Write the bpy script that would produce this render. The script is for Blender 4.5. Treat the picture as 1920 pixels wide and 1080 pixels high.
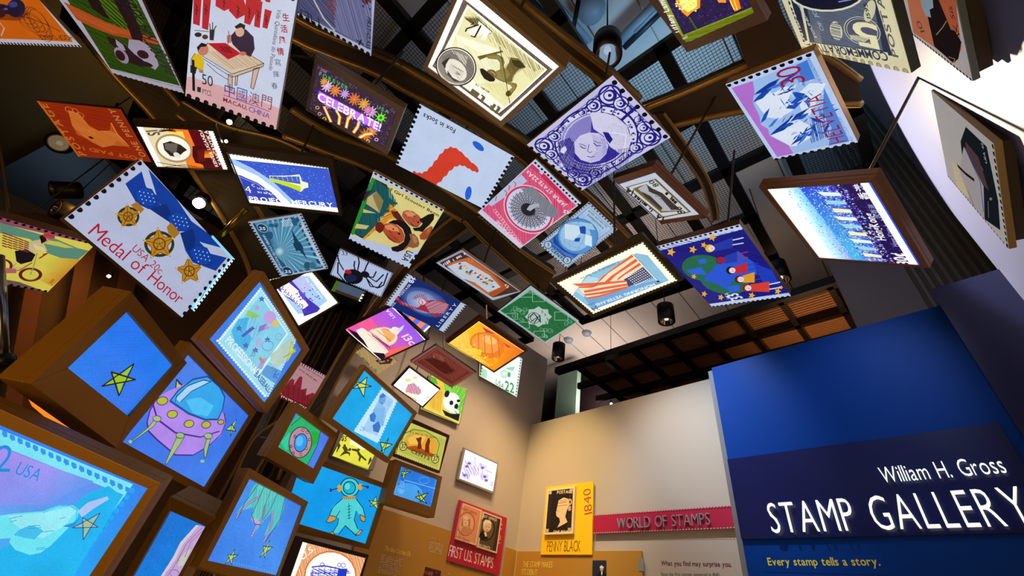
import bpy, bmesh, math, random
from math import sin, cos, radians, pi, sqrt, atan2
from mathutils import Vector, Matrix
from mathutils.geometry import tessellate_polygon
SC = bpy.context.scene
for _o in list(bpy.data.objects): bpy.data.objects.remove(_o)
COL = SC.collection

# ------------------------------------------------------------------ camera
FPX = 798.7
PITCH, ROLL, YAW = radians(39.44), radians(10.6), radians(-37.6)
def _basis():
    f = Vector((0, cos(PITCH), sin(PITCH))); r = Vector((1, 0, 0)); u = r.cross(f)
    r2 = r*cos(ROLL)+u*sin(ROLL); u2 = -r*sin(ROLL)+u*cos(ROLL)
    M = Matrix.Rotation(YAW, 3, 'Z')
    return M@r2, M@u2, M@f
RI, UP, FW = _basis()
EYE = Vector((0, 0, 1.4))
cd = bpy.data.cameras.new('camera'); cam = bpy.data.objects.new('camera', cd); COL.objects.link(cam)
cd.sensor_width = 36; cd.lens = 36*FPX/1920; cd.clip_start = .05; cd.clip_end = 100
m = Matrix((RI, UP, -FW)).transposed().to_4x4(); m.translation = EYE; cam.matrix_world = m
SC.camera = cam
def ray(x, y): return FW + RI*((x-960)/FPX) - UP*((y-540)/FPX)
def atdepth(x, y, d): return EYE + ray(x, y)*d
def onx(x, y, X): d = ray(x, y); return EYE + d*(X/d.x)
def ony(x, y, Y): d = ray(x, y); return EYE + d*(Y/d.y)
def onz(x, y, Z): d = ray(x, y); return EYE + d*((Z-1.4)/d.z)
def canopy(x, y, s=1.0):          # the curved surface the ribs follow
    d = ray(x, y); t = ((max(d.y, 0)/3.62)**4+(d.z/2.72)**4)**-.25
    return EYE + d*(t*s)

# ------------------------------------------------------------------ world, exposure, lights
vs = SC.view_settings; vs.view_transform = 'Standard'; vs.look = 'None'; vs.gamma = 1; vs.use_curve_mapping = False; vs.exposure = 0
w = bpy.data.worlds.new('world'); SC.world = w; w.use_nodes = True
w.node_tree.nodes['Background'].inputs[0].default_value = (.20, .26, .42, 1)
w.node_tree.nodes['Background'].inputs[1].default_value = .035
def lin(c): return c/12.92 if c <= .04045 else ((c+.055)/1.055)**2.4
def hx(h, g=1.0):
    if not isinstance(h, str): return h
    v = [lin(int(h[i:i+2], 16)/255)*g for i in (0, 2, 4)]
    return (*v, 1)
def spot(name, loc, tgt, power, col, size=60, blend=.5, rad=.05):
    l = bpy.data.lights.new(name, 'SPOT'); l.energy = power; l.color = col; l.spot_size = radians(size); l.spot_blend = blend; l.shadow_soft_size = rad
    o = bpy.data.objects.new(name, l); COL.objects.link(o); o.location = loc
    o.rotation_euler = (Vector(tgt)-Vector(loc)).to_track_quat('-Z', 'Y').to_euler(); return o
def area(name, loc, tgt, power, col, sx, sy):
    l = bpy.data.lights.new(name, 'AREA'); l.energy = power; l.color = col; l.shape = 'RECTANGLE'; l.size = sx; l.size_y = sy
    o = bpy.data.objects.new(name, l); COL.objects.link(o); o.location = loc
    o.rotation_euler = (Vector(tgt)-Vector(loc)).to_track_quat('-Z', 'Y').to_euler(); return o
WARM = (1, .72, .38); COOL = (.62, .78, 1); BLUE = (.30, .60, 1)
# spotlights that wash the walls
spot('wall_spot', (2.7, .8, 4.5), (2.3, -.5, 3.85), 620, (1, .84, .58), 76, .10, .02)
spot('wall_spot', (1.2, .9, 4.3), (1.0, -.5, 3.1), 120, (1, .78, .48), 44, .4, .03)
spot('wall_spot', (2.2, 3.0, 4.4), (3.6, 3.2, 2.5), 230, (1, .70, .28), 58, 1)
spot('wall_spot', (2.6, 2.6, 4.4), (2.9, 3.78, 1.9), 130, (1, .68, .36), 70, .9)
spot('wall_spot', (1.7, 2.3, 4.3), (2.3, 3.78, 2.5), 110, (1, .74, .52), 80, .9)
spot('wall_spot', (2.2, 1.9, 4.3), (3.6, 2.1, 2.4), 90, (1, .78, .56), 66, .9)
spot('wall_spot', (2.1, 1.3, 4.5), (3.6, 1.65, 2.5), 260, (.60, .78, 1), 56, 1)
spot('wall_spot', (1.5, .1, 4.4), (3.35, .38, 2.95), 90, (.40, .62, 1), 34, 1)
spot('wall_spot', (1.8, .9, 4.4), (3.35, 1.15, 3.1), 26, (.40, .66, 1), 36, 1)
# glow on the high ceiling, hall beyond
spot('ceiling_uplight', (2.0, .6, 4.9), (2.3, .9, 6.5), 70, (.30, .66, 1), 150, .8, .2)
spot('ceiling_uplight', (.9, 1.6, 4.9), (1.0, 1.9, 6.5), 14, (.40, .66, 1), 150, .8, .2)
spot('ceiling_uplight', (6.0, 4.6, 4.9), (6.3, 4.9, 6.5), 120, (1, .80, .68), 160, .8, .3)
spot('ceiling_uplight', (3.8, 2.6, 5.0), (4.4, 3.0, 6.5), 55, (1, .78, .68), 160, .8, .3)
spot('ceiling_uplight', (5.2, .8, 3.8), (5.4, .4, 5.2), 60, (1, .60, .30), 140, .9, .2)  # added orange lamp below the rear grid, brightening its ribbed panels
spot('hall_fill', (-1.2, 4.4, 3.9), (-2.2, 5.4, 1.5), 60, (1, .42, .08), 130, .8, .2)
spot('hall_fill', (-2.2, 4.9, 4.5), (-2.6, 5.4, 5.6), 22, (1, .76, .36), 160, .8, .2)  # added lamp that lifts the brown soffit out of black
spot('hall_fill', (-2.3, 6.6, 4.3), (-2.5, 6.9, 5.2), 12, (.60, .80, 1), 160, .8, .2)  # added cool lamp for the blue-grey soffit
area('room_fill', (-1.9, .2, .9), (.2, 2.6, 2.4), 36, (1, .66, .32), 1.6, 1.2)  # added soft fill from behind the camera for panels and cases
area('room_fill', (1.2, .9, .25), (1.1, 1.2, 4), 14, (1, .74, .46), 2.2, 2.2)  # added floor-level fill that brightens beams and undersides

# fitted panel positions: corner, edge to the next corner, edge to the previous corner (metres)
POSE = {
 'hoop': ((-2.309, 2.9647, 3.5078), (0.7032, -0.7346, -0.0262), (0.3424, 0.3253, 0.0699)),
 'colobus': ((-1.1641, 1.6354, 3.0159), (0.2917, -0.0827, 0.1046), (0.0809, 0.8927, 0.48)),
 'macau': ((-0.7475, 1.3243, 3.2091), (0.3373, -0.1392, 0.0171), (0.1895, 0.4299, -0.2387)),
 'hero': ((-0.8597, 1.2382, 3.7338), (0.554, -0.2089, -0.0678), (0.1885, 0.4663, 0.103)),
 'celebrate': ((-0.283, 1.4304, 3.3441), (0.4321, -0.1156, -0.0112), (0.0806, 0.3015, -0.003)),
 'ivpenny': ((0.009, 0.5783, 3.0299), (0.4388, -0.0702, -0.009), (0.0888, 0.5147, 0.3118)),
 'fox': ((0.2076, 1.3771, 3.5539), (0.5653, -0.1655, -0.0027), (0.1109, 0.3799, -0.0709)),
 'queen': ((0.6834, 0.468, 3.3088), (0.423, -0.0264, 0.0231), (0.0296, 0.5588, 0.0959)),
 'tiffany': ((0.5148, 0.2777, 3.8379), (-0.0021, -0.3353, -0.2609), (0.526, -0.0214, 0.0232)),
 'five': ((0.7461, -0.1512, 3.4665), (-0.0111, -0.174, -0.5219), (0.4197, 0.0186, -0.0151)),
 'king': ((0.9837, -0.4483, 3.4051), (-0.0107, -0.0025, -0.4253), (0.3605, 0.0119, -0.0091)),
 'plane': ((1.8446, -0.4949, 3.6552), (-0.1923, 0.0393, -0.6618), (0.4518, 0.0664, -0.1273)),
 'helvetia': ((1.1043, 0.1568, 3.459), (-0.0001, -0.3055, -0.1703), (0.519, -0.0042, 0.0071)),
 'hk': ((1.5679, 0.2504, 3.2634), (-0.025, -0.3783, -0.2948), (0.6516, -0.0344, -0.0112)),
 'otter': ((1.2481, 0.8722, 3.5436), (-0.0492, -0.2816, -0.1957), (0.4413, -0.0505, -0.0384)),
 'jaipur': ((0.8929, 1.166, 3.6237), (0.3952, -0.0341, -0.0581), (0.0547, 0.6045, 0.0175)),
 'byrd': ((1.4127, 1.1755, 3.7394), (0.2842, -0.0297, -0.0481), (0.0392, 0.4853, -0.0674)),
 'flag': ((1.3759, 0.7775, 3.112), (0.42, 0.0029, -0.0102), (-0.0046, 0.6365, -0.006)),
 'kids': ((1.5799, 0.8131, 3.2154), (0.0124, -0.4314, -0.1091), (0.6783, 0.0165, 0.0116)),
 'crafts': ((0.9995, 1.935, 3.4156), (0.5779, -0.0022, 0.0186), (-0.0009, 0.3325, 0.0682)),
 'green': ((1.6862, 1.9572, 3.5823), (0.5695, -0.0306, -0.0142), (0.0192, 0.3921, -0.0731)),
 'scouts': ((0.2146, 1.62, 3.1643), (0.3955, -0.1026, -0.0137), (0.1572, 0.6032, 0.0199)),
 'clipper': ((-0.1377, 2.7607, 3.2704), (0.2201, -0.2351, 0.117), (0.3678, 0.3215, -0.0462)),
 'spider': ((0.4479, 2.7993, 3.5197), (0.4153, -0.12, -0.0155), (0.0725, 0.2603, -0.0736)),
 'liberty': ((0.9017, 2.4776, 3.418), (0.5521, -0.0302, 0.0399), (0.0259, 0.277, -0.1488)),
 'medal': ((-0.6392, 2.3086, 2.9537), (0.5533, 0.3982, -0.0116), (-0.0076, -0.0027, -0.4543)),
 'bike': ((-0.9381, 2.5358, 2.4643), (0.3406, 0.1771, 0.187), (-0.0549, 0.32, -0.2032)),
 'orange': ((-1.3166, 2.913, 3.3413), (0.3202, -0.2033, 0.1112), (0.2025, 0.3312, 0.0224)),
 'kenya': ((-0.9211, 2.7082, 3.4233), (0.3355, -0.2065, 0.1554), (0.1793, 0.2844, -0.0091)),
 'mercury': ((-0.4162, 2.1764, 3.2146), (0.4489, -0.2974, 0.1031), (0.235, 0.3548, 0.0007)),
 'whouse': ((0.2258, 3.2041, 3.0958), (0.1552, -0.2403, 0.2534), (0.3287, 0.1627, -0.047)),
 'baseball': ((0.0827, 2.0872, 2.6145), (0.4659, 0.4946, -0.027), (-0.0411, 0.0154, -0.4255)),
 'star': ((-0.2699, 2.1161, 2.2617), (0.3209, 0.4013, -0.0411), (-0.0275, -0.0222, -0.4317)),
 'ufo': ((0.0094, 2.7245, 2.3922), (0.6012, 0.7471, 0.0146), (-0.0235, 0.0301, -0.5676)),
 'big': ((-0.559, 2.1775, 1.7827), (0.7373, -0.3001, -0.1474), (0.0296, 0.2971, -0.4566)),
 'strip': ((0.2866, 2.41, 1.666), (0.1833, -0.0855, -0.0393), (0.0438, 0.2815, -0.4081)),
 'tent': ((0.4946, 2.3081, 1.8374), (0.3955, 0.2319, -0.0205), (-0.0021, -0.0301, -0.3813)),
 'donut': ((0.6299, 2.6007, 2.278), (0.3693, 0.2145, -0.0075), (-0.0187, 0.0214, -0.3096)),
 'boxer': ((0.8994, 2.5628, 2.6507), (0.6094, 0.2644, -0.0207), (-0.0561, 0.0995, -0.3828)),
 'astro': ((0.9315, 3.0703, 2.1581), (0.7317, 0.126, 0.0291), (0.0096, 0.0419, -0.4233)),
 'olymp': ((1.5992, 3.1166, 2.3515), (0.4768, 0.036, 0.0201), (0.013, -0.0019, -0.306)),
 's37': ((1.5681, 3.0696, 2.6715), (0.4397, 0.0129, 0.0127), (0.008, 0.0306, -0.3076)),
 'athl': ((1.3296, 3.7412, 2.6857), (0.4056, -0.0002, 0.0106), (0.0081, 0.0003, -0.3105)),
 'purple': ((2.6357, 3.7352, 2.9028), (0.5065, 0.0006, 0.0014), (0.0009, -0.0001, -0.3218)),
 'panda': ((2.0248, 3.7308, 3.4972), (0.4891, -0.0, 0.0078), (0.0065, 0.0, -0.4052)),
 's22': ((2.6317, 3.7222, 4.2776), (0.609, 0.0, 0.0049), (0.0042, -0.0, -0.5287)),
 'lantern': ((1.5719, 2.3911, 3.3958), (0.596, 0.0322, -0.0026), (-0.0218, 0.3941, -0.115)),
 'capitol': ((0.9681, 2.7625, 3.2926), (0.4658, 0.0955, -0.0318), (-0.1156, 0.5297, -0.1024)),
 'redbrown': ((1.4547, 2.7526, 3.1818), (0.5169, 0.0888, 0.0179), (-0.0438, 0.2741, -0.0939)),
 'pagoda': ((1.4614, 3.1322, 3.1032), (0.3563, -0.0156, -0.0653), (-0.0186, 0.1785, -0.1442)),
 'beige': ((1.1385, 3.2735, 3.2594), (0.3018, 0.0667, -0.0593), (-0.0602, 0.1782, -0.1059)),
 'college': ((0.7057, 3.4499, 2.8592), (0.3058, 0.0354, 0.0019), (-0.0117, 0.1157, -0.2724)),
 'stripes': ((1.0493, 3.1262, 3.5973), (0.5006, 0.0246, -0.0147), (-0.0167, 0.252, -0.1483)),
 'cyan': ((-0.2698, 3.1085, 3.2625), (0.1906, 0.1482, 0.0037), (0.0014, 0.0101, -0.4814)),
 'greybox': ((0.6668, 3.4937, 3.7162), (0.2779, -0.0327, 0.0363), (0.019, 0.087, -0.0675)),
 'machine': ((1.089, 3.0745, 1.7165), (0.5091, -0.0009, 0.0019), (0.0014, -0.0022, -0.3632)),
}

# ------------------------------------------------------------------ materials
def newmat(name, build):
    m = bpy.data.materials.new(name); m.use_nodes = True; nt = m.node_tree; b = nt.nodes['Principled BSDF']; build(nt, b); return m
def plain(name, col, rough=.5, metal=0, noise=0, scale=8, spec=.5, emis=0, bump=0):
    def f(nt, b):
        c = hx(col); b.inputs['Base Color'].default_value = c; b.inputs['Roughness'].default_value = rough; b.inputs['Metallic'].default_value = metal
        b.inputs['Specular IOR Level'].default_value = spec
        if noise or bump:
            tc = nt.nodes.new('ShaderNodeTexCoord'); n = nt.nodes.new('ShaderNodeTexNoise'); n.inputs['Scale'].default_value = scale; n.inputs['Detail'].default_value = 5
            nt.links.new(tc.outputs['Object'], n.inputs['Vector'])
            if noise:
                r = nt.nodes.new('ShaderNodeMapRange'); r.inputs[3].default_value = 1-noise; r.inputs[4].default_value = 1+noise
                mx = nt.nodes.new('ShaderNodeVectorMath'); mx.operation = 'SCALE'; mx.inputs[0].default_value = c[:3]
                nt.links.new(n.outputs['Fac'], r.inputs[0]); nt.links.new(r.outputs[0], mx.inputs['Scale']); nt.links.new(mx.outputs[0], b.inputs['Base Color'])
            if bump:
                bp = nt.nodes.new('ShaderNodeBump'); bp.inputs['Strength'].default_value = bump; bp.inputs['Distance'].default_value = .01
                nt.links.new(n.outputs['Fac'], bp.inputs['Height']); nt.links.new(bp.outputs[0], b.inputs['Normal'])
        if emis: b.inputs['Emission Color'].default_value = c; b.inputs['Emission Strength'].default_value = emis
    return newmat(name, f)
def printmat(name, strength, base, grain, rough=.4, spec=.25):
    # printed film: colours come from the mesh's colour attribute; lit films glow from behind
    def f(nt, b):
        a = nt.nodes.new('ShaderNodeAttribute'); a.attribute_name = 'Col'
        tc = nt.nodes.new('ShaderNodeTexCoord'); n = nt.nodes.new('ShaderNodeTexNoise'); n.inputs['Scale'].default_value = 260; n.inputs['Detail'].default_value = 2
        n2 = nt.nodes.new('ShaderNodeTexNoise'); n2.inputs['Scale'].default_value = 9; n2.inputs['Detail'].default_value = 4
        for q in (n, n2): nt.links.new(tc.outputs['Object'], q.inputs['Vector'])
        ad = nt.nodes.new('ShaderNodeMath'); ad.operation = 'ADD'; nt.links.new(n.outputs['Fac'], ad.inputs[0]); nt.links.new(n2.outputs['Fac'], ad.inputs[1])
        r = nt.nodes.new('ShaderNodeMapRange'); r.inputs[1].default_value = .6; r.inputs[2].default_value = 1.4; r.inputs[3].default_value = 1-grain; r.inputs[4].default_value = 1+grain
        s = nt.nodes.new('ShaderNodeVectorMath'); s.operation = 'SCALE'; nt.links.new(ad.outputs[0], r.inputs[0]); nt.links.new(a.outputs['Color'], s.inputs[0]); nt.links.new(r.outputs[0], s.inputs['Scale'])
        s2 = nt.nodes.new('ShaderNodeVectorMath'); s2.operation = 'SCALE'; s2.inputs['Scale'].default_value = base; nt.links.new(s.outputs[0], s2.inputs[0])
        nt.links.new(s2.outputs[0], b.inputs['Base Color']); b.inputs['Roughness'].default_value = rough; b.inputs['Specular IOR Level'].default_value = spec
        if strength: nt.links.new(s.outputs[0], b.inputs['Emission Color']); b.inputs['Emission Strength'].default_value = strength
    return newmat(name, f)
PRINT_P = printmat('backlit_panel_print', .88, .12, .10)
PRINT_L = printmat('lightbox_film', 1.0, .05, .12)
PRINT_M = printmat('screen_picture', .95, .03, .16, .2)
PRINT_D = printmat('paint_and_ink', 0, 1, .05, .6)
PRINT_K = printmat('glowing_photo_print', .5, .03, .05, 1, 0)  # own glow shows the colours; near-black base keeps out the wall spot
BRASS = plain('bronze_paint', 'a9803c', .34, .5, .10, 5)
BRASSD = plain('dark_bronze_paint', '4e4028', .42, .4, .12, 4)
BOXM = plain('brown_metal_case', 'a06c14', .42, .3, .12, 3)
ALU = plain('brushed_tan_edge', 'a8834e', .4, .5, .1, 20)
BLACK = plain('black_metal', '0c0c0e', .45, .2)
DARK = plain('dark_backing', '17130d', .7)
STEEL = plain('steel', '9a9a98', .25, 1)

# ------------------------------------------------------------------ object helpers
def setp(o, label=None, cat=None, group=None, kind=None):
    if label: o['label'] = label
    if cat: o['category'] = cat
    if group: o['group'] = group
    if kind: o['kind'] = kind
    return o
def empty(name, loc, label, cat, group=None):
    o = bpy.data.objects.new(name, None); COL.objects.link(o); o.location = loc; o.empty_display_size = .1
    return setp(o, label, cat, group)
class MB:
    def __init__(s): s.v = []; s.f = []
    def poly(s, pts): i = len(s.v); s.v += [Vector(p) for p in pts]; s.f.append(list(range(i, i+len(pts))))
    def prism(s, pts, off):              # pts: planar loop, off: extrusion vector
        pts = [Vector(p) for p in pts]; off = Vector(off); n = len(pts); i = len(s.v)
        s.v += pts+[p+off for p in pts]
        s.f.append(list(range(i, i+n))); s.f.append(list(range(i+2*n-1, i+n-1, -1)))
        for k in range(n): s.f.append([i+k, i+n+k, i+n+(k+1) % n, i+(k+1) % n])
    def box(s, a, b):
        (x0, y0, z0), (x1, y1, z1) = a, b
        s.prism([(x0, y0, z0), (x1, y0, z0), (x1, y1, z0), (x0, y1, z0)], (0, 0, z1-z0))
    def tube(s, pts, r, n=10, r2=None):
        pts = [Vector(p) for p in pts]; i0 = len(s.v); up = None
        for k, p in enumerate(pts):
            d = (pts[min(k+1, len(pts)-1)]-pts[max(k-1, 0)]).normalized()
            if up is None: up = d.orthogonal().normalized()
            up = (up-d*up.dot(d)).normalized(); q = d.cross(up)
            rr = r if r2 is None else r+(r2-r)*k/(len(pts)-1)
            for j in range(n): a = 2*pi*j/n; s.v.append(p+up*cos(a)*rr+q*sin(a)*rr)
        for k in range(len(pts)-1):
            for j in range(n): a = i0+k*n; s.f.append([a+j, a+(j+1) % n, a+n+(j+1) % n, a+n+j])
        s.f.append([i0+j for j in range(n)][::-1]); s.f.append([i0+(len(pts)-1)*n+j for j in range(n)])
    def lathe(s, c, ax, prof, n=28):     # prof: (radius, distance along axis)
        c = Vector(c); ax = Vector(ax).normalized(); u = ax.orthogonal().normalized(); q = ax.cross(u); i0 = len(s.v)
        for r, h in prof:
            for j in range(n): a = 2*pi*j/n; s.v.append(c+ax*h+(u*cos(a)+q*sin(a))*max(r, .0002))
        for k in range(len(prof)-1):
            for j in range(n): a = i0+k*n; s.f.append([a+j, a+(j+1) % n, a+n+(j+1) % n, a+n+j])
    def make(s, name, mat, parent=None, smooth=False, label=None, bevel=0):
        me = bpy.data.meshes.new(name)
        if parent: c = parent.location.copy()
        else:
            c = Vector((0, 0, 0))
            for v in s.v: c += v
            c /= max(1, len(s.v))
        me.from_pydata([v-c for v in s.v], [], s.f); me.materials.append(mat)
        bm = bmesh.new(); bm.from_mesh(me); bmesh.ops.recalc_face_normals(bm, faces=bm.faces); bm.to_mesh(me); bm.free()
        if smooth:
            for p in me.polygons: p.use_smooth = True
        o = bpy.data.objects.new(name, me); COL.objects.link(o)
        if parent: o.parent = parent
        else: o.location = c
        if bevel: b = o.modifiers.new('bevel', 'BEVEL'); b.width = bevel; b.segments = 2; b.limit_method = 'ANGLE'
        if smooth: 
            for e in me.edges: pass
        if label: o['label'] = label
        return o
def struct(name, mb, mat): return setp(mb.make(name, mat), kind='structure')

# ------------------------------------------------------------------ glyphs of the built-in font
_chars = set("ABCDEFGHIJKLMNOPQRSTUVWXYZabcdefghijklmnopqrstuvwxyz0123456789.,'!-+$\u00a2&:*生活風情寫揮春中國澳門香港夜鳥")
GL = {}
def load_glyphs(bold, off):
    obs = {}
    for ch in sorted(_chars):
        c = bpy.data.curves.new('g', 'FONT'); c.body = ch; c.resolution_u = 3; c.offset = off
        o = bpy.data.objects.new('g', c); COL.objects.link(o); obs[ch] = o
    dg = bpy.context.evaluated_depsgraph_get(); dg.update()
    for ch, o in obs.items():
        me = bpy.data.meshes.new_from_object(o.evaluated_get(dg)); me.calc_loop_triangles()
        vs_ = [(v.co.x, v.co.y) for v in me.vertices]; tr = [tuple(t.vertices) for t in me.loop_triangles]
        x0 = min(v[0] for v in vs_); x1 = max(v[0] for v in vs_)
        edges = {}
        for a, b, c_ in tr:
            for e_ in ((a, b), (b, c_), (c_, a)): edges[tuple(sorted(e_))] = edges.get(tuple(sorted(e_)), [])+[e_]
        GL[(ch, bold)] = ([(x-x0, y) for x, y in vs_], tr, x1-x0, [v[0] for v in edges.values() if len(v) == 1])
        bpy.data.meshes.remove(me)
    for o in obs.values(): cc = o.data; bpy.data.objects.remove(o); bpy.data.curves.remove(cc)
load_glyphs(False, -.004); load_glyphs(True, .018); load_glyphs('thin', -.014)
def layout(text, bold, track=.075):
    out = []; x = 0
    for ch in text:
        if ch == ' ': x += .28+track; continue
        g = GL[(ch, bold)]; out.append((g, x)); x += g[2]+track
    return out, max(x-track, .01)

# ------------------------------------------------------------------ artwork on a flat face
class Art:
    """polygons laid on the plane O + a*ex + b*ey; pixels of the photograph are traced onto that plane"""
    def __init__(s, O, U, V, quad=None, front=None):
        s.O = Vector(O); s.ex = Vector(U).normalized(); v = Vector(V); s.n = s.ex.cross(v).normalized()
        if s.n.dot(EYE-s.O) < 0: s.n = -s.n
        s.ey = (v-s.ex*v.dot(s.ex)).normalized(); s.W = Vector(U).length; s.Hh = v.length
        s.v = []; s.c = []; s.f = []; s.z = .0012; s.k = (0, 0, 1)
        s.q = [(0, 0), (s.W, 0), (s.W, s.Hh), (0, s.Hh)] if quad is None else [s.px(*p) for p in quad]
        s.clip = s.q; s.rnd = random.Random(7)
    def K(s, ox, oy, k=3.6): s.k = (ox, oy, k); return s
    def px(s, x, y):
        ox, oy, k = s.k; d = ray(ox+x/k, oy+y/k); t = (s.O-EYE).dot(s.n)/d.dot(s.n); P = EYE+d*t-s.O
        return (P.dot(s.ex), P.dot(s.ey))
    def uv(s, u, v):
        a, b, c, d = s.q
        return tuple(a[i]*(1-u)*(1-v)+b[i]*u*(1-v)+c[i]*u*v+d[i]*(1-u)*v for i in (0, 1))
    def sc(s, x, y):
        a = s.px(x, y); b = s.px(x+1, y); c = s.px(x, y+1)
        return sqrt(abs((b[0]-a[0])*(c[1]-a[1])-(b[1]-a[1])*(c[0]-a[0])))
    def _tri(s, t, cols):
        poly = [(t[i][0], t[i][1], cols[i]) for i in range(3)]
        cl = s.clip; ar = sum(cl[i][0]*cl[(i+1) % len(cl)][1]-cl[(i+1) % len(cl)][0]*cl[i][1] for i in range(len(cl))); sg = 1 if ar > 0 else -1
        for i in range(len(cl)):
            p, q = cl[i], cl[(i+1) % len(cl)]; nx, ny = -(q[1]-p[1])*sg, (q[0]-p[0])*sg
            dist = [nx*(a[0]-p[0])+ny*(a[1]-p[1]) for a in poly]
            if min(dist) >= 0: continue
            if max(dist) <= 0: return
            new = []
            for j in range(len(poly)):
                A, B = poly[j], poly[(j+1) % len(poly)]; da, db = dist[j], dist[(j+1) % len(poly)]
                if da >= 0: new.append(A)
                if (da >= 0) != (db >= 0):
                    t_ = da/(da-db); new.append((A[0]+(B[0]-A[0])*t_, A[1]+(B[1]-A[1])*t_, tuple(A[2][m_]+(B[2][m_]-A[2][m_])*t_ for m_ in range(4))))
            poly = new
            if len(poly) < 3: return
        i0 = len(s.v)
        for a in poly: s.v.append((a[0], a[1], s.z)); s.c.append(a[2])
        s.f.append(list(range(i0, i0+len(poly))))
    def step(s): s.z += .00006
    def ab(s, pts, col, cols=None):
        c = hx(col) if col is not None else None
        cs = [hx(x) for x in cols] if cols else [c]*len(pts)
        if len(pts) == 3: s._tri(pts, cs); return
        for t in tessellate_polygon([[Vector((p[0], p[1], 0)) for p in pts]]): s._tri([pts[i] for i in t], [cs[i] for i in t])
    def p(s, col, *xy, cols=None):
        s.step(); s.ab([s.px(xy[i], xy[i+1]) for i in range(0, len(xy), 2)], col, cols)
    def U(s, col, *uv, cols=None):
        s.step(); s.ab([s.uv(uv[i], uv[i+1]) for i in range(0, len(uv), 2)], col, cols)
    def R(s, col, u0, v0, u1, v1, cols=None): s.U(col, u0, v0, u1, v0, u1, v1, u0, v1, cols=cols)
    def _line(s, P, w, col, closed=False):
        n = len(P); m = n if closed else n-1
        for i in range(m):
            a, b = P[i], P[(i+1) % n]; dx, dy = b[0]-a[0], b[1]-a[1]; L = sqrt(dx*dx+dy*dy)
            if L < 1e-7: continue
            ux, uy = dx/L*w*.5, dy/L*w*.5; e = .35
            s.ab([(a[0]-uy-ux*e, a[1]+ux-uy*e), (b[0]-uy+ux*e, b[1]+ux+uy*e), (b[0]+uy+ux*e, b[1]-ux+uy*e), (a[0]+uy-ux*e, a[1]-ux-uy*e)], col)
    def l(s, col, w, *xy, closed=False):
        s.step(); s._line([s.px(xy[i], xy[i+1]) for i in range(0, len(xy), 2)], w*s.sc(xy[0], xy[1]), col, closed)
    def L(s, col, w, *uv, closed=False):          # in panel units, w in metres
        s.step(); s._line([s.uv(uv[i], uv[i+1]) for i in range(0, len(uv), 2)], w, col, closed)
    def frame(s, col, m0, m1, cols=None):         # rectangular ring between two insets (in u; v scaled to match)
        W = s.W; H = s.Hh; a0, a1 = m0, m1; b0, b1 = m0*W/H, m1*W/H
        for q in ((a0, b0, 1-a0, b0, 1-a1, b1, a1, b1), (1-a0, b0, 1-a0, 1-b0, 1-a1, 1-b1, 1-a1, b1), (1-a0, 1-b0, a0, 1-b0, a1, 1-b1, 1-a1, 1-b1), (a0, 1-b0, a0, b0, a1, b1, a1, 1-b1)): s.U(col, *q)
    def _ell(s, cx, cy, rx, ry, rot, n): 
        c_, s_ = cos(radians(rot)), sin(radians(rot)); return [(cx+rx*cos(2*pi*i/n)*c_-ry*sin(2*pi*i/n)*s_, cy+rx*cos(2*pi*i/n)*s_+ry*sin(2*pi*i/n)*c_) for i in range(n)]
    def e(s, col, cx, cy, rx, ry=None, rot=0, n=22, edge=None):
        s.step(); P = [s.px(*q) for q in s._ell(cx, cy, rx, ry or rx, rot, n)]; c = s.px(cx, cy)
        for i in range(n): s.ab([c, P[i], P[(i+1) % n]], col, [col, edge or col, edge or col])
    def ring(s, col, w, cx, cy, rx, ry=None, rot=0, n=28):
        s.step(); s._line([s.px(*q) for q in s._ell(cx, cy, rx, ry or rx, rot, n)], w*s.sc(cx, cy), col, True)
    def E(s, col, u, v, r, n=14, rv=None, edge=None):          # ellipse in panel units; r in metres
        s.step(); c = s.uv(u, v); P = [(c[0]+r*cos(2*pi*i/n), c[1]+(rv or r)*sin(2*pi*i/n)) for i in range(n)]
        for i in range(n): s.ab([c, P[i], P[(i+1) % n]], col, [col, edge or col, edge or col])
    def t(s, text, x0, y0, x1, y1, col, h=1.0, bold=False, track=.075):
        """text along a baseline from (x0, y0) to (x1, y1)"""
        s.step(); a = s.px(x0, y0); b = s.px(x1, y1); s._text(text, a, b, col, h, bold, track)
    def TU(s, text, u0, v0, u1, v1, col, h=1.0, bold=False, track=.075): s.step(); s._text(text, s.uv(u0, v0), s.uv(u1, v1), col, h, bold, track)
    def _text(s, text, a, b, col, h, bold, track):
        lay, W = layout(text, bold, track); dx, dy = b[0]-a[0], b[1]-a[1]; L = sqrt(dx*dx+dy*dy); k = L/W; ex, ey = dx/L, dy/L
        # up = n x right, expressed in (a, b) coordinates
        r3 = s.ex*ex+s.ey*ey; u3 = s.n.cross(r3); ux, uy = u3.dot(s.ex), u3.dot(s.ey)
        c = hx(col)
        for (vs_, tr, w_, _e), x in lay:
            P = [(a[0]+ex*(x+q[0])*k+ux*q[1]*k*h, a[1]+ey*(x+q[0])*k+uy*q[1]*k*h) for q in vs_]
            for t_ in tr: s._tri([P[i] for i in t_], [c]*3)
    def perf(s, edges, pitch=.03, r=.0095, col='0a0908', inset=.006):
        s.step(); Q = [(0, 0), (s.W, 0), (s.W, s.Hh), (0, s.Hh)]; ctr = (s.W/2, s.Hh/2)
        for e_ in edges:
            a, b = Q[e_], Q[(e_+1) % 4]; L = sqrt((b[0]-a[0])**2+(b[1]-a[1])**2); n = max(3, int(L/pitch))
            for i in range(n):
                f = (i+.5)/n; x = a[0]+(b[0]-a[0])*f; y = a[1]+(b[1]-a[1])*f
                nx, ny = -(b[1]-a[1])/L, (b[0]-a[0])/L
                x += nx*inset; y += ny*inset
                P = [(x+r*cos(2*pi*j/12), y+r*sin(2*pi*j/12)) for j in range(12)]; s.ab(P, col)
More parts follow.
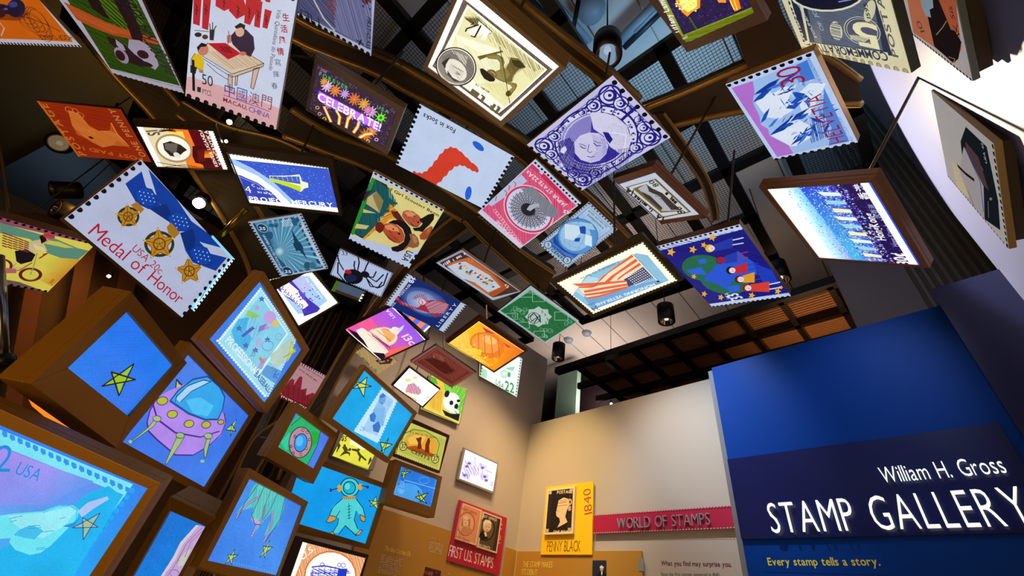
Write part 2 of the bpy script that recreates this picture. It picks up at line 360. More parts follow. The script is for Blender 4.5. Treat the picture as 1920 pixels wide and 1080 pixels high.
    def perfq(s, col, pitch=.02, r=.006, edges=(0, 1, 2, 3), inset=0.0):   # scallops around the film area
        s.step()
        for e_ in edges:
            a, b = s.q[e_], s.q[(e_+1) % 4]; L = sqrt((b[0]-a[0])**2+(b[1]-a[1])**2); n = max(3, int(L/pitch)); nx, ny = -(b[1]-a[1])/L, (b[0]-a[0])/L
            for i in range(n):
                f = (i+.5)/n; x = a[0]+(b[0]-a[0])*f+nx*inset; y = a[1]+(b[1]-a[1])*f+ny*inset
                s.ab([(x+r*cos(2*pi*j/10), y+r*sin(2*pi*j/10)) for j in range(10)], col)
    def dots(s, n, cols, r0, r1, u0=0, v0=0, u1=1, v1=1, k=6):
        s.step()
        for _ in range(n):
            x, y = s.uv(s.rnd.uniform(u0, u1), s.rnd.uniform(v0, v1)); r = s.rnd.uniform(r0, r1); a0 = s.rnd.random()*6
            s.ab([(x+r*cos(a0+2*pi*j/k), y+r*sin(a0+2*pi*j/k)) for j in range(k)], s.rnd.choice(cols))
    def hatch(s, n, col, w, poly, ang=0, jit=.3, px=True):
        """engraver's lines across a polygon"""
        s.step(); P = [s.px(poly[i], poly[i+1]) if px else s.uv(poly[i], poly[i+1]) for i in range(0, len(poly), 2)]
        c_, s_ = cos(radians(ang)), sin(radians(ang)); R = [(x*c_+y*s_, -x*s_+y*c_) for x, y in P]; y0 = min(r[1] for r in R); y1 = max(r[1] for r in R)
        for i in range(n):
            y = y0+(y1-y0)*(i+.5+s.rnd.uniform(-jit, jit))/n; xs = []
            for j in range(len(R)):
                A, B = R[j], R[(j+1) % len(R)]
                if (A[1] > y) != (B[1] > y): xs.append(A[0]+(B[0]-A[0])*(y-A[1])/(B[1]-A[1]))
            xs.sort()
            for j in range(0, len(xs)-1, 2):
                s._line([(xs[j]*c_-y*s_, xs[j]*s_+y*c_), (xs[j+1]*c_-y*s_, xs[j+1]*s_+y*c_)], w, col)
    def words(s, x0, y0, x1, y1, h, col, bold=.45):      # lettering too small to read: rows of small strokes
        s.step(); dx, dy = x1-x0, y1-y0; L = sqrt(dx*dx+dy*dy); ux, uy = dx/L, dy/L; nx, ny = uy*h, -ux*h; t = 0
        while t < L:
            w_ = s.rnd.uniform(.35, .75)*h; q = s.rnd.choice([1, .7, .7, .75]); a = (x0+ux*t, y0+uy*t)
            if s.rnd.random() > .16:
                k = h*.2*bold/.45; P = [a, (a[0]+nx*q, a[1]+ny*q)]; s._line([s.px(*p) for p in P], k*s.sc(*a), col)
                if s.rnd.random() > .4: b = (a[0]+ux*w_*.6, a[1]+uy*w_*.6); s._line([s.px(*b), s.px(b[0]+nx*q, b[1]+ny*q)], k*s.sc(*a), col)
                m = s.rnd.choice([0, q*.5, q]); s._line([s.px(a[0]+nx*m, a[1]+ny*m), s.px(a[0]+nx*m+ux*w_*.6, a[1]+ny*m+uy*w_*.6)], k*s.sc(*a), col)
            t += w_+h*.28
    def star(s, fill, line, w, *xy):     # five tips in drawing order (pentagram path)
        P = [(xy[i], xy[i+1]) for i in range(0, 10, 2)]; cx = sum(p[0] for p in P)/5; cy = sum(p[1] for p in P)/5
        for i in range(5):
            a, b = P[i], P[(i+1) % 5]
            s.p(fill, cx, cy, cx+(b[0]-cx)*.45+(a[0]-cx)*.1, cy+(b[1]-cy)*.45+(a[1]-cy)*.1, a[0], a[1]); s.p(fill, cx, cy, cx+(a[0]-cx)*.45+(b[0]-cx)*.1, cy+(a[1]-cy)*.45+(b[1]-cy)*.1, b[0], b[1])
        for i in range(5):
            a, b, c_, d = P[i], P[(i+1) % 5], P[(i+2) % 5], P[(i+4) % 5]
            s.p(fill, a[0], a[1], (b[0]+cx)/2, (b[1]+cy)/2, cx, cy, (d[0]+cx)/2, (d[1]+cy)/2)
        if line: s.l(line, w, *xy[:10], closed=True)
    def make(s, name, mat, parent=None):
        me = bpy.data.meshes.new(name); c0 = parent.location if parent else s.O
        me.from_pydata([s.O+s.ex*a+s.ey*b+s.n*z-c0 for a, b, z in s.v], [], s.f); me.materials.append(mat)
        ca = me.color_attributes.new('Col', 'FLOAT_COLOR', 'POINT')
        ca.data.foreach_set('color', [x for c in s.c for x in (*c[:3], 1)])
        o = bpy.data.objects.new(name, me); COL.objects.link(o)
        if parent: o.parent = parent
        else: o.location = s.O
        return o

# ------------------------------------------------------------------ stamp panels, lightboxes and screens
STAMP = {}
def canopy_hit(P, d):
    P = Vector(P); d = Vector(d)
    def F(t): q = P+d*t; return (max(q.y, 0)/3.62)**4+((q.z-1.4)/2.72)**4-1
    t = .02
    while t < 1.6 and F(t) < 0: t += .02
    return t
def panel(key, style, label, depth=None, inner=None, base='c8d4ea', mat=None, side=None, mount=True):
    UPROD = key in ('flag', 'medal', 'pagoda', 'whouse', 'clipper', 'cyan', 'greybox')
    O, U, V = (Vector(q) for q in POSE[key]); ctr = O+U/2+V/2
    n = U.cross(V).normalized()
    if n.dot(EYE-O) < 0: n = -n
    nm, cat = {'P': ('hanging_stamp', 'stamp panel'), 'L': ('stamp_lightbox', 'stamp lightbox'), 'M': ('screen_box', 'screen'), 'W': ('wall_stamp', 'wall stamp')}[style]
    depth = depth or {'P': .02, 'L': .035, 'M': .06, 'W': .03}[style]
    back = ctr-n*depth
    root = empty(nm, back, label, cat)
    corners = [O, O+U, O+U+V, O+V]
    mat_ = mat or {'P': PRINT_P, 'L': PRINT_L, 'M': PRINT_M, 'W': PRINT_L}[style]
    sidem = side or {'P': ALU, 'L': BRASSD, 'M': BOXM, 'W': ALU}[style]
    if style == 'P' or inner is None:
        b = MB(); b.prism([c for c in corners], -n*depth); b.make('body', sidem, root, bevel=.002)
        A = Art(O+n*.0002, U, V)
    else:
        A = Art(O, U, V, inner)
        q = [O+A.ex*a+A.ey*b for a, b in A.q]; rec = {'L': .006, 'M': .016, 'W': .004}[style]
        b = MB()
        for i in range(4):
            j = (i+1) % 4; b.prism([corners[i], corners[j], q[j], q[i]], -n*(rec+.012))
        b.make('front_frame', sidem, root, bevel=.0015)
        b = MB(); b.prism([c-n*(rec+.0125) for c in corners], -n*(depth-rec-.0125)); b.make('case', sidem, root, bevel=.003)
        A.O = A.O-n*rec
        # keep the picture registered on the recessed film
        A.q = [A.px(*p) for p in inner]; 
        e = [A.px(*p) for p in inner]; cx = sum(p[0] for p in e)/4; cy = sum(p[1] for p in e)/4
        A.clip = [(cx+(p[0]-cx)*1.03, cy+(p[1]-cy)*1.03) for p in e]; A.q = e
    c0 = hx(base)
    if inner is None: A.ab([(0, 0), (A.W, 0), (A.W, A.Hh), (0, A.Hh)], c0)
    else: A.ab(A.clip, c0)
    if style == 'P' and not mount:          # fixed to the wall by a boxed batten
        b = MB(); q = [ctr+(c-ctr)*.93-n*depth for c in corners]; b.prism(q, -n*max(.008, back.y+.498)); b.make('mount_box', BRASSD, root)
    elif mount and style != 'W':
        t = canopy_hit(back, -n)
        if style == 'M': t = min(t, .3 if key != 'ufo' else .6)
        end = back-n*max(.05, t-.01); mb = MB(); mb.tube([back+n*.002, back-n*.02], .022, 12); mb.tube([back-n*.018, end], .007, 10); arm = mb.make('mount_arm', BRASSD, root, True)
        if UPROD: mb = MB(); mb.tube([end, Vector((end.x, end.y, 6.3 if key == 'clipper' else 4.79))], .005, 8); mb.make('hanging_rod', BLACK, root, True)
        mb = MB(); k = back-n*min(.06, max(.035, t*.5)); mb.lathe(k, n, [(.0, -.02), (.013, -.017), (.018, 0), (.013, .017), (0, .02)], 14); mb.tube([k-A.ex*.03, k+A.ex*.03], .007, 8); mb.make('clamp', STEEL, root, True).parent = arm
    STAMP[key] = (root, A, mat_); return A
def done(key):
    root, A, mt = STAMP[key]; A.make('print' if mt is not PRINT_M else 'picture', mt, root)

# ------------------------------------------------------------------ the room
WALL = plain('putty_wall_paint', 'b8ab9c', .75, 0, .03, 1.5)
BLUEW = plain('royal_blue_wall', '003a8e', .45, 0, .12, 1.6, spec=.12)
NAVY = plain('navy_wall', '141a44', .3, 0, .06, 2)
SLATE = plain('slate_blue_wall_paint', '545a80', .45, 0, .06, 3)
GREYW = plain('grey_wall_paint', '77777c', .7, 0, .03, 2)
CREAM = plain('cream_plank', 'c4bdb8', .7, 0, .04, 2)
FLOORM = plain('dark_carpet', '2c2520', .9, 0, .2, 30)
BROWN = plain('brown_hall_wall', '4a3418', .6, 0, .3, 1.2)
TEAL = plain('pale_teal_paint', '86a99c', .6)
PLUM = plain('dark_plum_paint', '160d12', .8, spec=.1)
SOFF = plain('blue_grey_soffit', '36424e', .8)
def wallbox(name, a, b, mat): m_ = MB(); m_.box(a, b); return struct(name, m_, mat)
wallbox('floor', (-5, -3.2, -.1), (9.2, 8.2, 0), FLOORM)
XL = ony(606, 760, 3.78).x
wallbox('wall_left', (XL, 3.78, 0), (3.78, 3.95, 4.58), WALL)
wallbox('wall_centre', (3.6, 1.2, 0), (3.74, 3.78, 3.53), WALL)
wallbox('wall_blue', (3.35, -.49, 0), (3.52, 1.335, 3.48), BLUEW)
wallbox('trim_1', (3.36, 1.335, 0), (3.52, 1.375, 3.46), GREYW)
wallbox('wall_navy', (3.2, -.5, 0), (3.33, -.183, 3.517), NAVY)
wallbox('wall_right', (.8, -.62, 0), (3.232, -.5, 6.3), SLATE)
wallbox('wall_grey', (3.78, -.62, 0), (3.9, .30, 6.3), GREYW)
m_ = MB()
for i in range(9): m_.box((3.765, -.58+i*.05, 0), (3.779, -.555+i*.05, 6.3))
struct('trim_2', m_, plain('grey_brown_shading', '4d4a40', .7))  # dark strips stand in for ribbed shade on the grey wall
wallbox('wall_hall', (-5, 8, 0), (9.2, 8.2, 6.5), BROWN)
wallbox('wall_far', (9, -.5, 0), (9.2, 8, 6.5), BROWN)
wallbox('wall_rear', (-5, -3.2, 0), (9.2, -3, 6.5), BROWN)
wallbox('wall_side', (-5.1, -3, 0), (-5, 8, 6.5), BROWN)
ROT = Matrix.Rotation(radians(5), 3, 'Z')
m_ = MB()
for i in range(-16, 22):
    pts = [ROT@Vector((-7, i*.5+.008, 6.32)), ROT@Vector((11, i*.5+.008, 6.32)), ROT@Vector((11, i*.5+.492, 6.32)), ROT@Vector((-7, i*.5+.492, 6.32))]; m_.prism(pts, (0, 0, .04))
m_.box((-7, -5, 6.38), (11, 11, 6.45))
struct('ceiling', m_, CREAM)
# stepped soffit in the dark corner at the left
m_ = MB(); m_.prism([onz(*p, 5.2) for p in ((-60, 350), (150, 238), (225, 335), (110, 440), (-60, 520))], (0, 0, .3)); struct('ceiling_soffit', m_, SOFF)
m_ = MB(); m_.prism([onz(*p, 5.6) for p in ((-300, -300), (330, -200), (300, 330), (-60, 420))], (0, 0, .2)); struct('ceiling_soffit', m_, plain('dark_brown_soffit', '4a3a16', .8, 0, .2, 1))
# block beyond the walls: pale teal end, plum side
d0 = ray(1046, 782); D = 6.2; x0 = D; y0 = D*d0.y/d0.x
P1, P2, P3 = onx(1083, 688, 6.0), onx(1047, 695, 6.0), onx(1170, 770, 6.0)
m_ = MB(); m_.box((6.0, P1.y, 0), (6.12, P2.y, P1.z)); struct('trim_3', m_, TEAL)
m_ = MB(); m_.prism([onx(*p, 6.3) for p in ((1082, 686), (1262, 772), (1225, 800), (1076, 800))], (.1, 0, 0)); struct('trim_4', m_, PLUM)
# orange-brown box beyond the blue wall
m_ = MB(); m_.prism([onx(*p, 7.5) for p in ((1500, 560), (1600, 500), (1650, 700), (1500, 700))], (.2, 0, 0)); struct('trim_5', m_, plain('orange_brown_paint', '9a5a20', .7))

# ------------------------------------------------------------------ ribs of the canopy
def ribbon(A, B, s=1.0, th=.09, tube=.02, label='', n=26, mat=None, name='curved_beam'):
    def samp(P, t):
        k = t*(len(P)-1); i = min(int(k), len(P)-2); f = k-i
        p0 = P[max(i-1, 0)]; p1 = P[i]; p2 = P[i+1]; p3 = P[min(i+2, len(P)-1)]
        return tuple(.5*((2*p1[j])+(-p0[j]+p2[j])*f+(2*p0[j]-5*p1[j]+4*p2[j]-p3[j])*f*f+(-p0[j]+3*p1[j]-3*p2[j]+p3[j])*f**3) for j in (0, 1))
    a = [canopy(*samp(A, i/n), s) for i in range(n+1)]; b = [canopy(*samp(B, i/n), s) for i in range(n+1)]
    mid = (a[n//2]+b[n//2])/2; root = empty(name, mid, label, 'beam')
    m_ = MB(); N = []
    for i in range(n+1):
        t_ = a[min(i+1, n)]-a[max(i-1, 0)]; nn = t_.cross(b[i]-a[i]).normalized()
        if nn.dot(EYE-a[i]) > 0: nn = -nn
        N.append(nn)
    rows = [[a[i], b[i], b[i]+N[i]*th, a[i]+N[i]*th] for i in range(n+1)]; i0 = 0
    for r_ in rows: m_.v += [Vector(q) for q in r_]
    for i in range(n):
        for j in range(4): m_.f.append([i*4+j, i*4+(j+1) % 4, i*4+4+(j+1) % 4, i*4+4+j])
    m_.f.append([0, 1, 2, 3]); m_.f.append([n*4+3, n*4+2, n*4+1, n*4])
    m_.make('web_plate', mat or BRASSD, root)
    if tube:
        for e_ in (a, b):
            m_ = MB(); m_.tube(e_, tube, 10); m_.make('edge_tube', BRASS, root, True)
    return root
ribbon([(470, -30), (560, 38), (645, 78), (701, 98), (780, 139), (935, 233), (989, 269), (1060, 330), (1130, 392), (1205, 470)], [(440, 0), (548, 74), (620, 106), (700, 137), (770, 176), (871, 228), (963, 290), (1030, 350), (1100, 418), (1185, 490)], .985, label='long curved bronze beam below the sepia archer lightbox, ending at the globe stamp')
ribbon([(1205, 205), (1290, 171), (1362, 139), (1430, 112), (1530, 100), (1612, 150)], [(1240, 242), (1320, 222), (1394, 208), (1460, 200), (1540, 196), (1616, 195)], .97, label='short bronze beam behind the mountain stamp, ending at the lit wall')
ribbon([(1225, 215), (1262, 268), (1310, 335), (1330, 385), (1336, 415)], [(1245, 212), (1285, 268), (1328, 335), (1344, 385), (1346, 412)], .96, .06, .01, label='narrow curved bronze beam from the indigo portrait stamp to the children stamp')
ribbon([(940, -30), (975, 0), (1060, 70), (1149, 139), (1200, 185)], [(900, -30), (930, 0), (1030, 78), (1124, 152), (1180, 205)], .97, label='bronze beam crossing above the sepia archer lightbox beside the big black pendant lamp')
ribbon([(545, 205), (620, 250), (742, 299), (893, 394), (900, 400)], [(530, 255), (622, 290), (700, 321), (848, 403), (862, 412)], .96, label='bronze beam running under the fox in socks stamp')
ribbon([(895, 400), (935, 432), (975, 468), (1040, 512)], [(868, 412), (905, 450), (955, 495), (1020, 552)], .97, label='bronze beam along the lower left edge of the pink peacock stamp')
ribbon([(860, 398), (800, 447), (755, 500), (702, 566), (650, 642), (605, 720), (560, 800), (520, 900)], [(897, 404), (880, 426), (808, 478), (768, 510), (716, 572), (668, 652), (625, 728), (588, 812)], .985, .07, .014, label='bronze rib sweeping down left from the fox in socks stamp to the porthole screen')
ribbon([(150, 60), (215, 142), (285, 217), (335, 285), (373, 340), (424, 418), (462, 490), (480, 560)], [(225, 60), (330, 190), (395, 250), (440, 315), (480, 385), (515, 450), (535, 520), (540, 580)], .985, label='wide dark bronze rib behind the lion and capsule lightboxes at upper left')
ribbon([(1440, -40), (1465, 20), (1500, 85), (1520, 120)], [(1345, -40), (1370, 40), (1396, 112), (1405, 130)], .95, .08, 0, label='tan plate with one bolt between the lamp lightbox and the five cent stamp')
ribbon([(340, 190), (420, 235), (520, 262), (600, 300)], [(330, 215), (400, 262), (500, 300), (560, 330)], .97, .06, .012, label='dark bronze beam below the pink and white writing-table stamp')
ribbon([(590, 810), (560, 870), (530, 960), (500, 1090)], [(612, 800), (585, 880), (560, 960), (535, 1090)], .985, .06, .012, label='bronze rib rising between the tentacle screen and the porthole screen')
ribbon([(520, 790), (470, 830), (430, 930), (400, 1090)], [(552, 770), (500, 850), (462, 930), (435, 1090)], .985, .06, .012, label='bronze rib rising behind the tentacle screen')
b_ = empty('brace_tube', canopy(420, 425, .95), 'short shiny brass tube beside the lower left corner of the capsule lightbox', 'tube')
m_ = MB(); m_.tube([canopy(398, 460, .96), canopy(462, 392, .93)], .022, 14); m_.make('tube', plain('polished_brass', 'b08a2a', .25, .9), b_, True)
m_ = MB(); m_.tube([canopy(425, 428, .952), canopy(432, 421, .95)], .03, 14); m_.make('collar', BLACK, b_, True)

# ------------------------------------------------------------------ wire mesh ceiling grid
GZ = 4.8
def inpoly(x, y, P):
    r = False
    for i in range(len(P)):
        (x1, y1), (x2, y2) = P[i], P[i-1]
        if (y1 > y) != (y2 > y) and x < (x2-x1)*(y-y1)/(y2-y1)+x1: r = not r
    return r
def topx(P): v = Vector(P)-EYE; z = v.dot(FW); return (960+FPX*v.dot(RI)/z, 540-FPX*v.dot(UP)/z) if z > .1 else (-9999, -9999)
OPEN = [[(940, -60), (1290, -60), (1290, 70), (1175, 150), (1100, 120), (960, 0)], [(690, -60), (870, -60), (805, 150), (700, 100)],
        [(990, 590), (1100, 585), (1290, 520), (1330, 470), (1570, 440), (1700, 700), (1440, 800), (1000, 800)], [(-100, -60), (250, 90), (160, 420), (-100, 480)], [(1400, 300), (1500, 300), (1700, 520), (1560, 560), (1420, 440)]]
grid = empty('ceiling_grid', Vector((1.5, 2, GZ)), 'black ceiling grid of square bays filled with wire mesh above the hanging stamps', 'ceiling grid')
CU, CV = .62, .46; cells = []
def gp(u, v, z=GZ): p = ROT@Vector((u*CU+.1, v*CV-.1, 0)); p.z = z; return p
for iu in range(-5, 9):
    for iv in range(-2, 12):
        x, y = topx(gp(iu+.5, iv+.5))
        if -60 < x < 1650 and -60 < y < 700 and not any(inpoly(x, y, q) for q in OPEN): cells.append((iu, iv))
cells = cells[:100]
WIRE = plain('dark_wire', '14110d', .5, .5)
edges_ = set()
for iu, iv in cells:
    m_ = MB()
    nx_, ny_ = 26, 19; r = .0014
    for i in range(1, nx_):
        a, b = gp(iu+i/nx_, iv), gp(iu+i/nx_, iv+1); m_.prism([a+Vector((-r, 0, 0)), a+Vector((r, 0, 0)), b+Vector((r, 0, 0)), b+Vector((-r, 0, 0))], (0, 0, .003))
    for i in range(1, ny_):
        a, b = gp(iu, iv+i/ny_), gp(iu+1, iv+i/ny_); m_.prism([a+Vector((0, -r, 0)), a+Vector((0, r, 0)), b+Vector((0, r, 0)), b+Vector((0, -r, 0))], (0, 0, .003))
    m_.make('wire_mesh', WIRE, grid)
    for e_ in (((iu, iv), (iu+1, iv)), ((iu, iv+1), (iu+1, iv+1)), ((iu, iv), (iu, iv+1)), ((iu+1, iv), (iu+1, iv+1))): edges_.add(e_)
m_ = MB()
for (a0, b0), (a1, b1) in edges_:
    a, b = gp(a0, b0, GZ-.02), gp(a1, b1, GZ-.02); d_ = (b-a).normalized()*.045; q = d_.cross(Vector((0, 0, 1)))
    m_.prism([a-d_-q, b+d_-q, b+d_+q, a-d_+q], (0, 0, .07))
m_.make('grid_frame', plain('black_green_frame', '16160f', .4, .3), grid)
# second grid further back, over the neighbouring room, with ribbed panels above it
g2 = empty('ceiling_grid', onz(1300, 660, 4.9), 'brown-black ceiling grid with ribbed panels above the pale wall and the blue wall', 'ceiling grid')
O2 = onz(1080, 690, 4.9); E1 = (onz(1640, 512, 4.9)-O2); L1 = E1.length; E1.normalize(); E2 = Vector((-E1.y, E1.x, 0))
if E2.dot(Vector((1, 0, 0))) > 0: E2 = -E2
E2 = -E2 if (topx(O2+E2)[1] < topx(O2)[1]) else E2
def g2p(a, b, z=0): return O2+E1*a+E2*b+Vector((0, 0, z))
ROW = [0, .58, 1.12, 1.66]; STEPX = .5; NX = int(L1/STEPX)+1
m_ = MB()
for k, r in enumerate(ROW):
    hw = .055 if k == 0 else .03; m_.prism([g2p(-.4, r-hw), g2p(L1+.6, r-hw), g2p(L1+.6, r+hw), g2p(-.4, r+hw)], (0, 0, .1))
for i in range(NX+1):
    a = i*STEPX; m_.prism([g2p(a-.03, 0), g2p(a+.03, 0), g2p(a+.03, 1.66), g2p(a-.03, 1.66)], (0, 0, .09))
m_.make('grid_frame', plain('brown_black_frame', '1a130c', .4, .3), g2)
RP = plain('ribbed_panel', '8a5a34', .7)
for i in range(NX):
    for k in range(3):
        m_ = MB(); z_ = .12
        for j in range(12):
            r0 = ROW[k]+(ROW[k+1]-ROW[k])*j/12; m_.prism([g2p(i*STEPX, r0, z_), g2p((i+1)*STEPX, r0, z_), g2p((i+1)*STEPX, r0+.035, z_), g2p(i*STEPX, r0+.035, z_)], (0, 0, .02))
        m_.make('ribbed_panel', RP, g2)

# ------------------------------------------------------------------ pendant lamps
GLOW = newmat('lamp_glow', lambda nt, b: (setattr(b.inputs['Emission Color'], 'default_value', (1, .85, .6, 1)), setattr(b.inputs['Emission Strength'], 'default_value', 1.6)))
BLUEGLOW = newmat('cool_lamp_glow', lambda nt, b: (setattr(b.inputs['Emission Color'], 'default_value', (.45, .7, 1, 1)), setattr(b.inputs['Emission Strength'], 'default_value', .55)))
CHROME = plain('reflector', 'd0d0d0', .12, 1)
DIMG = newmat('dim_lamp_glow', lambda nt, b: (setattr(b.inputs['Emission Color'], 'default_value', (1, .75, .4, 1)), setattr(b.inputs['Emission Strength'], 'default_value', .15)))
def pendant(x, y, depth, r, h, label, glow=GLOW, ax=Vector((0, 0, 1)), rod=True):
    c = atdepth(x, y, depth); root = empty('pendant_lamp', c, label, 'pendant lamp')
    m_ = MB(); m_.lathe(c, ax, [(r*.72, .0), (r, .0), (r, h*.97), (r*.9, h), (0, h)], 32); hs = m_.make('housing', BLACK, root, True)
    m_ = MB(); m_.lathe(c, ax, [(r*.74, .002), (r*.70, h*.1), (r*.5, h*.3), (r*.2, h*.42), (0, h*.44)], 32); m_.make('reflector', CHROME, root, True).parent = hs
    m_ = MB(); m_.lathe(c, ax, [(0, h*.16), (r*.2, h*.18), (r*.26, h*.28), (r*.18, h*.42)], 18); m_.make('bulb', glow, root, True).parent = hs
    m_ = MB(); m_.lathe(c, ax, [(r*.72, -.004), (r*.82, -.006), (r*.82, .004)], 32); m_.make('trim_ring', plain('copper_ring', '8a5a36', .4, .7), root, True).parent = hs
    if rod: m_ = MB(); m_.tube([c+ax*h, Vector((c.x, c.y, 6.3))], r*.06, 8); m_.make('rod', BLACK, root, True)
    return root
pendant(1139, 103, 2.9, .10, .26, 'large black cylinder pendant lamp at top centre against the blue ceiling', BLUEGLOW)
pendant(1046, 673, 5.4, .082, .22, 'black cylinder pendant lamp hanging left of its twin, below the green calligraphy stamp')
pendant(1250, 603, 4.7, .092, .22, 'black cylinder pendant lamp hanging below the waving flag lightbox')
pendant(1464, 525, 4.5, .10, .24, 'black cylinder pendant lamp half hidden behind the stamp of children and globe')
pendant(110, 268, 3.6, .085, .2, 'black spotlight with gold reflector at the lower left corner of the orange elephant-head stamp', ax=Vector((-.2, .75, .5)).normalized(), rod=True, glow=DIMG)
pendant(104, 390, 3.6, .085, .2, 'black spotlight left of the medal stamp, lower of the two there', ax=Vector((.75, .45, .3)).normalized(), rod=True, glow=DIMG)
pendant(96, 356, 3.9, .08, .2, 'black spotlight with tan stem left of the medal stamp, upper of the two there', ax=Vector((.7, .1, .75)).normalized(), rod=True, glow=DIMG)
def bulb(x, y, d, r, label, power=0, s=30):
    c = atdepth(x, y, d); root = empty('spotlight', c, label, 'spotlight')
    m_ = MB(); m_.lathe(c, FW, [(0, -r), (r*.7, -r*.7), (r, 0), (r*.7, r*.7), (0, r)], 16)
    gm = newmat('bright_bulb', lambda nt, b: (setattr(b.inputs['Emission Color'], 'default_value', (1, .9, .7, 1)), setattr(b.inputs['Emission Strength'], 'default_value', s)))
    m_.make('bulb', gm, root, True)
    e_ = Vector((0, 0, 4.9)) if y > 500 else canopy(x, y, 1.0) if (canopy(x, y, 1.0)-EYE).length > (c-EYE).length else c+Vector((0, 0, .5)); e_ = Vector((0, 0, 6.3)) if x > 900 else e_; m_ = MB(); m_.tube([c+Vector((0, 0, r*2.4)), c+Vector((0, 0, max(.3, e_.z-c.z)))], r*.25, 8); m_.make('stem', BLACK, root, True)
    m_ = MB(); m_.lathe(c+Vector((0, 0, r*.6)), (0, .3, 1), [(r*1.1, 0), (r*1.25, r*1.2), (r*.6, r*2.4), (0, r*2.5)], 16); m_.make('holder', BLACK, root, True)
bulb(373, 381, 3.0, .038, 'glaring bare spotlight above the blue ribbon of the medal stamp')
bulb(430, 229, 2.7, .016, 'small bright spotlight under the writing-table stamp')
bulb(424, 265, 2.8, .010, 'tiny bright spotlight between the lion and capsule lightboxes')
bulb(204, 518, 3.2, .012, 'tiny bright spotlight above the big star screen')
bulb(1086, 563, 4.3, .012, 'tiny warm spotlight under the left corner of the flag lightbox')
bulb(1146, 757, 6.8, .018, 'tiny white light beyond the top of the pale wall')

# ------------------------------------------------------------------ pipes and gear on the blue-lit ceiling
def pipe(pts, r, mat, label, z=6.2, name='ceiling_pipe', cat='pipe'):
    m_ = MB(); m_.tube([onz(x, y, z) for x, y in pts], r, 8); setp(m_.make(name, mat, None, True), label, cat)
PIPE = plain('grey_painted_pipe', '8898a8', .5)
pipe([(1000, -20), (1095, 88)], .05, PIPE, 'pale ceiling conduit crossing left of the big pendant lamp')
pipe([(1020, -20), (1107, 78)], .03, PIPE, 'thin pale ceiling conduit nearest the big pendant lamp')
pipe([(980, -20), (1085, 98)], .04, plain('dark_pipe', '1c2430', .5), 'dark ceiling conduit crossing left of the big pendant lamp')
pipe([(1165, 75), (1240, 0)], .06, PIPE, 'pale ceiling duct right of the big pendant lamp', 6.15)
pipe([(1170, 90), (1250, 12)], .03, plain('dark_pipe', '1c2430', .5), 'dark pipe right of the big pendant lamp', 6.1)
pipe([(1072, 70), (1085, 0)], .02, BLACK, 'black hanging rod left of the big pendant lamp', 5.6)
pipe([(1190, 60), (1260, -10)], .02, PIPE, 'thin pale pipe beside the ceiling duct', 6.1)
pipe([(727, 108), (770, 46)], .03, plain('ochre_track', '7a5a20', .5), 'ochre ceiling track left of the sepia archer lightbox', 6.15)
c = onz(1108, 20, 6.2); m_ = MB(); m_.lathe(c, (0, 0, 1), [(0, -.05), (.12, -.04), (.14, .08)], 24); setp(m_.make('smoke_detector', PIPE, None, True), 'round pale smoke detector on the blue-lit ceiling', 'smoke detector')
for x, y in ((1066, 638), (1100, 625)):
    c = onz(x, y, 6.3); m_ = MB(); m_.lathe(c, (0, 0, 1), [(0, -.03), (.08, -.03), (.1, .02)], 20); setp(m_.make('ceiling_sensor', PIPE, None, True), ['left', 'right'][x > 1080]+' one of two small round fittings on the cream plank ceiling', 'ceiling fitting', 'round fittings on the cream ceiling')

# ------------------------------------------------------------------ hall behind the ribs on the left
def slab(name, mat, plane, pts, th, label=None, cat=None, kind=None, group=None):
    P = [ony(x, y, plane) for x, y in pts]; m_ = MB(); m_.prism(P, (0, th, 0)); return setp(m_.make(name, mat), label, cat, group, kind)
GLASS = plain('dark_glass', '2a3c58', .12, .2, .3, 3)
for i, (pp, lb) in enumerate([([(640, 585), (655, 592), (600, 700), (582, 690)], 'dark blue glass strip nearest the pale wall behind the ribs'), ([(620, 585), (634, 588), (580, 690), (568, 684)], 'dark blue glass strip in the middle behind the ribs'), ([(594, 590), (608, 592), (562, 682), (548, 676)], 'dark blue glass strip farthest left behind the ribs'), ([(462, 866), (484, 855), (494, 880), (474, 905)], 'bluish glass square above the tentacle screen'), ([(520, 895), (545, 885), (548, 915), (528, 922)], 'bluish glass between the tentacle and porthole screens')]):
    Q_ = [ony(*p, 4.6) for p in pp]; xa = sum(q.x for q in (Q_[0], Q_[3]))/2; xb = sum(q.x for q in (Q_[1], Q_[2]))/2; zt = (Q_[0].z+Q_[1].z)/2
    r_ = empty('glass_door', Vector(((xa+xb)/2, 4.6, 0)), lb, 'glass door')
    m_ = MB(); m_.box((min(xa, xb)+.02, 4.6, .02), (max(xa, xb)-.02, 4.61, zt)); m_.make('pane', GLASS, r_)
    m_ = MB(); m_.box((min(xa, xb), 4.59, 0), (min(xa, xb)+.02, 4.63, zt)); m_.box((max(xa, xb)-.02, 4.59, 0), (max(xa, xb), 4.63, zt)); m_.make('frame', BRASS, r_)
slab('wall_panelling', plain('wood_panelling', '5a3c1a', .5, 0, .3, 4), 5.6, [(-400, 380), (560, 420), (620, 1200), (-500, 1200)], .1, kind='structure').name = 'wall_panelling'
for k in range(4):
    x = -20+k*84; slab('curtain', plain('brown_curtain', '6a3a14', .6, 0, .4, 4), 5.3, [(x, 440+k*10), (x+34, 440+k*10), (x-30, 800), (x-62, 790)], .04, ['first', 'second', 'third', 'fourth'][k]+' brown drape from the left in the dim hall behind the star screen', 'curtain', group='brown drapes at the left')
om = plain('orange_lit_panel', 'ff8c1a', .5, emis=.9)
slab('lit_sign', om, 4.9, [(40, 722), (62, 728), (118, 772), (200, 830), (164, 840), (130, 820), (60, 760)], .03, 'glowing orange panel in the hall between the star screen and the big eagle screen', 'lit sign')
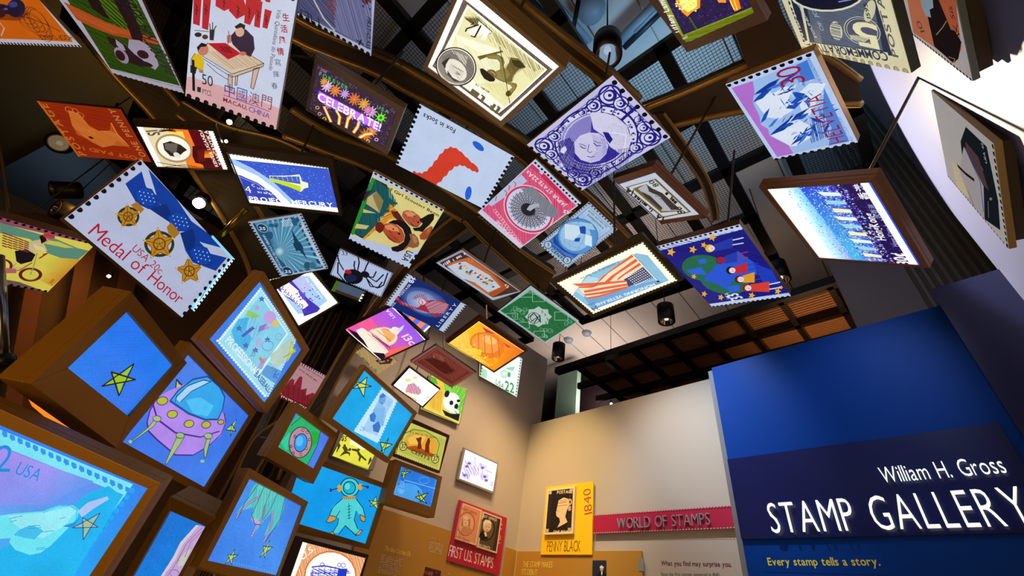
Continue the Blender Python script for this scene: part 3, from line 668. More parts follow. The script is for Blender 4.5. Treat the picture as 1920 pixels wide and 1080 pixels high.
b_ = empty('support_pole', ony(4, 600, 2.5), 'steel support pole at the far left edge', 'pole'); m_ = MB(); m_.tube([ony(-4, 480, 2.5), ony(8, 690, 2.5)], .02, 12); m_.make('pole', STEEL, b_, True)
m_ = MB(); m_.tube([ony(5, 668, 2.48), ony(9, 688, 2.48)], .035, 12); m_.make('clamp', BLACK, b_, True)

# ================================================================== the stamps
# --- top left
A = panel('hoop', 'P', 'orange stamp with scribbled figure reading hoop dance upside down, cut by the top left corner', base='b9b2bd').K(0, 0)
A.p('c45c10', -900, -400, 258, -10, 495, 284, 250, 268, -700, 240)
A.p('8a3a0c', -100, 80, 60, 60, 200, 90, 120, 140, -60, 130); A.e('241a30', 110, 55, 62, 62); A.e('3a3a80', 90, 30, 30, 20); A.e('241a30', 30, 60, 60, 30, 20); A.e('5a4a9a', 40, 60, 14, 8); A.e('3d1b18', 0, 90, 40, 30)
for i in range(9): A.ring('4a2418', 2.5, 180+i*12, 130+(i % 3)*20, 60+i*8, 26+i*3, 20+i*5)
A.l('2a1a14', 5, 60, 90, 200, 120, 330, 170, 410, 212); A.l('9fb0c0', 5, 0, 150, 30, 190, 10, 240)
A.t('HOOP DANCE', 476, 236, 250, 233, '3a1c10', 1.1); A.perf([2], .022, .0065); done('hoop')

A = panel('colobus', 'P', 'green stamp with a black and white monkey on an orange branch, top left', base='a8a2b2').K(0, 0)
A.p('1f3a0c', 420, -60, 900, -60, 1215, 578, 745, 460)
A.hatch(60, '35560f', .004, [420, -60, 900, -60, 1215, 578, 745, 460], 60, .5); A.hatch(30, '0f2206', .004, [420, -60, 900, -60, 1215, 578, 745, 460], 20, .5); A.hatch(14, '5c7a1a', .005, [600, -40, 900, -60, 980, 200, 800, 200], 70, .6)
A.p('a2461a', 430, 10, 560, 70, 700, 140, 830, 190, 980, 230, 1060, 262, 1070, 300, 980, 290, 880, 260, 760, 235, 640, 190, 520, 130)
A.hatch(9, 'c86a30', .003, [430, 20, 700, 150, 980, 250, 760, 220, 520, 110], 25, .4)
A.p('1d0f12', 560, -60, 640, -60, 700, 60, 745, 130, 700, 110, 620, 50); A.p('1d0f12', 740, -60, 840, -60, 900, 80, 960, 230, 965, 290, 900, 280, 860, 170, 800, 60)
A.p('22141a', 720, 240, 800, 270, 850, 310, 900, 350, 990, 380, 1030, 440, 960, 450, 880, 420, 800, 400, 760, 350, 790, 330, 740, 290)
A.p('9a8fa0', 870, 262, 940, 270, 1010, 310, 1055, 380, 1072, 440, 1050, 470, 1000, 440, 960, 400, 905, 360, 865, 320); A.p('9a8fa0', 780, 262, 830, 300, 850, 340, 810, 330, 785, 295); A.e('2a1418', 965, 365, 42, 26, 25); A.e('8f8494', 820, 372, 66, 34, 50); A.e('2a1418', 812, 372, 42, 26, 50); A.e('22141a', 990, 430, 45, 14, 20)
A.t('REPOBLIKA DEMOKRATIKA MALAGASY', 1222, 588, 760, 465, '1c1820', 1.0); A.t('PAOSITRA 1881', 1218, 520, 900, 0, '1c1820', .9); A.perf([2], .022, .006); done('colobus')

A = panel('macau', 'P', 'white and pink stamp of a man and a boy at a table under red banners', base='c9d3ea', side=plain('pale_panel_edge', 'b9b2a8', .4)).K(340, 0)
A.p('d9a9ae', 20, 520, 60, 518, 300, 590, 660, 730, 700, 960, -20, 700)
for q in ((85, -40, 140, -40, 125, 175, 80, 160), (150, -40, 205, -40, 182, 205, 140, 190), (235, -40, 355, -60, 352, 48, 290, 75, 232, 40), (320, 70, 355, 0, 420, -10, 452, 90, 375, 130), (440, -40, 560, -40, 465, 170, 425, 155), (505, 20, 550, 10, 530, 190, 492, 178), (565, 60, 612, 75, 582, 196, 548, 185), (560, -40, 610, -40, 600, 18, 570, 12)): A.p('b8182c', *q)
for x, y in ((105, 60), (168, 60), (290, 10), (385, 70), (460, 80), (520, 100), (575, 130)):
    A.l('4a0814', 6, x-10, y-30, x+8, y-10); A.l('4a0814', 6, x-8, y, x+12, y+14); A.l('4a0814', 6, x+2, y-20, x-2, y+40)
A.p('d8c4ac', 180, 290, 390, 310, 560, 430, 345, 500, 165, 380); A.p('cbb8a6', 345, 500, 560, 430, 545, 460, 370, 520); A.hatch(16, 'b08a66', .002, [180, 350, 340, 470, 560, 430, 400, 340], 20)
A.p('b3122a', 180, 292, 300, 290, 405, 362, 318, 402); A.hatch(7, '5a0a14', .003, [250, 310, 330, 320, 350, 360, 280, 350], 30)
for q in ((320, 500, 318, 590, 345, 610, 348, 510), (368, 515, 365, 575, 378, 575, 385, 512), (490, 465, 470, 590, 490, 602, 530, 455)): A.p('d8b09a', *q); A.l('2a1a18', 4, *q, closed=True)
A.l('2a1a18', 4, 180, 290, 150, 380, 345, 500, 560, 428, 400, 330); A.l('2a1a18', 4, 150, 395, 340, 520, 372, 515, 555, 448, 560, 428); A.l('2a1a18', 4, 175, 430, 240, 490, 320, 540)
A.p('2c1f3a', 385, 190, 440, 200, 490, 250, 498, 330, 470, 385, 440, 370, 400, 350, 350, 300, 330, 250); A.e('d8a890', 398, 215, 30, 34); A.p('16141c', 362, 180, 400, 155, 435, 170, 430, 205, 410, 185, 375, 195); A.p('c87a6a', 310, 240, 340, 235, 340, 290, 312, 290); A.e('c86a5a', 418, 362, 24, 14); A.l('16141c', 4, 322, 210, 326, 240, 318, 300)
A.p('d9b81c', 95, 360, 140, 370, 160, 420, 150, 480, 120, 465, 70, 440, 72, 400); A.e('c87a6a', 150, 335, 38, 40); A.p('16100e', 108, 320, 140, 288, 178, 300, 170, 315, 135, 318, 118, 345); A.p('2a2226', 65, 440, 110, 455, 100, 500, 65, 490); A.p('a07850', 120, 470, 150, 480, 155, 495, 128, 490); A.l('2a1a18', 3, 95, 360, 70, 400, 70, 440, 120, 465, 155, 480)
A.p('2a2626', 195, 200, 230, 200, 222, 275, 195, 270); A.l('2a2626', 6, 200, 200, 195, 160); A.l('2a2626', 6, 215, 200, 215, 152); A.l('2a2626', 6, 225, 200, 240, 175); A.e('2a2020', 118, 235, 24, 16); A.e('5a3028', 165, 250, 20, 16); A.l('2a2020', 4, 95, 205, 190, 215)
for i, ch in enumerate('生活風情'): A.t(ch, 688-i*12, 138+i*76, 734-i*12, 142+i*76, 'a8142c', 1.05, True)
for i, ch in enumerate('寫揮春'): A.t(ch, 636-i*11, 438+i*78, 676-i*11, 442+i*78, '1c1c24')
A.t('Vida Quotidiana do Passado', 652, 60, 594, 470, '26263a', 1.1)
A.t('1', 80, 606, 98, 611, '16141c', 2.2, True); A.t('50', 145, 566, 218, 586, '16141c', 1.25); A.t('PTCS.', 148, 636, 212, 652, '16141c', 2.0); A.p('2a2a30', 112, 585, 138, 590, 136, 625, 112, 618)
for i, (ch, c_) in enumerate((('中', '2a3a9a'), ('國', '4a3a9a'), ('澳', '7a1c3a'), ('門', '8a1c2c'))): A.t(ch, 294+i*83, 638+i*25, 362+i*83, 660+i*25, c_, 1.2)
A.l('4a3aaa', 4, 290, 640, 600, 752); A.t('MACAU,', 286, 682, 448, 742, '8a1430', .95, True); A.t('CHINA', 458, 750, 598, 802, '4638a0', 1.05)
A.perf([0, 2], .032, .010); done('macau')

A = panel('hero', 'P', 'grey-violet stamp lettered hero upside down and first-class, cut by the top edge', base='aab0cc', side=plain('pale_violet_edge', '8a88a0', .4)).K(340, 0)
A.p('55587e', 560, -60, 1290, -200, 1280, 335, 1262, 330, 760, 66, 640, -20)
A.hatch(40, '7c80a8', .004, [1010, -60, 1290, -100, 1280, 330, 1040, 200], 70, .5); A.hatch(26, '34365a', .004, [700, -60, 1030, -60, 1040, 190, 780, 70], 30, .5)
A.l('b9b4b4', 14, 890, -10, 960, 120, 1035, 205); A.hatch(8, '7a3a34', .005, [960, -20, 1050, -20, 1040, 140, 990, 60], 60); A.dots(60, ['6a2a2a', '30284a'], .004, .01, .72, .1, .98, .5)
A.t('HERO', 930, 120, 668, -10, '2a2c44', .9); A.t('FIRST-CLASS', 1256, 110, 1250, 322, '15151f', 1.0, True); A.l('15151f', 8, 1182, 268, 1232, 300); A.l('15151f', 8, 1215, 268, 1200, 302); A.perf([2], .034, .012); done('hero')

A = panel('celebrate', 'L', 'framed lightbox stamp reading celebrate in neon letters over fireworks', .05, [(594, 119.5), (744, 207), (722, 279), (579, 205.5)], base='3c2a3e', side=plain('grey_bronze_frame', '857057', .4, .4)).K(340, 0)
A.dots(500, ['5a4258', '2a1c30', '6a4c60'], .002, .005)
A.perfq('1c1214', .016, .004, (1, 3))
for x, y, r, c_ in ((985, 580, 34, 'ffd9ff'), (965, 550, 22, 'ffb040'), (1040, 610, 34, 'ff9a3c'), (1105, 632, 26, 'e0b0ff'), (1170, 668, 36, 'ff8a30'), (1235, 700, 34, 'ffc040'), (1285, 752, 34, 'f0c8ff'), (1262, 740, 26, 'ff9ad0'), (1000, 700, 26, 'ff80ff'), (1150, 770, 30, 'ffb0c0'), (1290, 880, 34, 'ffae50'), (1250, 905, 36, 'ff9020'), (1215, 780, 22, 'a080ff')):
    A.e(c_, x, y, r, r, edge='5a2c4a'); 
    for k in range(10): a = k*.628; A.l(c_, 5, x+cos(a)*r*.5, y+sin(a)*r*.5, x+cos(a)*r*1.2, y+sin(a)*r*1.2)
A.l(hx('7a3cff', 1.3), 66, 940, 640, 1330, 850); A.l(hx('c86cff', 1.2), 50, 945, 640, 1325, 845)
A.t('CELEBRATE!', 925, 668, 1345, 880, hx('fff0ff', 1.3), 1.15, True)
for q in ((970, 715, 990, 760, 1015, 815), (1052, 740, 1075, 780, 1068, 832), (1155, 770, 1130, 800, 1118, 855), (1205, 815, 1195, 850, 1168, 888), (1290, 895, 1250, 900, 1205, 925)): A.l('ff9420', 20, *q); A.l(hx('fff0a0', 1.3), 9, *q)
for x, y, c_ in ((925, 720, 'ffb050'), (940, 762, 'ff9ad0'), (972, 795, 'ffc860'), (1322, 935, 'f0c0ff'), (1265, 945, 'ffd080')): A.ring(c_, 4, x, y, 11, 9)
for x, y in ((1055, 715), (1225, 820)):
    for k in range(8): a = k*.785; A.l('8a9aff', 5, x+cos(a)*14, y+sin(a)*10, x+cos(a)*30, y+sin(a)*22)
A.e(hx('60ff30', 1.2), 1352, 787, 24, 22); A.e('207818', 1352, 787, 10, 10)
for k in range(9): a = k*.7; A.l('a0e020', 5, 1352+cos(a)*26, 787+sin(a)*24, 1352+cos(a)*38, 787+sin(a)*36)
A.t('2011', 945, 468, 985, 490, 'd070c0'); A.t('FOREVER', 938, 500, 1130, 602, '46c060', 1.1, True, .25); A.t('USA', 1325, 722, 1404, 760, '46c070', 1.0, True, .25); done('celebrate')

A = panel('ivpenny', 'L', 'large bright framed lightbox with sepia stamp of an archer and an oval portrait lying sideways', .06, [(868, -25), (1048, 125), (938, 227.8), (801.7, 126.4)], base='fffff0', side=plain('tan_frame', 'a08050', .4, .4)).K(780, 0)
A.ab(A.clip, hx('fffff0', 1.15))
IV = [345, 5, 922, 467, 575, 785, 112, 435]
A.hatch(3, '3a2a22', .003, [340, 0, 925, 470, 578, 790, 105, 440], 0)
A.p('5a4a44', 322, -10, 925, 468, 572, 788, 110, 446, 180, 320); A.hatch(120, '9a8a80', .0012, [322, -10, 925, 468, 572, 788, 110, 446, 180, 320], 40, .5)
A.p('fffce8', 348, 28, 888, 468, 640, 700, 560, 762, 130, 440, 200, 318); A.l('2a1a12', 4, 345, 22, 893, 468, 566, 772, 300, 585)
A.p('f1ebb4', 352, 50, 872, 468, 600, 722, 390, 545, 245, 300); A.p('fbfbdc', 270, 230, 560, 330, 620, 560, 420, 560, 300, 400)
A.hatch(26, 'a08a3a', .0016, [370, 70, 870, 466, 780, 540, 560, 330, 400, 190], 38, .5); A.hatch(22, '6a5420', .0022, [520, 210, 860, 460, 800, 480, 640, 350, 520, 260], 36, .5); A.hatch(26, 'd8cc7a', .002, [260, 260, 560, 420, 640, 690, 420, 545], 36, .5)
A.p('8f8048', 330, 120, 420, 120, 500, 215, 470, 235); A.hatch(20, '4a3c18', .002, [320, 110, 430, 110, 520, 215, 470, 250], 38)
A.p('fffff2', 425, 135, 515, 210, 490, 225, 470, 272, 440, 262, 455, 225, 400, 245, 340, 215, 420, 165); A.l('2a1c10', 6, 425, 135, 515, 212); A.l('2a1c10', 9, 440, 170, 398, 248, 372, 240); A.l('2a1c10', 8, 425, 165, 345, 190, 335, 210); A.l('2a1c10', 5, 338, 125, 392, 150, 372, 165)
# archer, lying on his side as the stamp is turned
A.p('6b5a1e', 415, 378, 470, 365, 585, 338, 590, 348, 480, 382, 432, 402); A.p('6d5c20', 470, 372, 540, 360, 585, 380, 598, 420, 575, 440, 560, 400, 490, 392)
A.p('86763a', 520, 500, 545, 475, 580, 462, 610, 455, 630, 420, 640, 385, 690, 392, 725, 420, 742, 452, 700, 462, 672, 490, 655, 520, 650, 548, 625, 556, 590, 552, 555, 535, 530, 520)
A.hatch(30, '3e3410', .0013, [560, 470, 630, 420, 640, 385, 740, 450, 680, 480, 655, 548, 600, 552], 50); A.hatch(16, 'b0a460', .0014, [545, 480, 610, 455, 640, 500, 600, 545, 550, 520], 120); A.p('2a2008', 645, 400, 700, 405, 742, 450, 700, 458, 665, 440); A.hatch(20, '5a4c1c', .0015, [620, 380, 700, 390, 742, 452, 670, 500, 640, 440], 20)
A.e('7a6a34', 512, 494, 36, 28, 20); A.p('2a1c10', 432, 462, 452, 458, 480, 478, 512, 508, 538, 528, 530, 546, 500, 548, 462, 528, 440, 494); A.l('e8dca8', 3, 505, 478, 528, 490, 535, 505); A.l('2a1c0c', 4, 508, 500, 522, 506)
A.p('948446', 648, 552, 682, 560, 684, 580, 662, 612, 640, 645, 618, 642, 622, 612, 650, 588, 640, 572, 610, 560, 600, 548); A.l('3a2c10', 3, 655, 560, 680, 570, 672, 598, 640, 636); A.e('5a4a1c', 625, 628, 18, 20, 20); A.p('948446', 470, 368, 520, 360, 560, 366, 592, 385, 600, 420, 590, 460, 570, 470, 568, 420, 548, 395, 500, 388)
A.l('3a2c10', 2.5, 470, 368, 560, 366, 600, 420)
A.l('3a2c10', 5, 568, 312, 600, 490, 636, 695)
for rx, c_, ry in ((140, '4a3a38', 128), (132, 'f4f0da', 120), (122, '8f877c', 110)): A.e(c_, 273, 445, rx, ry, 30, 40)
A.hatch(44, '3c342e', .0014, [180, 380, 260, 340, 370, 400, 400, 500, 330, 560, 200, 500], 10, .4)
A.e('ece6d4', 270, 468, 88, 60, 45); A.hatch(12, '7a7066', .0014, [240, 420, 330, 480, 300, 540, 220, 470], 40); A.p('3a302a', 175, 420, 205, 395, 235, 380, 205, 430, 200, 460); A.p('4a403a', 215, 470, 250, 520, 310, 550, 260, 545, 215, 500); A.l('3a302a', 4, 250, 440, 320, 480); A.l('3a302a', 5, 275, 478, 300, 500, 270, 490); A.hatch(8, 'f4f0e0', .003, [240, 330, 350, 380, 340, 440, 270, 370], 35)
A.ring('2e2420', 5, 273, 445, 138, 126, 30, 40); A.ring('2e2420', 3, 273, 445, 124, 112, 30, 40)
A.p('fffff0', 395, 590, 520, 665, 590, 725, 560, 755, 390, 620); A.words(566, 722, 392, 600, 46, '6a5c40', .75); A.words(498, 612, 412, 562, 14, '1c1408')
A.perfq('b8a874', .035, .008, (2,)); done('ivpenny')

A = panel('fox', 'P', 'white stamp lettered fox in socks upside down, with a wavy red band and blue ovals', base='c4d6f4', side=plain('grey_panel_edge', '8a8a8a', .4)).K(620, 260, 5.094)
RED = 'd6402c'; up_ = []; lo_ = []
for i in range(25):
    f = i/24; x = 790+f*620; y = 330-f*120+sin(f*7.5)*85; w_ = 22+70*sin(pi*f)**.8+(9 if i % 2 else -5); up_ += [x-w_*.35, y-w_]; lo_ = [x+w_*.35, y+w_]+lo_
A.p(RED, *up_, *lo_)
for x, y, ro in ((1410, 70, 40), (1315, 520, 100)): A.e('1e62dc', x, y, 66, 30, ro)
A.K(780, 0); A.t('Fox in Socks', 270, 872, 55, 762, '0c0c12', 1.15, True); A.perf([1, 3], .03, .010); done('fox')

# --- the blue portrait stamp
A = panel('queen', 'P', 'white and indigo stamp with a sideways oval portrait ringed by scrolls', base='c6c8ea', side=plain('copper_panel_edge', 'a5682c', .4, .5)).K(780, 0)
cx, cy = 1210, 985; IND = '241a86'
A.U('8a86c8', .055, .05, .945, .05, .945, .95, .055, .95); A.U('d4d6f2', .07, .06, .93, .06, .93, .94, .07, .94)
for r_, c_ in ((.195, IND), (.186, 'dcdcf4'), (.158, IND), (.152, 'e2e2f6'), (.144, '3a30a0')): A.E(c_, .5, .5, r_, 48, r_*1.12)
for i in range(64):
    a = i*2*pi/64; u, v = .5+.172/A.W*cos(a), .5+.172*1.12/A.Hh*sin(a)
    if i % 2: A.E('2c2290', u, v, .006, 8)
for su in (0, 1):
    for sv in (0, 1):
        f = lambda u, v: (u if su == 0 else 1-u, v if sv == 0 else 1-v)
        for (u, v, r_) in ((.15, .12, .052), (.30, .10, .036), (.13, .27, .036), (.42, .085, .022), (.11, .38, .022)):
            uu, vv = f(u, v); A.E(IND, uu, vv, r_, 26); A.E('d8daf4', uu, vv, r_*.82, 26); A.E(IND, uu+.004, vv, r_*.58, 22); A.E('d8daf4', uu-.006, vv+.006, r_*.38, 20); A.E(IND, uu, vv, r_*.16, 12)
        A.L(IND, .007, *f(.09, .06), *f(.2, .065), *f(.36, .07), *f(.48, .055)); A.L(IND, .007, *f(.07, .08), *f(.075, .2), *f(.085, .34), *f(.07, .48))
A.K(780, 0); A.hatch(90, 'a8a4e0', .0009, [955, 960, 1010, 840, 1120, 770, 1190, 750, 1180, 900, 1080, 960, 1060, 1130, 980, 1080], 60, .2)
A.p('d6d4f0', 1175, 752, 1260, 748, 1350, 775, 1425, 840, 1450, 920, 1440, 1000, 1380, 1030, 1310, 980, 1270, 910, 1200, 860); A.dots(420, ['4038a8', '5a54b8'], .0007, .0013, .44, .2, .8, .46); A.l('f0f0fc', 5, 1300, 880, 1420, 900, 1410, 990)
A.hatch(46, '1e1680', .0018, [1270, 1010, 1450, 985, 1430, 1130, 1330, 1230, 1200, 1270, 1090, 1230, 1180, 1150, 1280, 1100], 40, .4)
A.hatch(70, '1a1278', .0022, [960, 950, 1040, 920, 1075, 960, 1070, 1030, 1110, 1080, 1180, 1100, 1250, 1095, 1230, 1170, 1120, 1200, 1020, 1150, 970, 1060], 65, .5); A.hatch(40, '2a2290', .002, [960, 950, 1040, 920, 1075, 1000, 1110, 1080, 1200, 1110, 1120, 1190, 1020, 1150, 970, 1060], 20, .5)
A.p('cfcdec', 1070, 950, 1110, 905, 1170, 885, 1235, 890, 1280, 925, 1300, 975, 1285, 1030, 1240, 1075, 1180, 1090, 1115, 1070, 1075, 1025); A.hatch(34, '8a84cc', .0009, [1180, 890, 1280, 930, 1295, 1000, 1240, 1070, 1160, 1085, 1220, 1010, 1200, 950], 55, .3); A.hatch(14, '5a52b4', .0012, [1240, 900, 1290, 940, 1290, 1030, 1255, 1050, 1262, 980], 60)
A.p(IND, 1262, 880, 1300, 885, 1330, 930, 1310, 960, 1285, 930); A.l(IND, 6, 1110, 975, 1128, 990, 1148, 992); A.l(IND, 4, 1104, 960, 1130, 968, 1152, 978); A.l(IND, 6, 1200, 955, 1222, 975, 1248, 972); A.l(IND, 4, 1200, 938, 1225, 952, 1252, 956); A.l('4a42a8', 4, 1170, 965, 1160, 1010, 1176, 1022, 1192, 1012); A.l('3a32a0', 5, 1158, 1045, 1182, 1052, 1205, 1044)
A.p('e0e0f6', 985, 990, 1010, 975, 1020, 1000, 1000, 1030, 975, 1015)
for i, ch in enumerate('VLEINCE DJ VUE OSO'):
    if ch == ' ': continue
    a = radians(-150+i*17); u0, v0 = .5+.163/A.W*cos(a), .5+.163*1.12/A.Hh*sin(a); a2 = a+.09; u1, v1 = .5+.163/A.W*cos(a2), .5+.163*1.12/A.Hh*sin(a2); A.TU(ch, u0, v0, u1, v1, IND, 1.3, True)
A.perf([0, 2], .048, .012, inset=.010); done('queen')

# --- top right
A = panel('tiffany', 'L', 'framed lightbox stamp of a glowing stained glass lamp, cut by the top edge', .045, [(1166, -88), (1352, -118), (1414, 25), (1286.4, 82)], base='2a1c48', side=plain('mauve_bronze_frame', '8c7260', .4, .4)).K(1160, 0)
A.dots(700, ['3c2a70', '20143a', '4a2c5a'], .002, .006)
A.p('8e9a20', 425, 240, 905, 45, 930, 95, 455, 300); A.p('8e9a20', 180, -150, 250, -150, 440, 240, 425, 262)
A.K(1160, 0); A.hatch(26, '5a6a10', .003, [430, 245, 905, 55, 915, 90, 455, 290], 10, .6)
for i in range(16): x = 470+i*29; y = 293-i*12.2; A.e('241640' if i % 2 == 0 else '8e9a20', x, y, 13, 13)
A.p('ff9a20', 350, -100, 560, -100, 550, 50, 500, 75, 465, 110, 430, 80, 400, 30); A.p(hx('fff07a', 1.2), 380, -80, 530, -90, 530, 40, 470, 80, 430, 50)
for i in range(60): A.e(['fff6b0', 'e8f060', 'ffd040', 'ffffd0'][i % 4], 390+(i*37) % 140, -60+(i*53) % 130, 7, 6)
A.p('ff8a10', 730, -60, 800, -60, 830, 50, 790, 70, 765, 30); A.l(hx('ffe070', 1.1), 7, 750, -20, 785, 60); A.l(hx('ffe070', 1.1), 7, 775, -30, 805, 60); A.p('ff9c30', 640, -60, 720, -60, 730, 10, 680, 10)
A.l('4a5a20', 12, 480, 110, 530, 190); A.t('Tiffany Lamp', 418, 218, 300, -30, 'f4ecf8', 1.2, True); A.t('2007', 438, 262, 475, 246, 'f4f4d0'); done('tiffany')

A = panel('five', 'P', 'thick steel-blue engraved stamp reading 5 and 1595 upside down, lit from the right', .028, base='d6cfa8', side=plain('grey_green_edge', '55584a', .35, .3)).K(1440, 0)
A.p('262c40', 110, -60, 790, -60, 880, 380, 250, 300); A.p('d8d4b0', 125, -60, 220, -60, 285, 292, 252, 300); A.p('22283e', 140, -60, 195, -60, 268, 270, 240, 285)
A.p('d8d4b0', 285, 285, 810, 352, 818, 378, 290, 305); A.t('COMMEMORATIVE', 800, 352, 295, 290, '2a2c38', 1.1, True)
A.p('3c4660', 240, -60, 700, -60, 780, 340, 320, 285); A.hatch(60, '8a94a0', .0012, [240, -60, 700, -60, 780, 340, 320, 285], 12, .2)
A.e('d8d8bc', 400, -55, 260, 132); A.e('10142c', 400, -60, 246, 124); A.l('8a9ad0', 6, 480, 10, 560, -5, 640, -30)
A.t('UNITED STATES', 262, 290, 130, -60, 'd8d8c0', 1.0, True); A.t('FOUNDING', 335, 250, 215, 20, 'b8c8d0', .8, True); A.t('OF JO', 385, 205, 320, 60, '9ac0d0', .9)
for rx, c_ in ((128, 'c8c8a8'), (122, '3a4258'), (112, 'b8b89c'), (106, '4a5064')): A.e(c_, 640, 205, rx, rx*.72, 20, 30)
A.t('5', 735, 165, 560, 138, 'e8e2b4', .52, True); A.hatch(14, 'd0cda8', .002, [560, 230, 700, 250, 660, 280, 560, 262], 10); A.e('d8d8bc', 465, 205, 40, 66, -15); A.hatch(12, '20263c', .003, [430, 150, 490, 150, 500, 270, 430, 260], 5)
A.e('d0cda8', 692, 70, 36, 76, 15); A.t('1595', 700, 122, 674, 18, '20242c', .7, True)
A.p('dcd6ae', 715, -60, 800, -60, 910, 390, 850, 385); A.t('POSTA', 888, 385, 770, -40, '5a5c54', .5, True)
A.p('ded6a8', 300, 378, 960, 470, 970, 492, 245, 335); A.perf([2], .036, .012, '8c8260'); A.perf([2], .036, .008, 'b0a478'); done('five')

A = panel('king', 'P', 'tall orange-brown stamp with a pale wing and signature on the lit right wall', .018, base='cfc4c4', mat=PRINT_K, side=plain('steel_green_edge', '7c8478', .35, .4), mount=False).K(1580, 0, 5.094)
A.p('d07a5a', 600, -120, 1070, -120, 1140, 470, 1075, 600, 870, 440, 680, 310); A.p('241a1a', 770, -60, 900, -60, 1000, 160, 1140, 400, 1110, 560, 1060, 600, 880, 440, 830, 220)
A.p('9ab0c0', 735, -60, 860, -60, 872, 70, 835, 90, 850, 165, 800, 150, 760, 60); A.p('c86a48', 900, -60, 1080, -60, 1120, 300, 1040, 280); A.hatch(16, 'b85c3c', .003, [900, -60, 1080, -60, 1120, 300, 1040, 280], 70, .5)
A.t('10', 790, 300, 740, 190, '6a4a44', .9); A.t('Sis', 1085, 190, 1050, 60, '4a2014', .8); A.l('3a1810', 8, 1060, 240, 1120, 320, 1040, 380); A.l('3a1810', 6, 1100, 230, 1085, 340); A.l('d8b060', 4, 900, 330, 960, 260, 1000, 195); A.l('c8a050', 4, 1020, 540, 1080, 560, 1060, 600); A.perf([2], .02, .006); done('king')

A = panel('plane', 'P', 'dark stamp with an aeroplane wing and sideways USA 42 on the lit right wall', .022, base='c4c0c0', mat=PRINT_K, side=plain('tan_panel_edge', 'b08c50', .35, .4), mount=False).K(1580, 200, 5.094)  # pale base glows for the spotlight's white-out at the left
A.p('1c2228', 1180, 190, 1380, 380, 1490, 900, 1510, 1180, 1340, 1060, 1160, 620, 1130, 330); A.p('b8b0b4', 1160, 380, 1350, 760, 1360, 1080, 1200, 900, 1120, 600); A.p('5a4446', 1175, 330, 1300, 480, 1400, 800, 1340, 740, 1180, 400)
A.l('5a6ac0', 12, 1175, 400, 1320, 720, 1350, 1000); A.l('1c1818', 16, 1100, 560, 1180, 640, 1260, 700); A.p('d8cca8', 1040, 520, 1100, 560, 1220, 880, 1100, 780); A.l('8a3030', 6, 1200, 800, 1260, 950)
A.t('USA 42', 1386, 545, 1345, 350, 'd8d8e0', 1.1); A.e('8a8a80', 1420, 880, 14, 14); A.l('9a9a90', 5, 1395, 900, 1400, 1060); A.l('9a9a90', 4, 1350, 610, 1330, 570); A.perf([1], .028, .010, '1a1a1a'); A.perf([2], .028, .006, '5a5048'); done('plane')

A = panel('helvetia', 'P', 'white-bordered blue and pink mountain stamp lettered helvetia 30', .04, base='bcd0f4', side=plain('golden_panel_edge', 'a8722c', .35, .5)).K(1160, 0)
A.p('b372d0', 762, 592, 905, 545, 1180, 1035, 1070, 1058)
A.p('9cc0f0', 905, 545, 1290, 385, 1560, 945, 1178, 1035, 1160, 985, 1020, 915, 1010, 870, 960, 840, 950, 780, 905, 690, 918, 610)
A.p('dfeafc', 925, 690, 960, 640, 1060, 620, 1120, 580, 1180, 590, 1140, 680, 1180, 740, 1080, 800, 1000, 790, 960, 740); A.p('dfeafc', 1030, 915, 1100, 880, 1200, 800, 1300, 850, 1290, 930, 1200, 985, 1160, 985); A.p('dfeafc', 1200, 640, 1290, 560, 1400, 560, 1330, 700, 1290, 780, 1240, 760)
rr = random.Random(3)
DK, MD, LT = ['1746a8', '1c50b8', '12389a'], ['3a78d8', '5a94e4'], ['e4eefc', 'd4e4fa']
def shard(x, y, L_, w_, ang, col):
    a = radians(ang); dx, dy = cos(a)*L_, sin(a)*L_; nx, ny = -sin(a)*w_, cos(a)*w_
    A.p(col, x, y, x+dx*.3+nx, y+dy*.3+ny, x+dx*.7+nx*.6, y+dy*.7+ny*.6, x+dx, y+dy, x+dx*.6-nx*.7, y+dy*.6-ny*.7, x+dx*.2-nx*.4, y+dy*.2-ny*.4)
for (x, y, L_, w_, ang, c_) in ((905, 690, 230, 22, -40, DK), (910, 640, 220, 18, -32, DK), (1000, 600, 190, 14, -20, MD), (960, 830, 120, 16, -60, DK), (1020, 912, 330, 26, -35, DK), (1080, 870, 260, 18, -28, DK), (1010, 860, 100, 12, -45, MD), (1160, 980, 240, 16, -40, DK), (1200, 985, 200, 12, -50, MD), (1130, 730, 160, 34, -32, DK), (1170, 620, 140, 30, 20, DK), (1240, 640, 130, 20, 50, MD), (1080, 560, 160, 12, -28, DK), (1200, 480, 120, 26, 60, MD), (1290, 790, 120, 14, 20, DK), (1310, 830, 110, 14, 70, DK), (1350, 720, 150, 22, 60, MD), (1290, 880, 130, 10, 10, MD), (1380, 900, 90, 12, -60, DK)):
    shard(x, y, L_, w_, ang, rr.choice(c_))
for i in range(90):
    t_ = rr.random(); u_ = rr.random(); x = 930+t_*250+u_*330; y = 610+t_*350-u_*130; shard(x, y, 26+rr.random()*70, 1.5+rr.random()*6, -35+rr.uniform(-25, 25)+(90 if rr.random() < .2 else 0), rr.choice(DK+DK+MD+LT+LT))
A.p('4c86dc', 1390, 585, 1560, 945, 1420, 975, 1440, 850, 1380, 760); A.p('dceafa', 1280, 760, 1330, 560, 1392, 570, 1300, 750); A.hatch(12, '1a44a4', .003, [1300, 800, 1370, 800, 1440, 900, 1300, 960], 100)
A.p('3f7cd8', 1200, 430, 1275, 395, 1330, 520, 1250, 545)
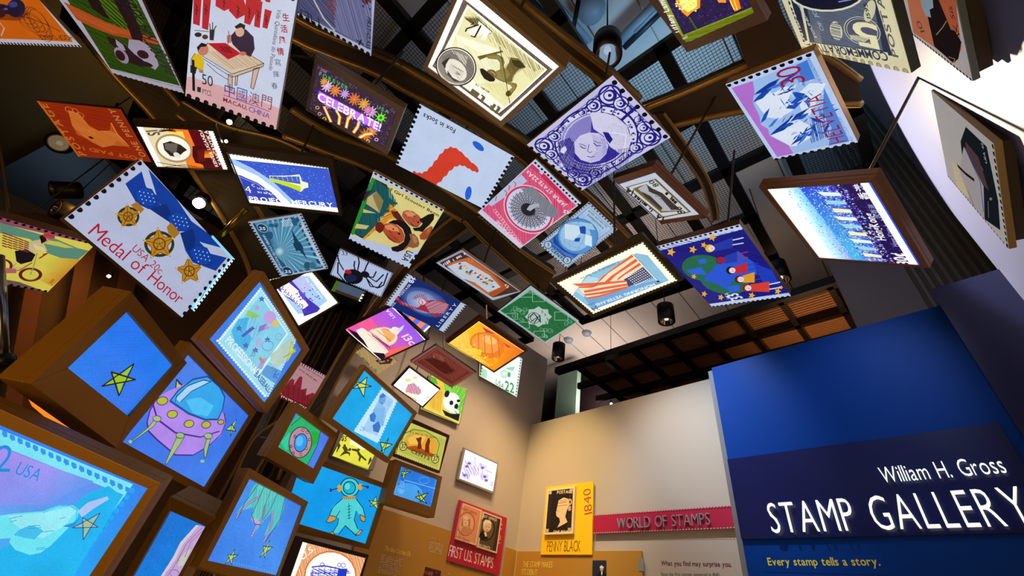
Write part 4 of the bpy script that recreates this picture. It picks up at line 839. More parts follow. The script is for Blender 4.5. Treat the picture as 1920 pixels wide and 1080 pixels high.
A.t('30', 1268, 538, 1222, 420, 'a01442', 1.25); A.K(1160, 0); A.t('HELVETIA', 1545, 940, 1370, 618, 'a01442', 1.45, False, .14); A.t('A.W. DIGGELMANN', 1385, 555, 1292, 380, '5a78b8', 1.0); A.t('HELIO COURVOISIER', 1592, 945, 1500, 775, '6a88c0', .9); A.perf([0, 2], .03, .010); done('helvetia')

A = panel('hk', 'L', 'bright framed lightbox stamp of a city skyline at night, beside the lit wall', .05, [(1438, 355.5), (1631.7, 342.8), (1725, 497.8), (1535.8, 484)], base='2a5ce8', side=plain('walnut_bronze_frame', '8a5a2c', .4, .4)).K(1440, 270)
W_ = hx('ffffff', 1.5)
A.U(W_, -.03, -.03, .16, -.03, .22, 1.03, -.03, 1.03); A.U(None, .12, -.03, .38, -.03, .45, 1.03, .16, 1.03, cols=[W_, '58c8ff', '3c78f0', hx('e0ffff', 1.2)]); A.U(None, .36, -.03, .72, -.03, .72, 1.03, .40, 1.03, cols=['2c48e0', '3a2cb8', '3040d8', '50c8f8'])
A.U('20104a', .70, -.03, .93, -.03, .93, 1.03, .70, 1.03); A.dots(900, [hx('a0f0ff', 1.1), '50b0ff', 'e0f0ff', '2050e0'], .001, .004, .2, 0, .62, 1, 5); A.dots(1200, ['6aa8ff', 'e0f0ff', 'a060ff', '3018a0', '40208a', '90e0ff', '3040d0'], .0015, .0055, .5, 0, .78, 1, 4); A.dots(90, ['ffd040', 'ffe8a0', 'ff8040', 'fff8d0'], .002, .006, .55, .45, .80, 1, 4); A.dots(400, ['8a3cd0', '5a2ca0', '301060', '401878'], .0012, .004, .68, 0, .92, 1, 4)
for i in range(9): A.U(['e8f8ff', '9ad8ff', 'fff0c0'][i % 3], .50+.02*(i % 3), .06+.1*i, .70, .08+.1*i, .70, .12+.1*i, .54, .11+.1*i)
A.dots(30, ['ff6040', 'ff9040'], .0015, .004, .28, .1, .6, 1); A.U(W_, .925, -.03, .99, -.03, .99, 1.03, .925, 1.03)
A.t('HongKong', 800, 648, 705, 465, 'f8f8ff', 1.05, True); A.t('Hong Kong by Night', 885, 690, 775, 450, 'a8b0e0', 1.0); A.t('香港', 690, 372, 640, 265, 'f0f0ff', .8, True); A.t('30¢', 968, 812, 912, 735, hx('ffffff', 1.2), 1.1, True); A.t('夜香港', 760, 500, 715, 405, 'a8b0e0', .8); A.perfq('6a5a2a', .022, .007, (3,)); done('hk')

A = panel('otter', 'L', 'small bronze-framed lightbox stamp with a grey-brown scene and figures 80', .045, [(1160, 346), (1228, 324), (1311.7, 403), (1235, 414.4)], base='b9c4d8', side=plain('copper_brown_frame', '7c4a26', .35, .5)).K(1120, 270)
A.p('6a5a2c', 190, 290, 395, 232, 635, 458, 440, 498); A.p('c4c8cc', 205, 292, 385, 240, 615, 455, 445, 488); A.p('6a5a2c', 240, 300, 330, 268, 575, 452, 430, 462); A.p('a8acb4', 275, 300, 325, 270, 560, 448, 440, 452)
A.p('3a3230', 335, 275, 375, 300, 440, 330, 560, 440, 500, 445, 420, 350, 350, 320); A.hatch(16, '221c1c', .003, [340, 280, 450, 340, 560, 440, 480, 420, 360, 320], 30, .6); A.p('2c2524', 300, 320, 360, 350, 440, 430, 430, 445, 380, 400, 320, 350); A.hatch(10, '50484a', .002, [300, 330, 340, 330, 450, 440, 400, 430], 40)
A.t('80', 602, 468, 560, 420, '221c10', 1.2, True); A.t('80', 420, 278, 372, 240, '221c10', 1.2, True); A.words(548, 402, 440, 290, 24, '1a140a', .8); A.words(375, 440, 248, 335, 20, '1a140a', .7); A.t('14', 250, 312, 205, 290, '221c10', 1.5, True); A.t('14', 455, 492, 405, 470, '221c10', 1.2, True); done('otter')

# --- centre
A = panel('jaipur', 'P', 'pink and white stamp with a fanned grey peacock at its centre, lettered postage', base='c8d0ea').K(800, 270)
PK = 'c8325e'
A.U('d43c6c', .02, .06, .98, .06, .98, .93, .02, .93); A.hatch(90, 'e890ac', .0016, [690, 150, 1040, 420, 640, 690, 360, 455], 45, .5)
A.p('c4ccea', 780, 160, 1010, 380, 985, 395, 760, 190); A.p('d02c58', 790, 195, 975, 385, 955, 405, 770, 215); A.p('b9c4e4', 640, 205, 680, 250, 440, 420, 410, 400)
for r_, c_ in ((200, 'f0b8cc'), (190, PK), (176, 'ccd2ec')): A.e(c_, 690, 440, r_*.92, r_*.76, 40, 40)
A.e('9a9cb0', 690, 440, 132, 112, 40, 40)
for i in range(54):
    a = i*2*pi/54; q = lambda k, da=0: (690+cos(a+da)*k*12.2*cos(.7)-sin(a+da)*k*10.2*sin(.7), 440+cos(a+da)*k*12.2*cos(.0)*sin(.7)+sin(a+da)*k*10.2*cos(.7))
    A.l('30303c', 3.0, *q(3.5), *q(11.6 if i % 2 else 10.6, .03))
    for k in (5.2, 6.8, 8.4, 10, 11.4): A.e('e0e2f0' if (i % 2 == 0) else '1c1c28', *q(k, .05), 3.2, 3.0, 0, 6)
A.e('24242e', 690, 430, 50, 40, 30); A.p('b0b4c0', 680, 430, 700, 400, 760, 385, 790, 400, 740, 415, 705, 440); A.p('8c909c', 640, 290, 720, 275, 890, 430, 880, 490, 800, 470, 760, 390); A.hatch(30, '4a4c58', .002, [640, 290, 720, 275, 890, 430, 880, 490, 800, 470, 760, 390], 60)
A.t('JAIPUR STATE', 950, 400, 775, 232, 'f0dce8', 1.1, True); A.t('POSTAGE', 640, 655, 485, 500, 'f0d0dc', .9, True); A.t('22As', 765, 225, 690, 165, 'f0dce8', 1.1, True); A.t('As', 985, 445, 930, 430, 'f4e0ea', 1.1, True)
for q in ((600, 280), (560, 300), (540, 340), (470, 370)): A.l(PK, 5, q[0], q[1], q[0]+8, q[1]-26, q[0]-10, q[1]-40)
for i in range(14): A.ring('f0b8cc', 3, 470+i*13, 440+i*17, 14, 10, 40, 12)
A.perf([0, 2], .026, .008); done('jaipur')

A = panel('byrd', 'P', 'pale and bright blue stamp with a globe, lettered byrd antarctic expedition', base='a8bcd8').K(1000, 380, 5.094)
A.U('c4d4ea', .09, .05, .91, .05, .91, .95, .09, .95); A.U('2a3e58', .10, .055, .90, .055, .90, .945, .10, .945); A.U(None, .11, .06, .89, .06, .89, .94, .11, .94, cols=['b4d4f0', 'b4d4f0', '2464bc', '2464bc'])
A.U('2a68c0', .11, .26, .89, .40, .89, .78, .11, .80); A.e('5a98d8', 425, 320, 192, 170, 0, 36); A.ring('0e3c90', 4, 425, 320, 192, 170, 0, 36); A.e('9cc8ec', 400, 320, 150, 140)
for rx in (60, 120, 170): A.ring('4a88cc', 2, 425, 320, rx, 168, 20, 30); A.ring('4a88cc', 2, 425, 320, 190, rx*.9, 20, 30)
A.p('d0e6f6', 300, 200, 430, 220, 450, 290, 380, 360, 300, 340); A.p('1c50a8', 440, 230, 500, 220, 500, 300, 450, 290); A.p('d8ecf8', 500, 300, 560, 320, 560, 420, 490, 400); A.p('1c50a8', 400, 340, 450, 330, 440, 370, 390, 370); A.p('a4d0ec', 440, 180, 560, 200, 590, 260, 520, 250); A.p('1648a0', 200, 310, 240, 400, 330, 470, 360, 500, 270, 450, 190, 380)
A.t('BYRD ANTARCTIC', 524, 80, 700, 240, '0e1a34', .8, True); A.t('EXPEDITION II', 514, 118, 660, 248, '0e1a34', .8, True); A.p('8fb0d0', 110, 370, 350, 560, 330, 590, 95, 405); A.t('U.S. POSTAGE', 185, 415, 300, 515, '0c1830', 1.0, True); A.t('CENTS', 165, 450, 285, 560, '0c1830', .8, True)
for x, y in ((142, 400), (325, 548)): A.e('10244a', x, y, 40, 36); A.e('b8cce4', x, y, 33, 30); A.t('3', x-8, y+14, x+12, y+14, '10244a', 1, True)
A.perf([0, 2], .026, .006); A.perf([1, 3], .02, .005, '3a3a40'); done('byrd')

A = panel('flag', 'L', 'cream lightbox stamp of a waving striped flag, honoring veterans, in a dark bronze frame', .03, [(1206, 451.6), (1272.9, 526), (1112, 590), (1042, 530)], base='3a3212', side=plain('olive_bronze_frame', '4c3c18', .4, .4)).K(1000, 380, 5.094)
CR = hx('fdfbe0', 1.1); A.U(CR, .03, .02, .97, .02, .97, .98, .03, .98); A.perfq(CR, .021, .006, (0, 1, 2, 3), .012); A.perfq('3a3212', .021, .0052, (0, 1, 2, 3), .001)
A.p('8fc4e0', 985, 480, 1090, 500, 1295, 742, 570, 1025, 375, 880, 500, 700, 700, 600, 860, 540); A.p('b8dcec', 400, 840, 520, 700, 620, 720, 560, 850, 480, 900); A.p('74a8d8', 480, 900, 900, 800, 1180, 740, 1240, 760, 570, 1020)
A.p('f4e2c4', 940, 490, 1050, 610, 880, 720, 905, 800, 520, 915, 480, 870, 425, 800, 370, 778, 560, 770, 620, 740, 690, 680)
OR = 'e8683c'
for q in ((940, 492, 960, 512, 720, 668, 640, 745, 600, 770, 660, 700, 700, 672), (980, 530, 1003, 552, 790, 690, 720, 762, 660, 775, 740, 700, 800, 660), (1012, 572, 1030, 592, 870, 690, 800, 745, 810, 715), (370, 772, 560, 765, 880, 740, 890, 755, 640, 785, 430, 795), (430, 800, 640, 782, 560, 810, 440, 812), (480, 838, 700, 800, 895, 770, 900, 790, 700, 822, 490, 860), (478, 872, 640, 850, 900, 795, 905, 805, 660, 868, 500, 888), (500, 905, 640, 880, 905, 800, 900, 812, 640, 898, 520, 916)): A.p(OR, *q)
A.p('4c4668', 1045, 612, 1145, 715, 905, 800, 888, 745, 860, 735); 
for i in range(9):
    for j in range(6):
        x = 1040-i*18+j*17; y = 635+i*9+j*15
        if x+y*.2 > 1005 and y < 795 and x < 1135: A.e('ffffff', x, y, 6, 5, 0, 6)
A.l('e8f0e0', 9, 935, 478, 1190, 745); A.l('4a6a4a', 3, 945, 478, 1198, 742); A.e('3a2c10', 1190, 745, 16, 8)
A.t('Continuing to Serve', 810, 552, 445, 712, '3a4a5a', 1.0); A.t('HONORING VETERANS', 1150, 762, 590, 962, 'f6fbfa', .95, True); A.t('34', 606, 978, 545, 1000, '303c48', 1.2); A.t('USA', 575, 945, 515, 965, '303c48', 1.0); done('flag')

A = panel('kids', 'P', 'deep blue stamp of children standing on a green and blue globe among yellow stars', .035, base='c4d2f2', side=plain('brown_copper_edge', '6a4524', .4, .5)).K(1120, 270)
A.U('14147c', .0, .06, 1, .06, 1, .945, .0, .945); A.hatch(60, '1c2492', .003, [405, 700, 985, 570, 1290, 1010, 760, 1060], 40, .5)
for q in ((720, 835, 150, 88, 5), (860, 930, 165, 80, 8)): A.e('1c6a4c', *q)
A.p('2456d8', 740, 880, 820, 800, 950, 720, 1000, 760, 1060, 800, 1080, 880, 1000, 900, 900, 930, 880, 985, 800, 940, 720, 920); A.p('2a62e0', 680, 780, 730, 770, 740, 800, 690, 810); A.p('2a62e0', 600, 850, 700, 830, 740, 880, 640, 880); A.p('2a62e0', 880, 960, 960, 950, 960, 990, 890, 1000); A.p('1c3cc0', 1050, 800, 1180, 850, 1230, 950, 1120, 940)
for x, y, r_ in ((498, 728, 28), (645, 711, 26), (718, 680, 20), (778, 628, 26), (652, 893, 18), (722, 1010, 20), (834, 1033, 21), (1042, 1020, 22), (1218, 992, 22), (1240, 966, 14)):
    A.p('f0b020', *sum(([x+cos(a_*.628)*(r_*1.1 if a_ % 2 == 0 else r_*.5), y+sin(a_*.628)*(r_*1.1 if a_ % 2 == 0 else r_*.5)] for a_ in range(10)), []))
def kid(x, y, c_, hair, dx, dy, legs):
    A.p(c_, x+20, y-25, x+20+dx, y-35+dy, x+20+dx, y+35+dy, x+20, y+22); A.e(hair, x-6, y, 30, 26); A.e('f0d8dc', x+6, y, 22, 19); A.l('301020', 3, x+2, y-6, x+6, y-6); A.l('a02040', 4, x+8, y+6, x+14, y+2)
    for k_ in (-1, 1): A.l(legs, 9, x+20+dx, y+dy+k_*16, x+90+dx, y+dy-14+k_*18)
kid(765, 702, '2038a8', 'e8c020', 130, -40, 'd8e0f0'); kid(835, 782, '1c3cb0', '5a1c30', 90, -25, 'b02838'); kid(905, 850, 'c02838', '181018', 90, -20, '2038c0'); kid(962, 910, 'e8a020', '601c1c', 80, -14, '3040a0'); kid(1012, 968, 'd8402c', '8a1c20', 130, -8, 'e0e4f0'); A.e('9a1c3c', 835, 780, 32, 22)
A.t('USA', 905, 1040, 885, 1000, 'd8dcf8', 1.0); A.t('33', 985, 1035, 935, 1000, 'e8ecff', 1.3, True); A.perf([0, 2], .026, .008, '0c0c10'); done('kids')

A = panel('crafts', 'P', 'small orange-brown stamp of a white quilt with coloured patches, left of the green stamp', base='a8b4cc').K(780, 380, 5.094)
A.p('3c2420', 225, 575, 440, 470, 985, 845, 735, 905); A.p('c8602c', 290, 600, 360, 560, 500, 520, 720, 660, 860, 790, 800, 830, 690, 880); A.p('a84a1c', 560, 560, 720, 660, 830, 760, 900, 800, 740, 900, 690, 870, 820, 800, 740, 690)
A.p('c0ccd8', 300, 610, 400, 570, 470, 560, 560, 610, 700, 690, 808, 805, 690, 855, 560, 760, 440, 720, 360, 660)
rr = random.Random(5)
for i in range(36): u_, v_ = rr.random(), rr.random(); x = 400+u_*320+v_*10; y = 605+u_*175-v_*5+(v_-.5)*70; A.p(['d03020', '1c7a34', 'e8b030', '2038c0', 'e0a050', '3050a0'][i % 6], x, y, x+22, y-7, x+30, y+6, x+8, y+12)
A.ring('e07a20', 10, 522, 548, 22, 14, 30); A.words(272, 598, 470, 492, 24, 'e0e0e8', .6); A.words(925, 808, 835, 760, 28, 'd8c8c0', .6); A.perf([0, 1, 2, 3], .016, .004, '2a2824'); done('crafts')

A = panel('green', 'P', 'green stamp with pale arabesque script in a central star', base='a8bcc8', side=plain('gilt_edge', '9a7a40', .3, .6)).K(640, 540)
A.p('1c6a3a', 1070, 150, 1275, 10, 1590, 225, 1375, 362); A.hatch(24, '2c8048', .003, [1070, 150, 1275, 10, 1590, 225, 1375, 362], 20, .5)
for i in range(26):
    rr = random.Random(i); u_, v_ = rr.random(), rr.random(); x = 1095+u_*290+(1-v_)*170-0; y = 150+u_*190-(1-v_)*110
    if abs(x-1330)+abs(y-192) > 110: A.ring('8cc0a4', 2.0, x, y, 12+rr.random()*8, 8+rr.random()*6, 30, 14); A.ring('6aa888', 2, x+6, y+2, 5, 5, 0, 10)
for q in ((1110, 170, 1190, 210), (1200, 60, 1290, 30), (1290, 40, 1370, 90), (1440, 160, 1530, 215), (1300, 290, 1370, 330), (1190, 230, 1270, 270)): A.l('9ccab0', 3, q[0], q[1], q[2], q[1], q[2], q[3], q[0], q[3], closed=True)
A.p('b4c8c4', *sum(([1330+cos(i*.3927)*(92 if i % 2 == 0 else 74), 192+sin(i*.3927)*(70 if i % 2 == 0 else 56)] for i in range(16)), []))
for rx in (24, 40): A.ring('14301c', 4, 1300, 200, rx, rx*.9, 20, 18)
A.l('14301c', 5, 1262, 200, 1300, 165, 1345, 230, 1340, 180); A.l('14301c', 5, 1280, 225, 1330, 190, 1300, 240); 
for x, y in ((1370, 170), (1385, 200), (1375, 225), (1350, 150)): A.l('24482c', 4, x, y, x+10, y+8, x+4, y+18)
A.l('b8d4c8', 3, 1068, 152, 1275, 14, 1588, 226); A.perf([2], .03, .003); done('green')

A = panel('scouts', 'P', 'stamp of two scouts in brown hats lying sideways with tents, lettered girl scouting', base='b9c6e4').K(620, 260, 5.094)
A.p('d8cc80', 400, 360, 1075, 690, 870, 1050, 720, 1080, 185, 915); A.p('e0d488', 600, 500, 1060, 700, 1000, 860, 700, 760)
A.p('0c3438', 400, 370, 540, 440, 560, 560, 640, 620, 560, 640, 560, 700, 450, 760, 440, 860, 330, 940, 300, 950, 210, 900, 300, 640, 350, 480); A.hatch(60, '1c5a5c', .005, [400, 370, 560, 480, 640, 620, 500, 740, 420, 860, 320, 940, 220, 900, 330, 500], 70, .6)
A.p('2c8a24', 395, 370, 425, 385, 330, 640, 220, 920, 185, 905, 280, 640, 330, 560)
A.p('bfae78', 355, 560, 440, 500, 505, 590, 470, 710, 400, 660, 340, 620); A.p('8a7a48', 400, 540, 440, 500, 505, 590, 470, 710, 430, 620); A.p('c8bc70', 250, 810, 370, 830, 340, 862, 230, 855); A.p('3a2030', 340, 500, 400, 490, 360, 545, 320, 600, 310, 560); A.p('c8b878', 315, 670, 440, 710, 310, 705)
A.p('e09a28', 565, 620, 640, 690, 640, 760, 560, 770, 500, 830, 420, 880, 330, 960, 300, 960, 400, 860, 480, 780, 560, 700); A.hatch(14, 'b8681c', .004, [565, 620, 640, 690, 560, 770, 420, 880, 330, 950, 480, 780], 120, .6)
A.p('5a2418', 575, 690, 640, 690, 690, 760, 740, 830, 660, 800, 600, 740)
A.p('b4553a', 690, 695, 730, 680, 790, 692, 840, 730, 872, 765, 870, 800, 840, 838, 790, 840, 750, 820, 710, 775, 682, 735); A.p('dc9068', 705, 700, 760, 690, 815, 720, 800, 745, 740, 740); A.p('7a2c20', 760, 790, 800, 830, 850, 832, 820, 842, 780, 836); A.e('1c1018', 836, 795, 12, 7, 30); A.e('1c1018', 800, 738, 9, 6, 30); A.l('7a2418', 5, 742, 745, 756, 762); A.l('8a3424', 5, 778, 760, 800, 780, 790, 790)
A.p('191009', 845, 770, 880, 752, 930, 722, 975, 712, 992, 720, 985, 770, 950, 815, 905, 858, 880, 890, 845, 880, 800, 878, 785, 850, 850, 842, 880, 810); A.p('a04a24', 905, 865, 950, 838, 972, 842, 975, 870, 940, 935, 900, 965, 855, 958, 850, 920); A.p('c06a38', 920, 870, 955, 848, 958, 868, 925, 905); A.l('5a2410', 5, 940, 825, 985, 850)
A.p('1a1012', 548, 800, 600, 775, 660, 772, 720, 800, 762, 850, 780, 910, 770, 970, 735, 1020, 700, 1060, 640, 1080, 590, 1068, 578, 1035, 640, 1020, 700, 980, 712, 920, 690, 860, 640, 820, 590, 810)
A.p('b4502e', 478, 835, 530, 805, 590, 805, 640, 825, 685, 868, 708, 920, 700, 972, 660, 1000, 610, 990, 560, 960, 515, 905); A.p('dc8a60', 510, 830, 580, 815, 640, 845, 660, 885, 600, 880, 540, 865); A.p('8a3422', 530, 900, 580, 950, 640, 992, 600, 985, 550, 950); A.e('2a0c10', 655, 905, 14, 8, 25); A.e('2a0c10', 600, 860, 10, 6, 25); A.l('6a1c14', 6, 560, 868, 572, 895, 590, 900); A.l('9a2820', 8, 590, 935, 620, 950, 632, 965); A.hatch(12, '8a3a24', .002, [560, 900, 640, 940, 660, 990, 580, 960], 30)
A.p('8f5a38', 752, 905, 800, 905, 835, 945, 850, 1000, 835, 1030, 790, 1042, 745, 1030, 715, 1055, 690, 1062, 740, 1010, 765, 960); A.p('b07a50', 780, 915, 815, 935, 832, 985, 805, 1000, 785, 960); A.p('6a2014', 430, 800, 480, 790, 520, 830, 500, 880, 470, 900, 430, 870)
A.t('nd Girl Scouting Begin', 533, 470, 1030, 742, '14140c', 1.0, True); A.K(400, 270); A.t('USA', 1310, 712, 1272, 778, '14140c', 1.0, True); A.t('32', 1370, 740, 1325, 800, '14140c', 1.2, True); A.perf([0, 2], .028, .008); done('scouts')

A = panel('clipper', 'P', 'blue stamp of an aeroplane in front of sun rays, with 25 in two corners', base='9fb2cc').K(340, 340, 5.094)
A.p('1c4870', 675, 395, 1110, 335, 1360, 835, 985, 890); A.p('4a88ac', 700, 400, 1090, 350, 1320, 820, 1010, 870)
for i in range(26):
    a = radians(-115+i*9.5); r1 = 420; A.p('8cbcd0' if i % 2 else '6aa2c0', 945, 665, 945+cos(a)*r1, 665+sin(a)*r1, 945+cos(a+.06)*r1, 665+sin(a+.06)*r1)
A.e('c4e0e4', 940, 668, 42, 42, edge='6aa2c0'); A.U('8fa8c4', 0, 0, 1, 0, 1, .03, 0, .03); A.U('9fb2cc', 0, 0, .06, 0, .06, 1, 0, 1); A.U('9fb2cc', .93, 0, 1, 0, 1, 1, .93, 1); A.U('9fb2cc', 0, .97, 1, .97, 1, 1, 0, 1)
A.p('2a5c80', 720, 470, 870, 480, 880, 520, 850, 560, 900, 700, 1000, 800, 1010, 860, 960, 860); A.hatch(20, '153c60', .003, [720, 470, 860, 490, 900, 700, 1000, 830, 960, 860], 60)
A.p('163c5c', 1052, 455, 1105, 545, 1150, 620, 1205, 748, 1180, 715, 1120, 650, 1080, 580); A.p('163c5c', 1065, 590, 1130, 570, 1170, 640, 1100, 665); A.l('163c5c', 8, 1085, 620, 1150, 600)
A.t('TRANS-PACIFIC AIR MAIL', 1132, 400, 1340, 800, 'c4d8e4', .8, True); A.t('UNITED STATES POSTAGE', 775, 510, 950, 830, 'c4d8e4', .8, True)
for x, y in ((775, 443), (1018, 853)): A.e('9cc0d4', x, y, 56, 38, 30); A.e('143a5c', x, y, 50, 33, 30); A.t('25', x-28, y+16, x+32, y+20, 'e0ecf4', .85, True)
A.p('2a5c84', 1045, 350, 1105, 345, 1110, 420, 1070, 420); A.hatch(7, 'd0e0ec', .004, [955, 370, 1045, 350, 1070, 420, 970, 432], 80, 0); A.e('2a5470', 1205, 800, 34, 34); A.e('3a6a88', 1255, 800, 34, 34); A.hatch(9, '1a4468', .003, [840, 400, 930, 400, 920, 440, 830, 430], 20); A.perf([1, 3], .024, .007, '14120e'); done('clipper')

A = panel('spider', 'P', 'small white stamp of a glossy black spider with a red spot', base='b4c4e8').K(400, 270)
A.e('10121c', 945, 895, 66, 50, 10); A.e('b81c20', 910, 862, 24, 14, 15); A.e('1c2448', 930, 905, 40, 26); A.e('14141c', 1025, 880, 30, 22, 20)
for q in ((880, 850, 850, 800, 838, 750), (890, 930, 840, 870, 842, 800), (960, 860, 950, 820, 955, 790), (975, 850, 985, 800, 975, 740), (1020, 860, 1035, 820, 1055, 785), (1030, 900, 1080, 960, 1110, 972, 1140, 930), (1040, 890, 1100, 930, 1150, 880), (1035, 905, 1060, 960, 1120, 968, 1150, 950, 1178, 870), (1030, 890, 1080, 900, 1100, 860)): A.l('14141c', 8, *q)
A.t('33', 868, 748, 908, 752, '1c1c2c', 1.0); A.words(1022, 985, 1100, 1015, 9, '3a4058'); A.perf([1, 2, 3], .018, .005); A.perf([0], .018, .004); done('spider')

A = panel('liberty', 'P', 'navy blue stamp with a red figure of the torch-bearing statue, lettered liberty', base='b8c4dc', side=plain('grey_lilac_edge', '7a7a88', .4)).K(640, 540)
A.U('122a70', .08, .0, .90, .0, .90, 1, .08, 1); A.e('8aa0d4', 565, 95, 170, 90, 22, edge='223c88'); A.e('b8c4e4', 545, 95, 110, 70, 22, edge='6a84c4')
A.p('a8283c', 370, 75, 400, 80, 440, 110, 520, 130, 560, 90, 610, 80, 700, 90, 730, 120, 690, 170, 640, 195, 600, 170, 540, 150, 470, 135, 400, 110); A.e('d8c8dc', 545, 92, 30, 24); A.hatch(22, 'c8d0e8', .0022, [560, 100, 640, 85, 725, 110, 690, 170, 600, 170], 120, .4); A.hatch(8, 'c8d0e8', .002, [400, 90, 520, 125, 500, 140, 420, 110], 25)
for k in range(9): a = radians(-150+k*18); A.l('a8283c', 5, 530+cos(a)*30, 85+sin(a)*24, 530+cos(a)*54, 85+sin(a)*44)
A.ring('a8283c', 4, 548, 92, 26, 22); A.l('a8283c', 4, 540, 85, 552, 100, 540, 108); A.e('d04040', 378, 72, 12, 10)
A.t('LIBERTY', 655, 262, 782, 110, 'c8d4ec', .75, True, .3); A.t('IN GOD WE TRUST', 455, 85, 580, 38, 'a02030', .55, True); A.K(400, 270); A.t('POSTAGE', 1262, 1030, 1335, 950, 'd0d8ec', .9, True); A.t('8¢', 1350, 940, 1362, 900, 'e8ecf8', .9, True); A.K(640, 540); A.t('U.S.', 345, 125, 372, 98, 'd0d8ec', .9, True); A.perf([1, 3], .024, .007); done('liberty')

# --- left
A = panel('medal', 'P', 'large white stamp with blue ribbon and gold medals, lettered medal of honor', .03, base='b7bfdc', side=plain('bronze_panel_edge', '7a5a2c', .4, .5)).K(0, 270)
RB, RD = '0c3c9c', '082c78'
A.p(RB, 955, 185, 985, 290, 1060, 350, 1090, 440, 1000, 440, 920, 400, 845, 268); A.p(RB, 1000, 170, 1190, 370, 1290, 520, 1400, 600, 1490, 700, 1360, 665, 1260, 590, 1120, 500, 1060, 360); A.p(RD, 1010, 440, 1120, 400, 1200, 560, 1130, 520); A.p(RB, 1215, 600, 1340, 560, 1350, 665, 1420, 740, 1530, 768, 1455, 856, 1300, 800, 1250, 720); A.p(RD, 1215, 605, 1300, 570, 1320, 650, 1290, 760, 1250, 700)
for x, y in ((985, 355), (1210, 520), (1355, 750)):
    A.p('0a3490', x-85, y-30, x-30, y-70, x+40, y-50, x+78, y+20, x+60, y+70, x-10, y+70, x-60, y+30); A.p('0e42a8', x-75, y-26, x-28, y-62, x+36, y-44, x+68, y+20, x+52, y+60, x-8, y+62, x-54, y+26)
    for i in range(13): A.e('b8d0f4', x-44+(i % 4)*28+(i//4)*8, y-34+(i//4)*26+(i % 4)*6, 4.5, 4.5, 0, 6)
def medal(x, y, r, col='c08418'):
    P = []
    for k in range(10): a = radians(-95+k*36); q = r if k % 2 == 0 else r*.52; P += [x+cos(a)*q, y+sin(a)*q]
    A.p('5a3408', *sum(([x+(P[i]-x)*1.08, y+(P[i+1]-y)*1.08] for i in range(0, 20, 2)), [])); A.p(col, *P); A.e('7a4a0c', x, y, r*.42, r*.42); A.e('d8a030', x, y, r*.32, r*.32)
    for k in range(5): a = radians(-95+k*72); A.l('5a3408', 4, x, y, x+cos(a)*r*.85, y+sin(a)*r*.85); A.e('e8b84a', x+cos(a)*r*.94, y+sin(a)*r*.94, 7, 7, 0, 8)
    A.hatch(8, '4a2c06', .002, [x-r*.3, y-r*.3, x+r*.3, y-r*.3, x+r*.3, y+r*.3, x-r*.3, y+r*.3], 50)
A.p('a8741c', 880, 410, 920, 390, 970, 440, 940, 470, 900, 440); A.ring('34320e', 16, 862, 490, 66, 58); medal(860, 490, 84); A.p('a8741c', 1120, 560, 1150, 530, 1210, 600, 1170, 640, 1130, 600); A.ring('34320e', 20, 1070, 675, 92, 78); medal(1070, 675, 106); medal(1272, 858, 92)
A.t('USA 20c', 878, 712, 1068, 880, 'b0182c', 1.1); A.t('Medal of Honor', 582, 602, 1195, 1085, 'b0182c', 1.15); A.perf([1, 3], .042, .012); done('medal')

A = panel('bike', 'P', 'yellow stamp of a child in a red helmet riding a bicycle', .05, base='8c4c5c', side=plain('brown_copper_edge', '6a4524', .4, .5)).K(0, 270)
A.p('d8cc50', -500, 420, 0, 535, 640, 680, 320, 1000, 200, 960, -500, 800); A.p('5a8c78', 0, 530, 280, 610, 380, 640, 520, 700, 600, 720, 500, 800, 330, 740, 200, 640, 0, 600); A.p('c8c050', 270, 640, 400, 660, 500, 700, 440, 700, 300, 670); A.p(None, 320, 760, 560, 780, 350, 960, 230, 900, cols=['d8cc50', 'c88a28', 'd88a20', 'd8cc50']); A.p('6a5050', -300, 850, 130, 930, 320, 1000, 0, 950, -300, 900)
A.p('c8b880', 190, 660, 280, 640, 320, 720, 250, 720, 200, 760, 140, 740); A.p('d8cc9a', 220, 670, 300, 700, 310, 725, 240, 710); A.p('1c1418', 100, 720, 180, 710, 240, 745, 215, 790, 140, 810, 110, 790); A.e('c08878', 305, 640, 22, 24); A.p('1c1214', 265, 620, 300, 608, 315, 650, 280, 672); A.e('b83c48', 330, 620, 42, 18, 12); A.l('1c1418', 3, 300, 612, 365, 622)
A.ring('6a1c24', 14, 205, 880, 70, 42, 0, 30); A.ring('2a1a18', 4, 205, 880, 60, 34, 0, 30); A.ring('6a1c24', 14, 10, 820, 66, 44, 0, 30); A.l('8a8a80', 5, 250, 735, 225, 830, 205, 880); A.l('b0604c', 9, 60, 860, 130, 850, 215, 800); A.p('b0606a', 10, 830, 110, 840, 110, 870, 20, 870); A.l('8a2a30', 9, 265, 770, 320, 735, 290, 745); A.l('a8a090', 7, 110, 800, 85, 830, 150, 835)
for i in range(5): A.hatch(6, '7a2c30', .006, [20+i*36, 590+i*14, 50+i*36, 600+i*14, 44+i*36, 700+i*8, 14+i*36, 690+i*8], 15, 0)
A.t('2007', 345, 940, 378, 912, '2a1a10', 1.0); A.perf([0, 2], .024, .007); done('bike')

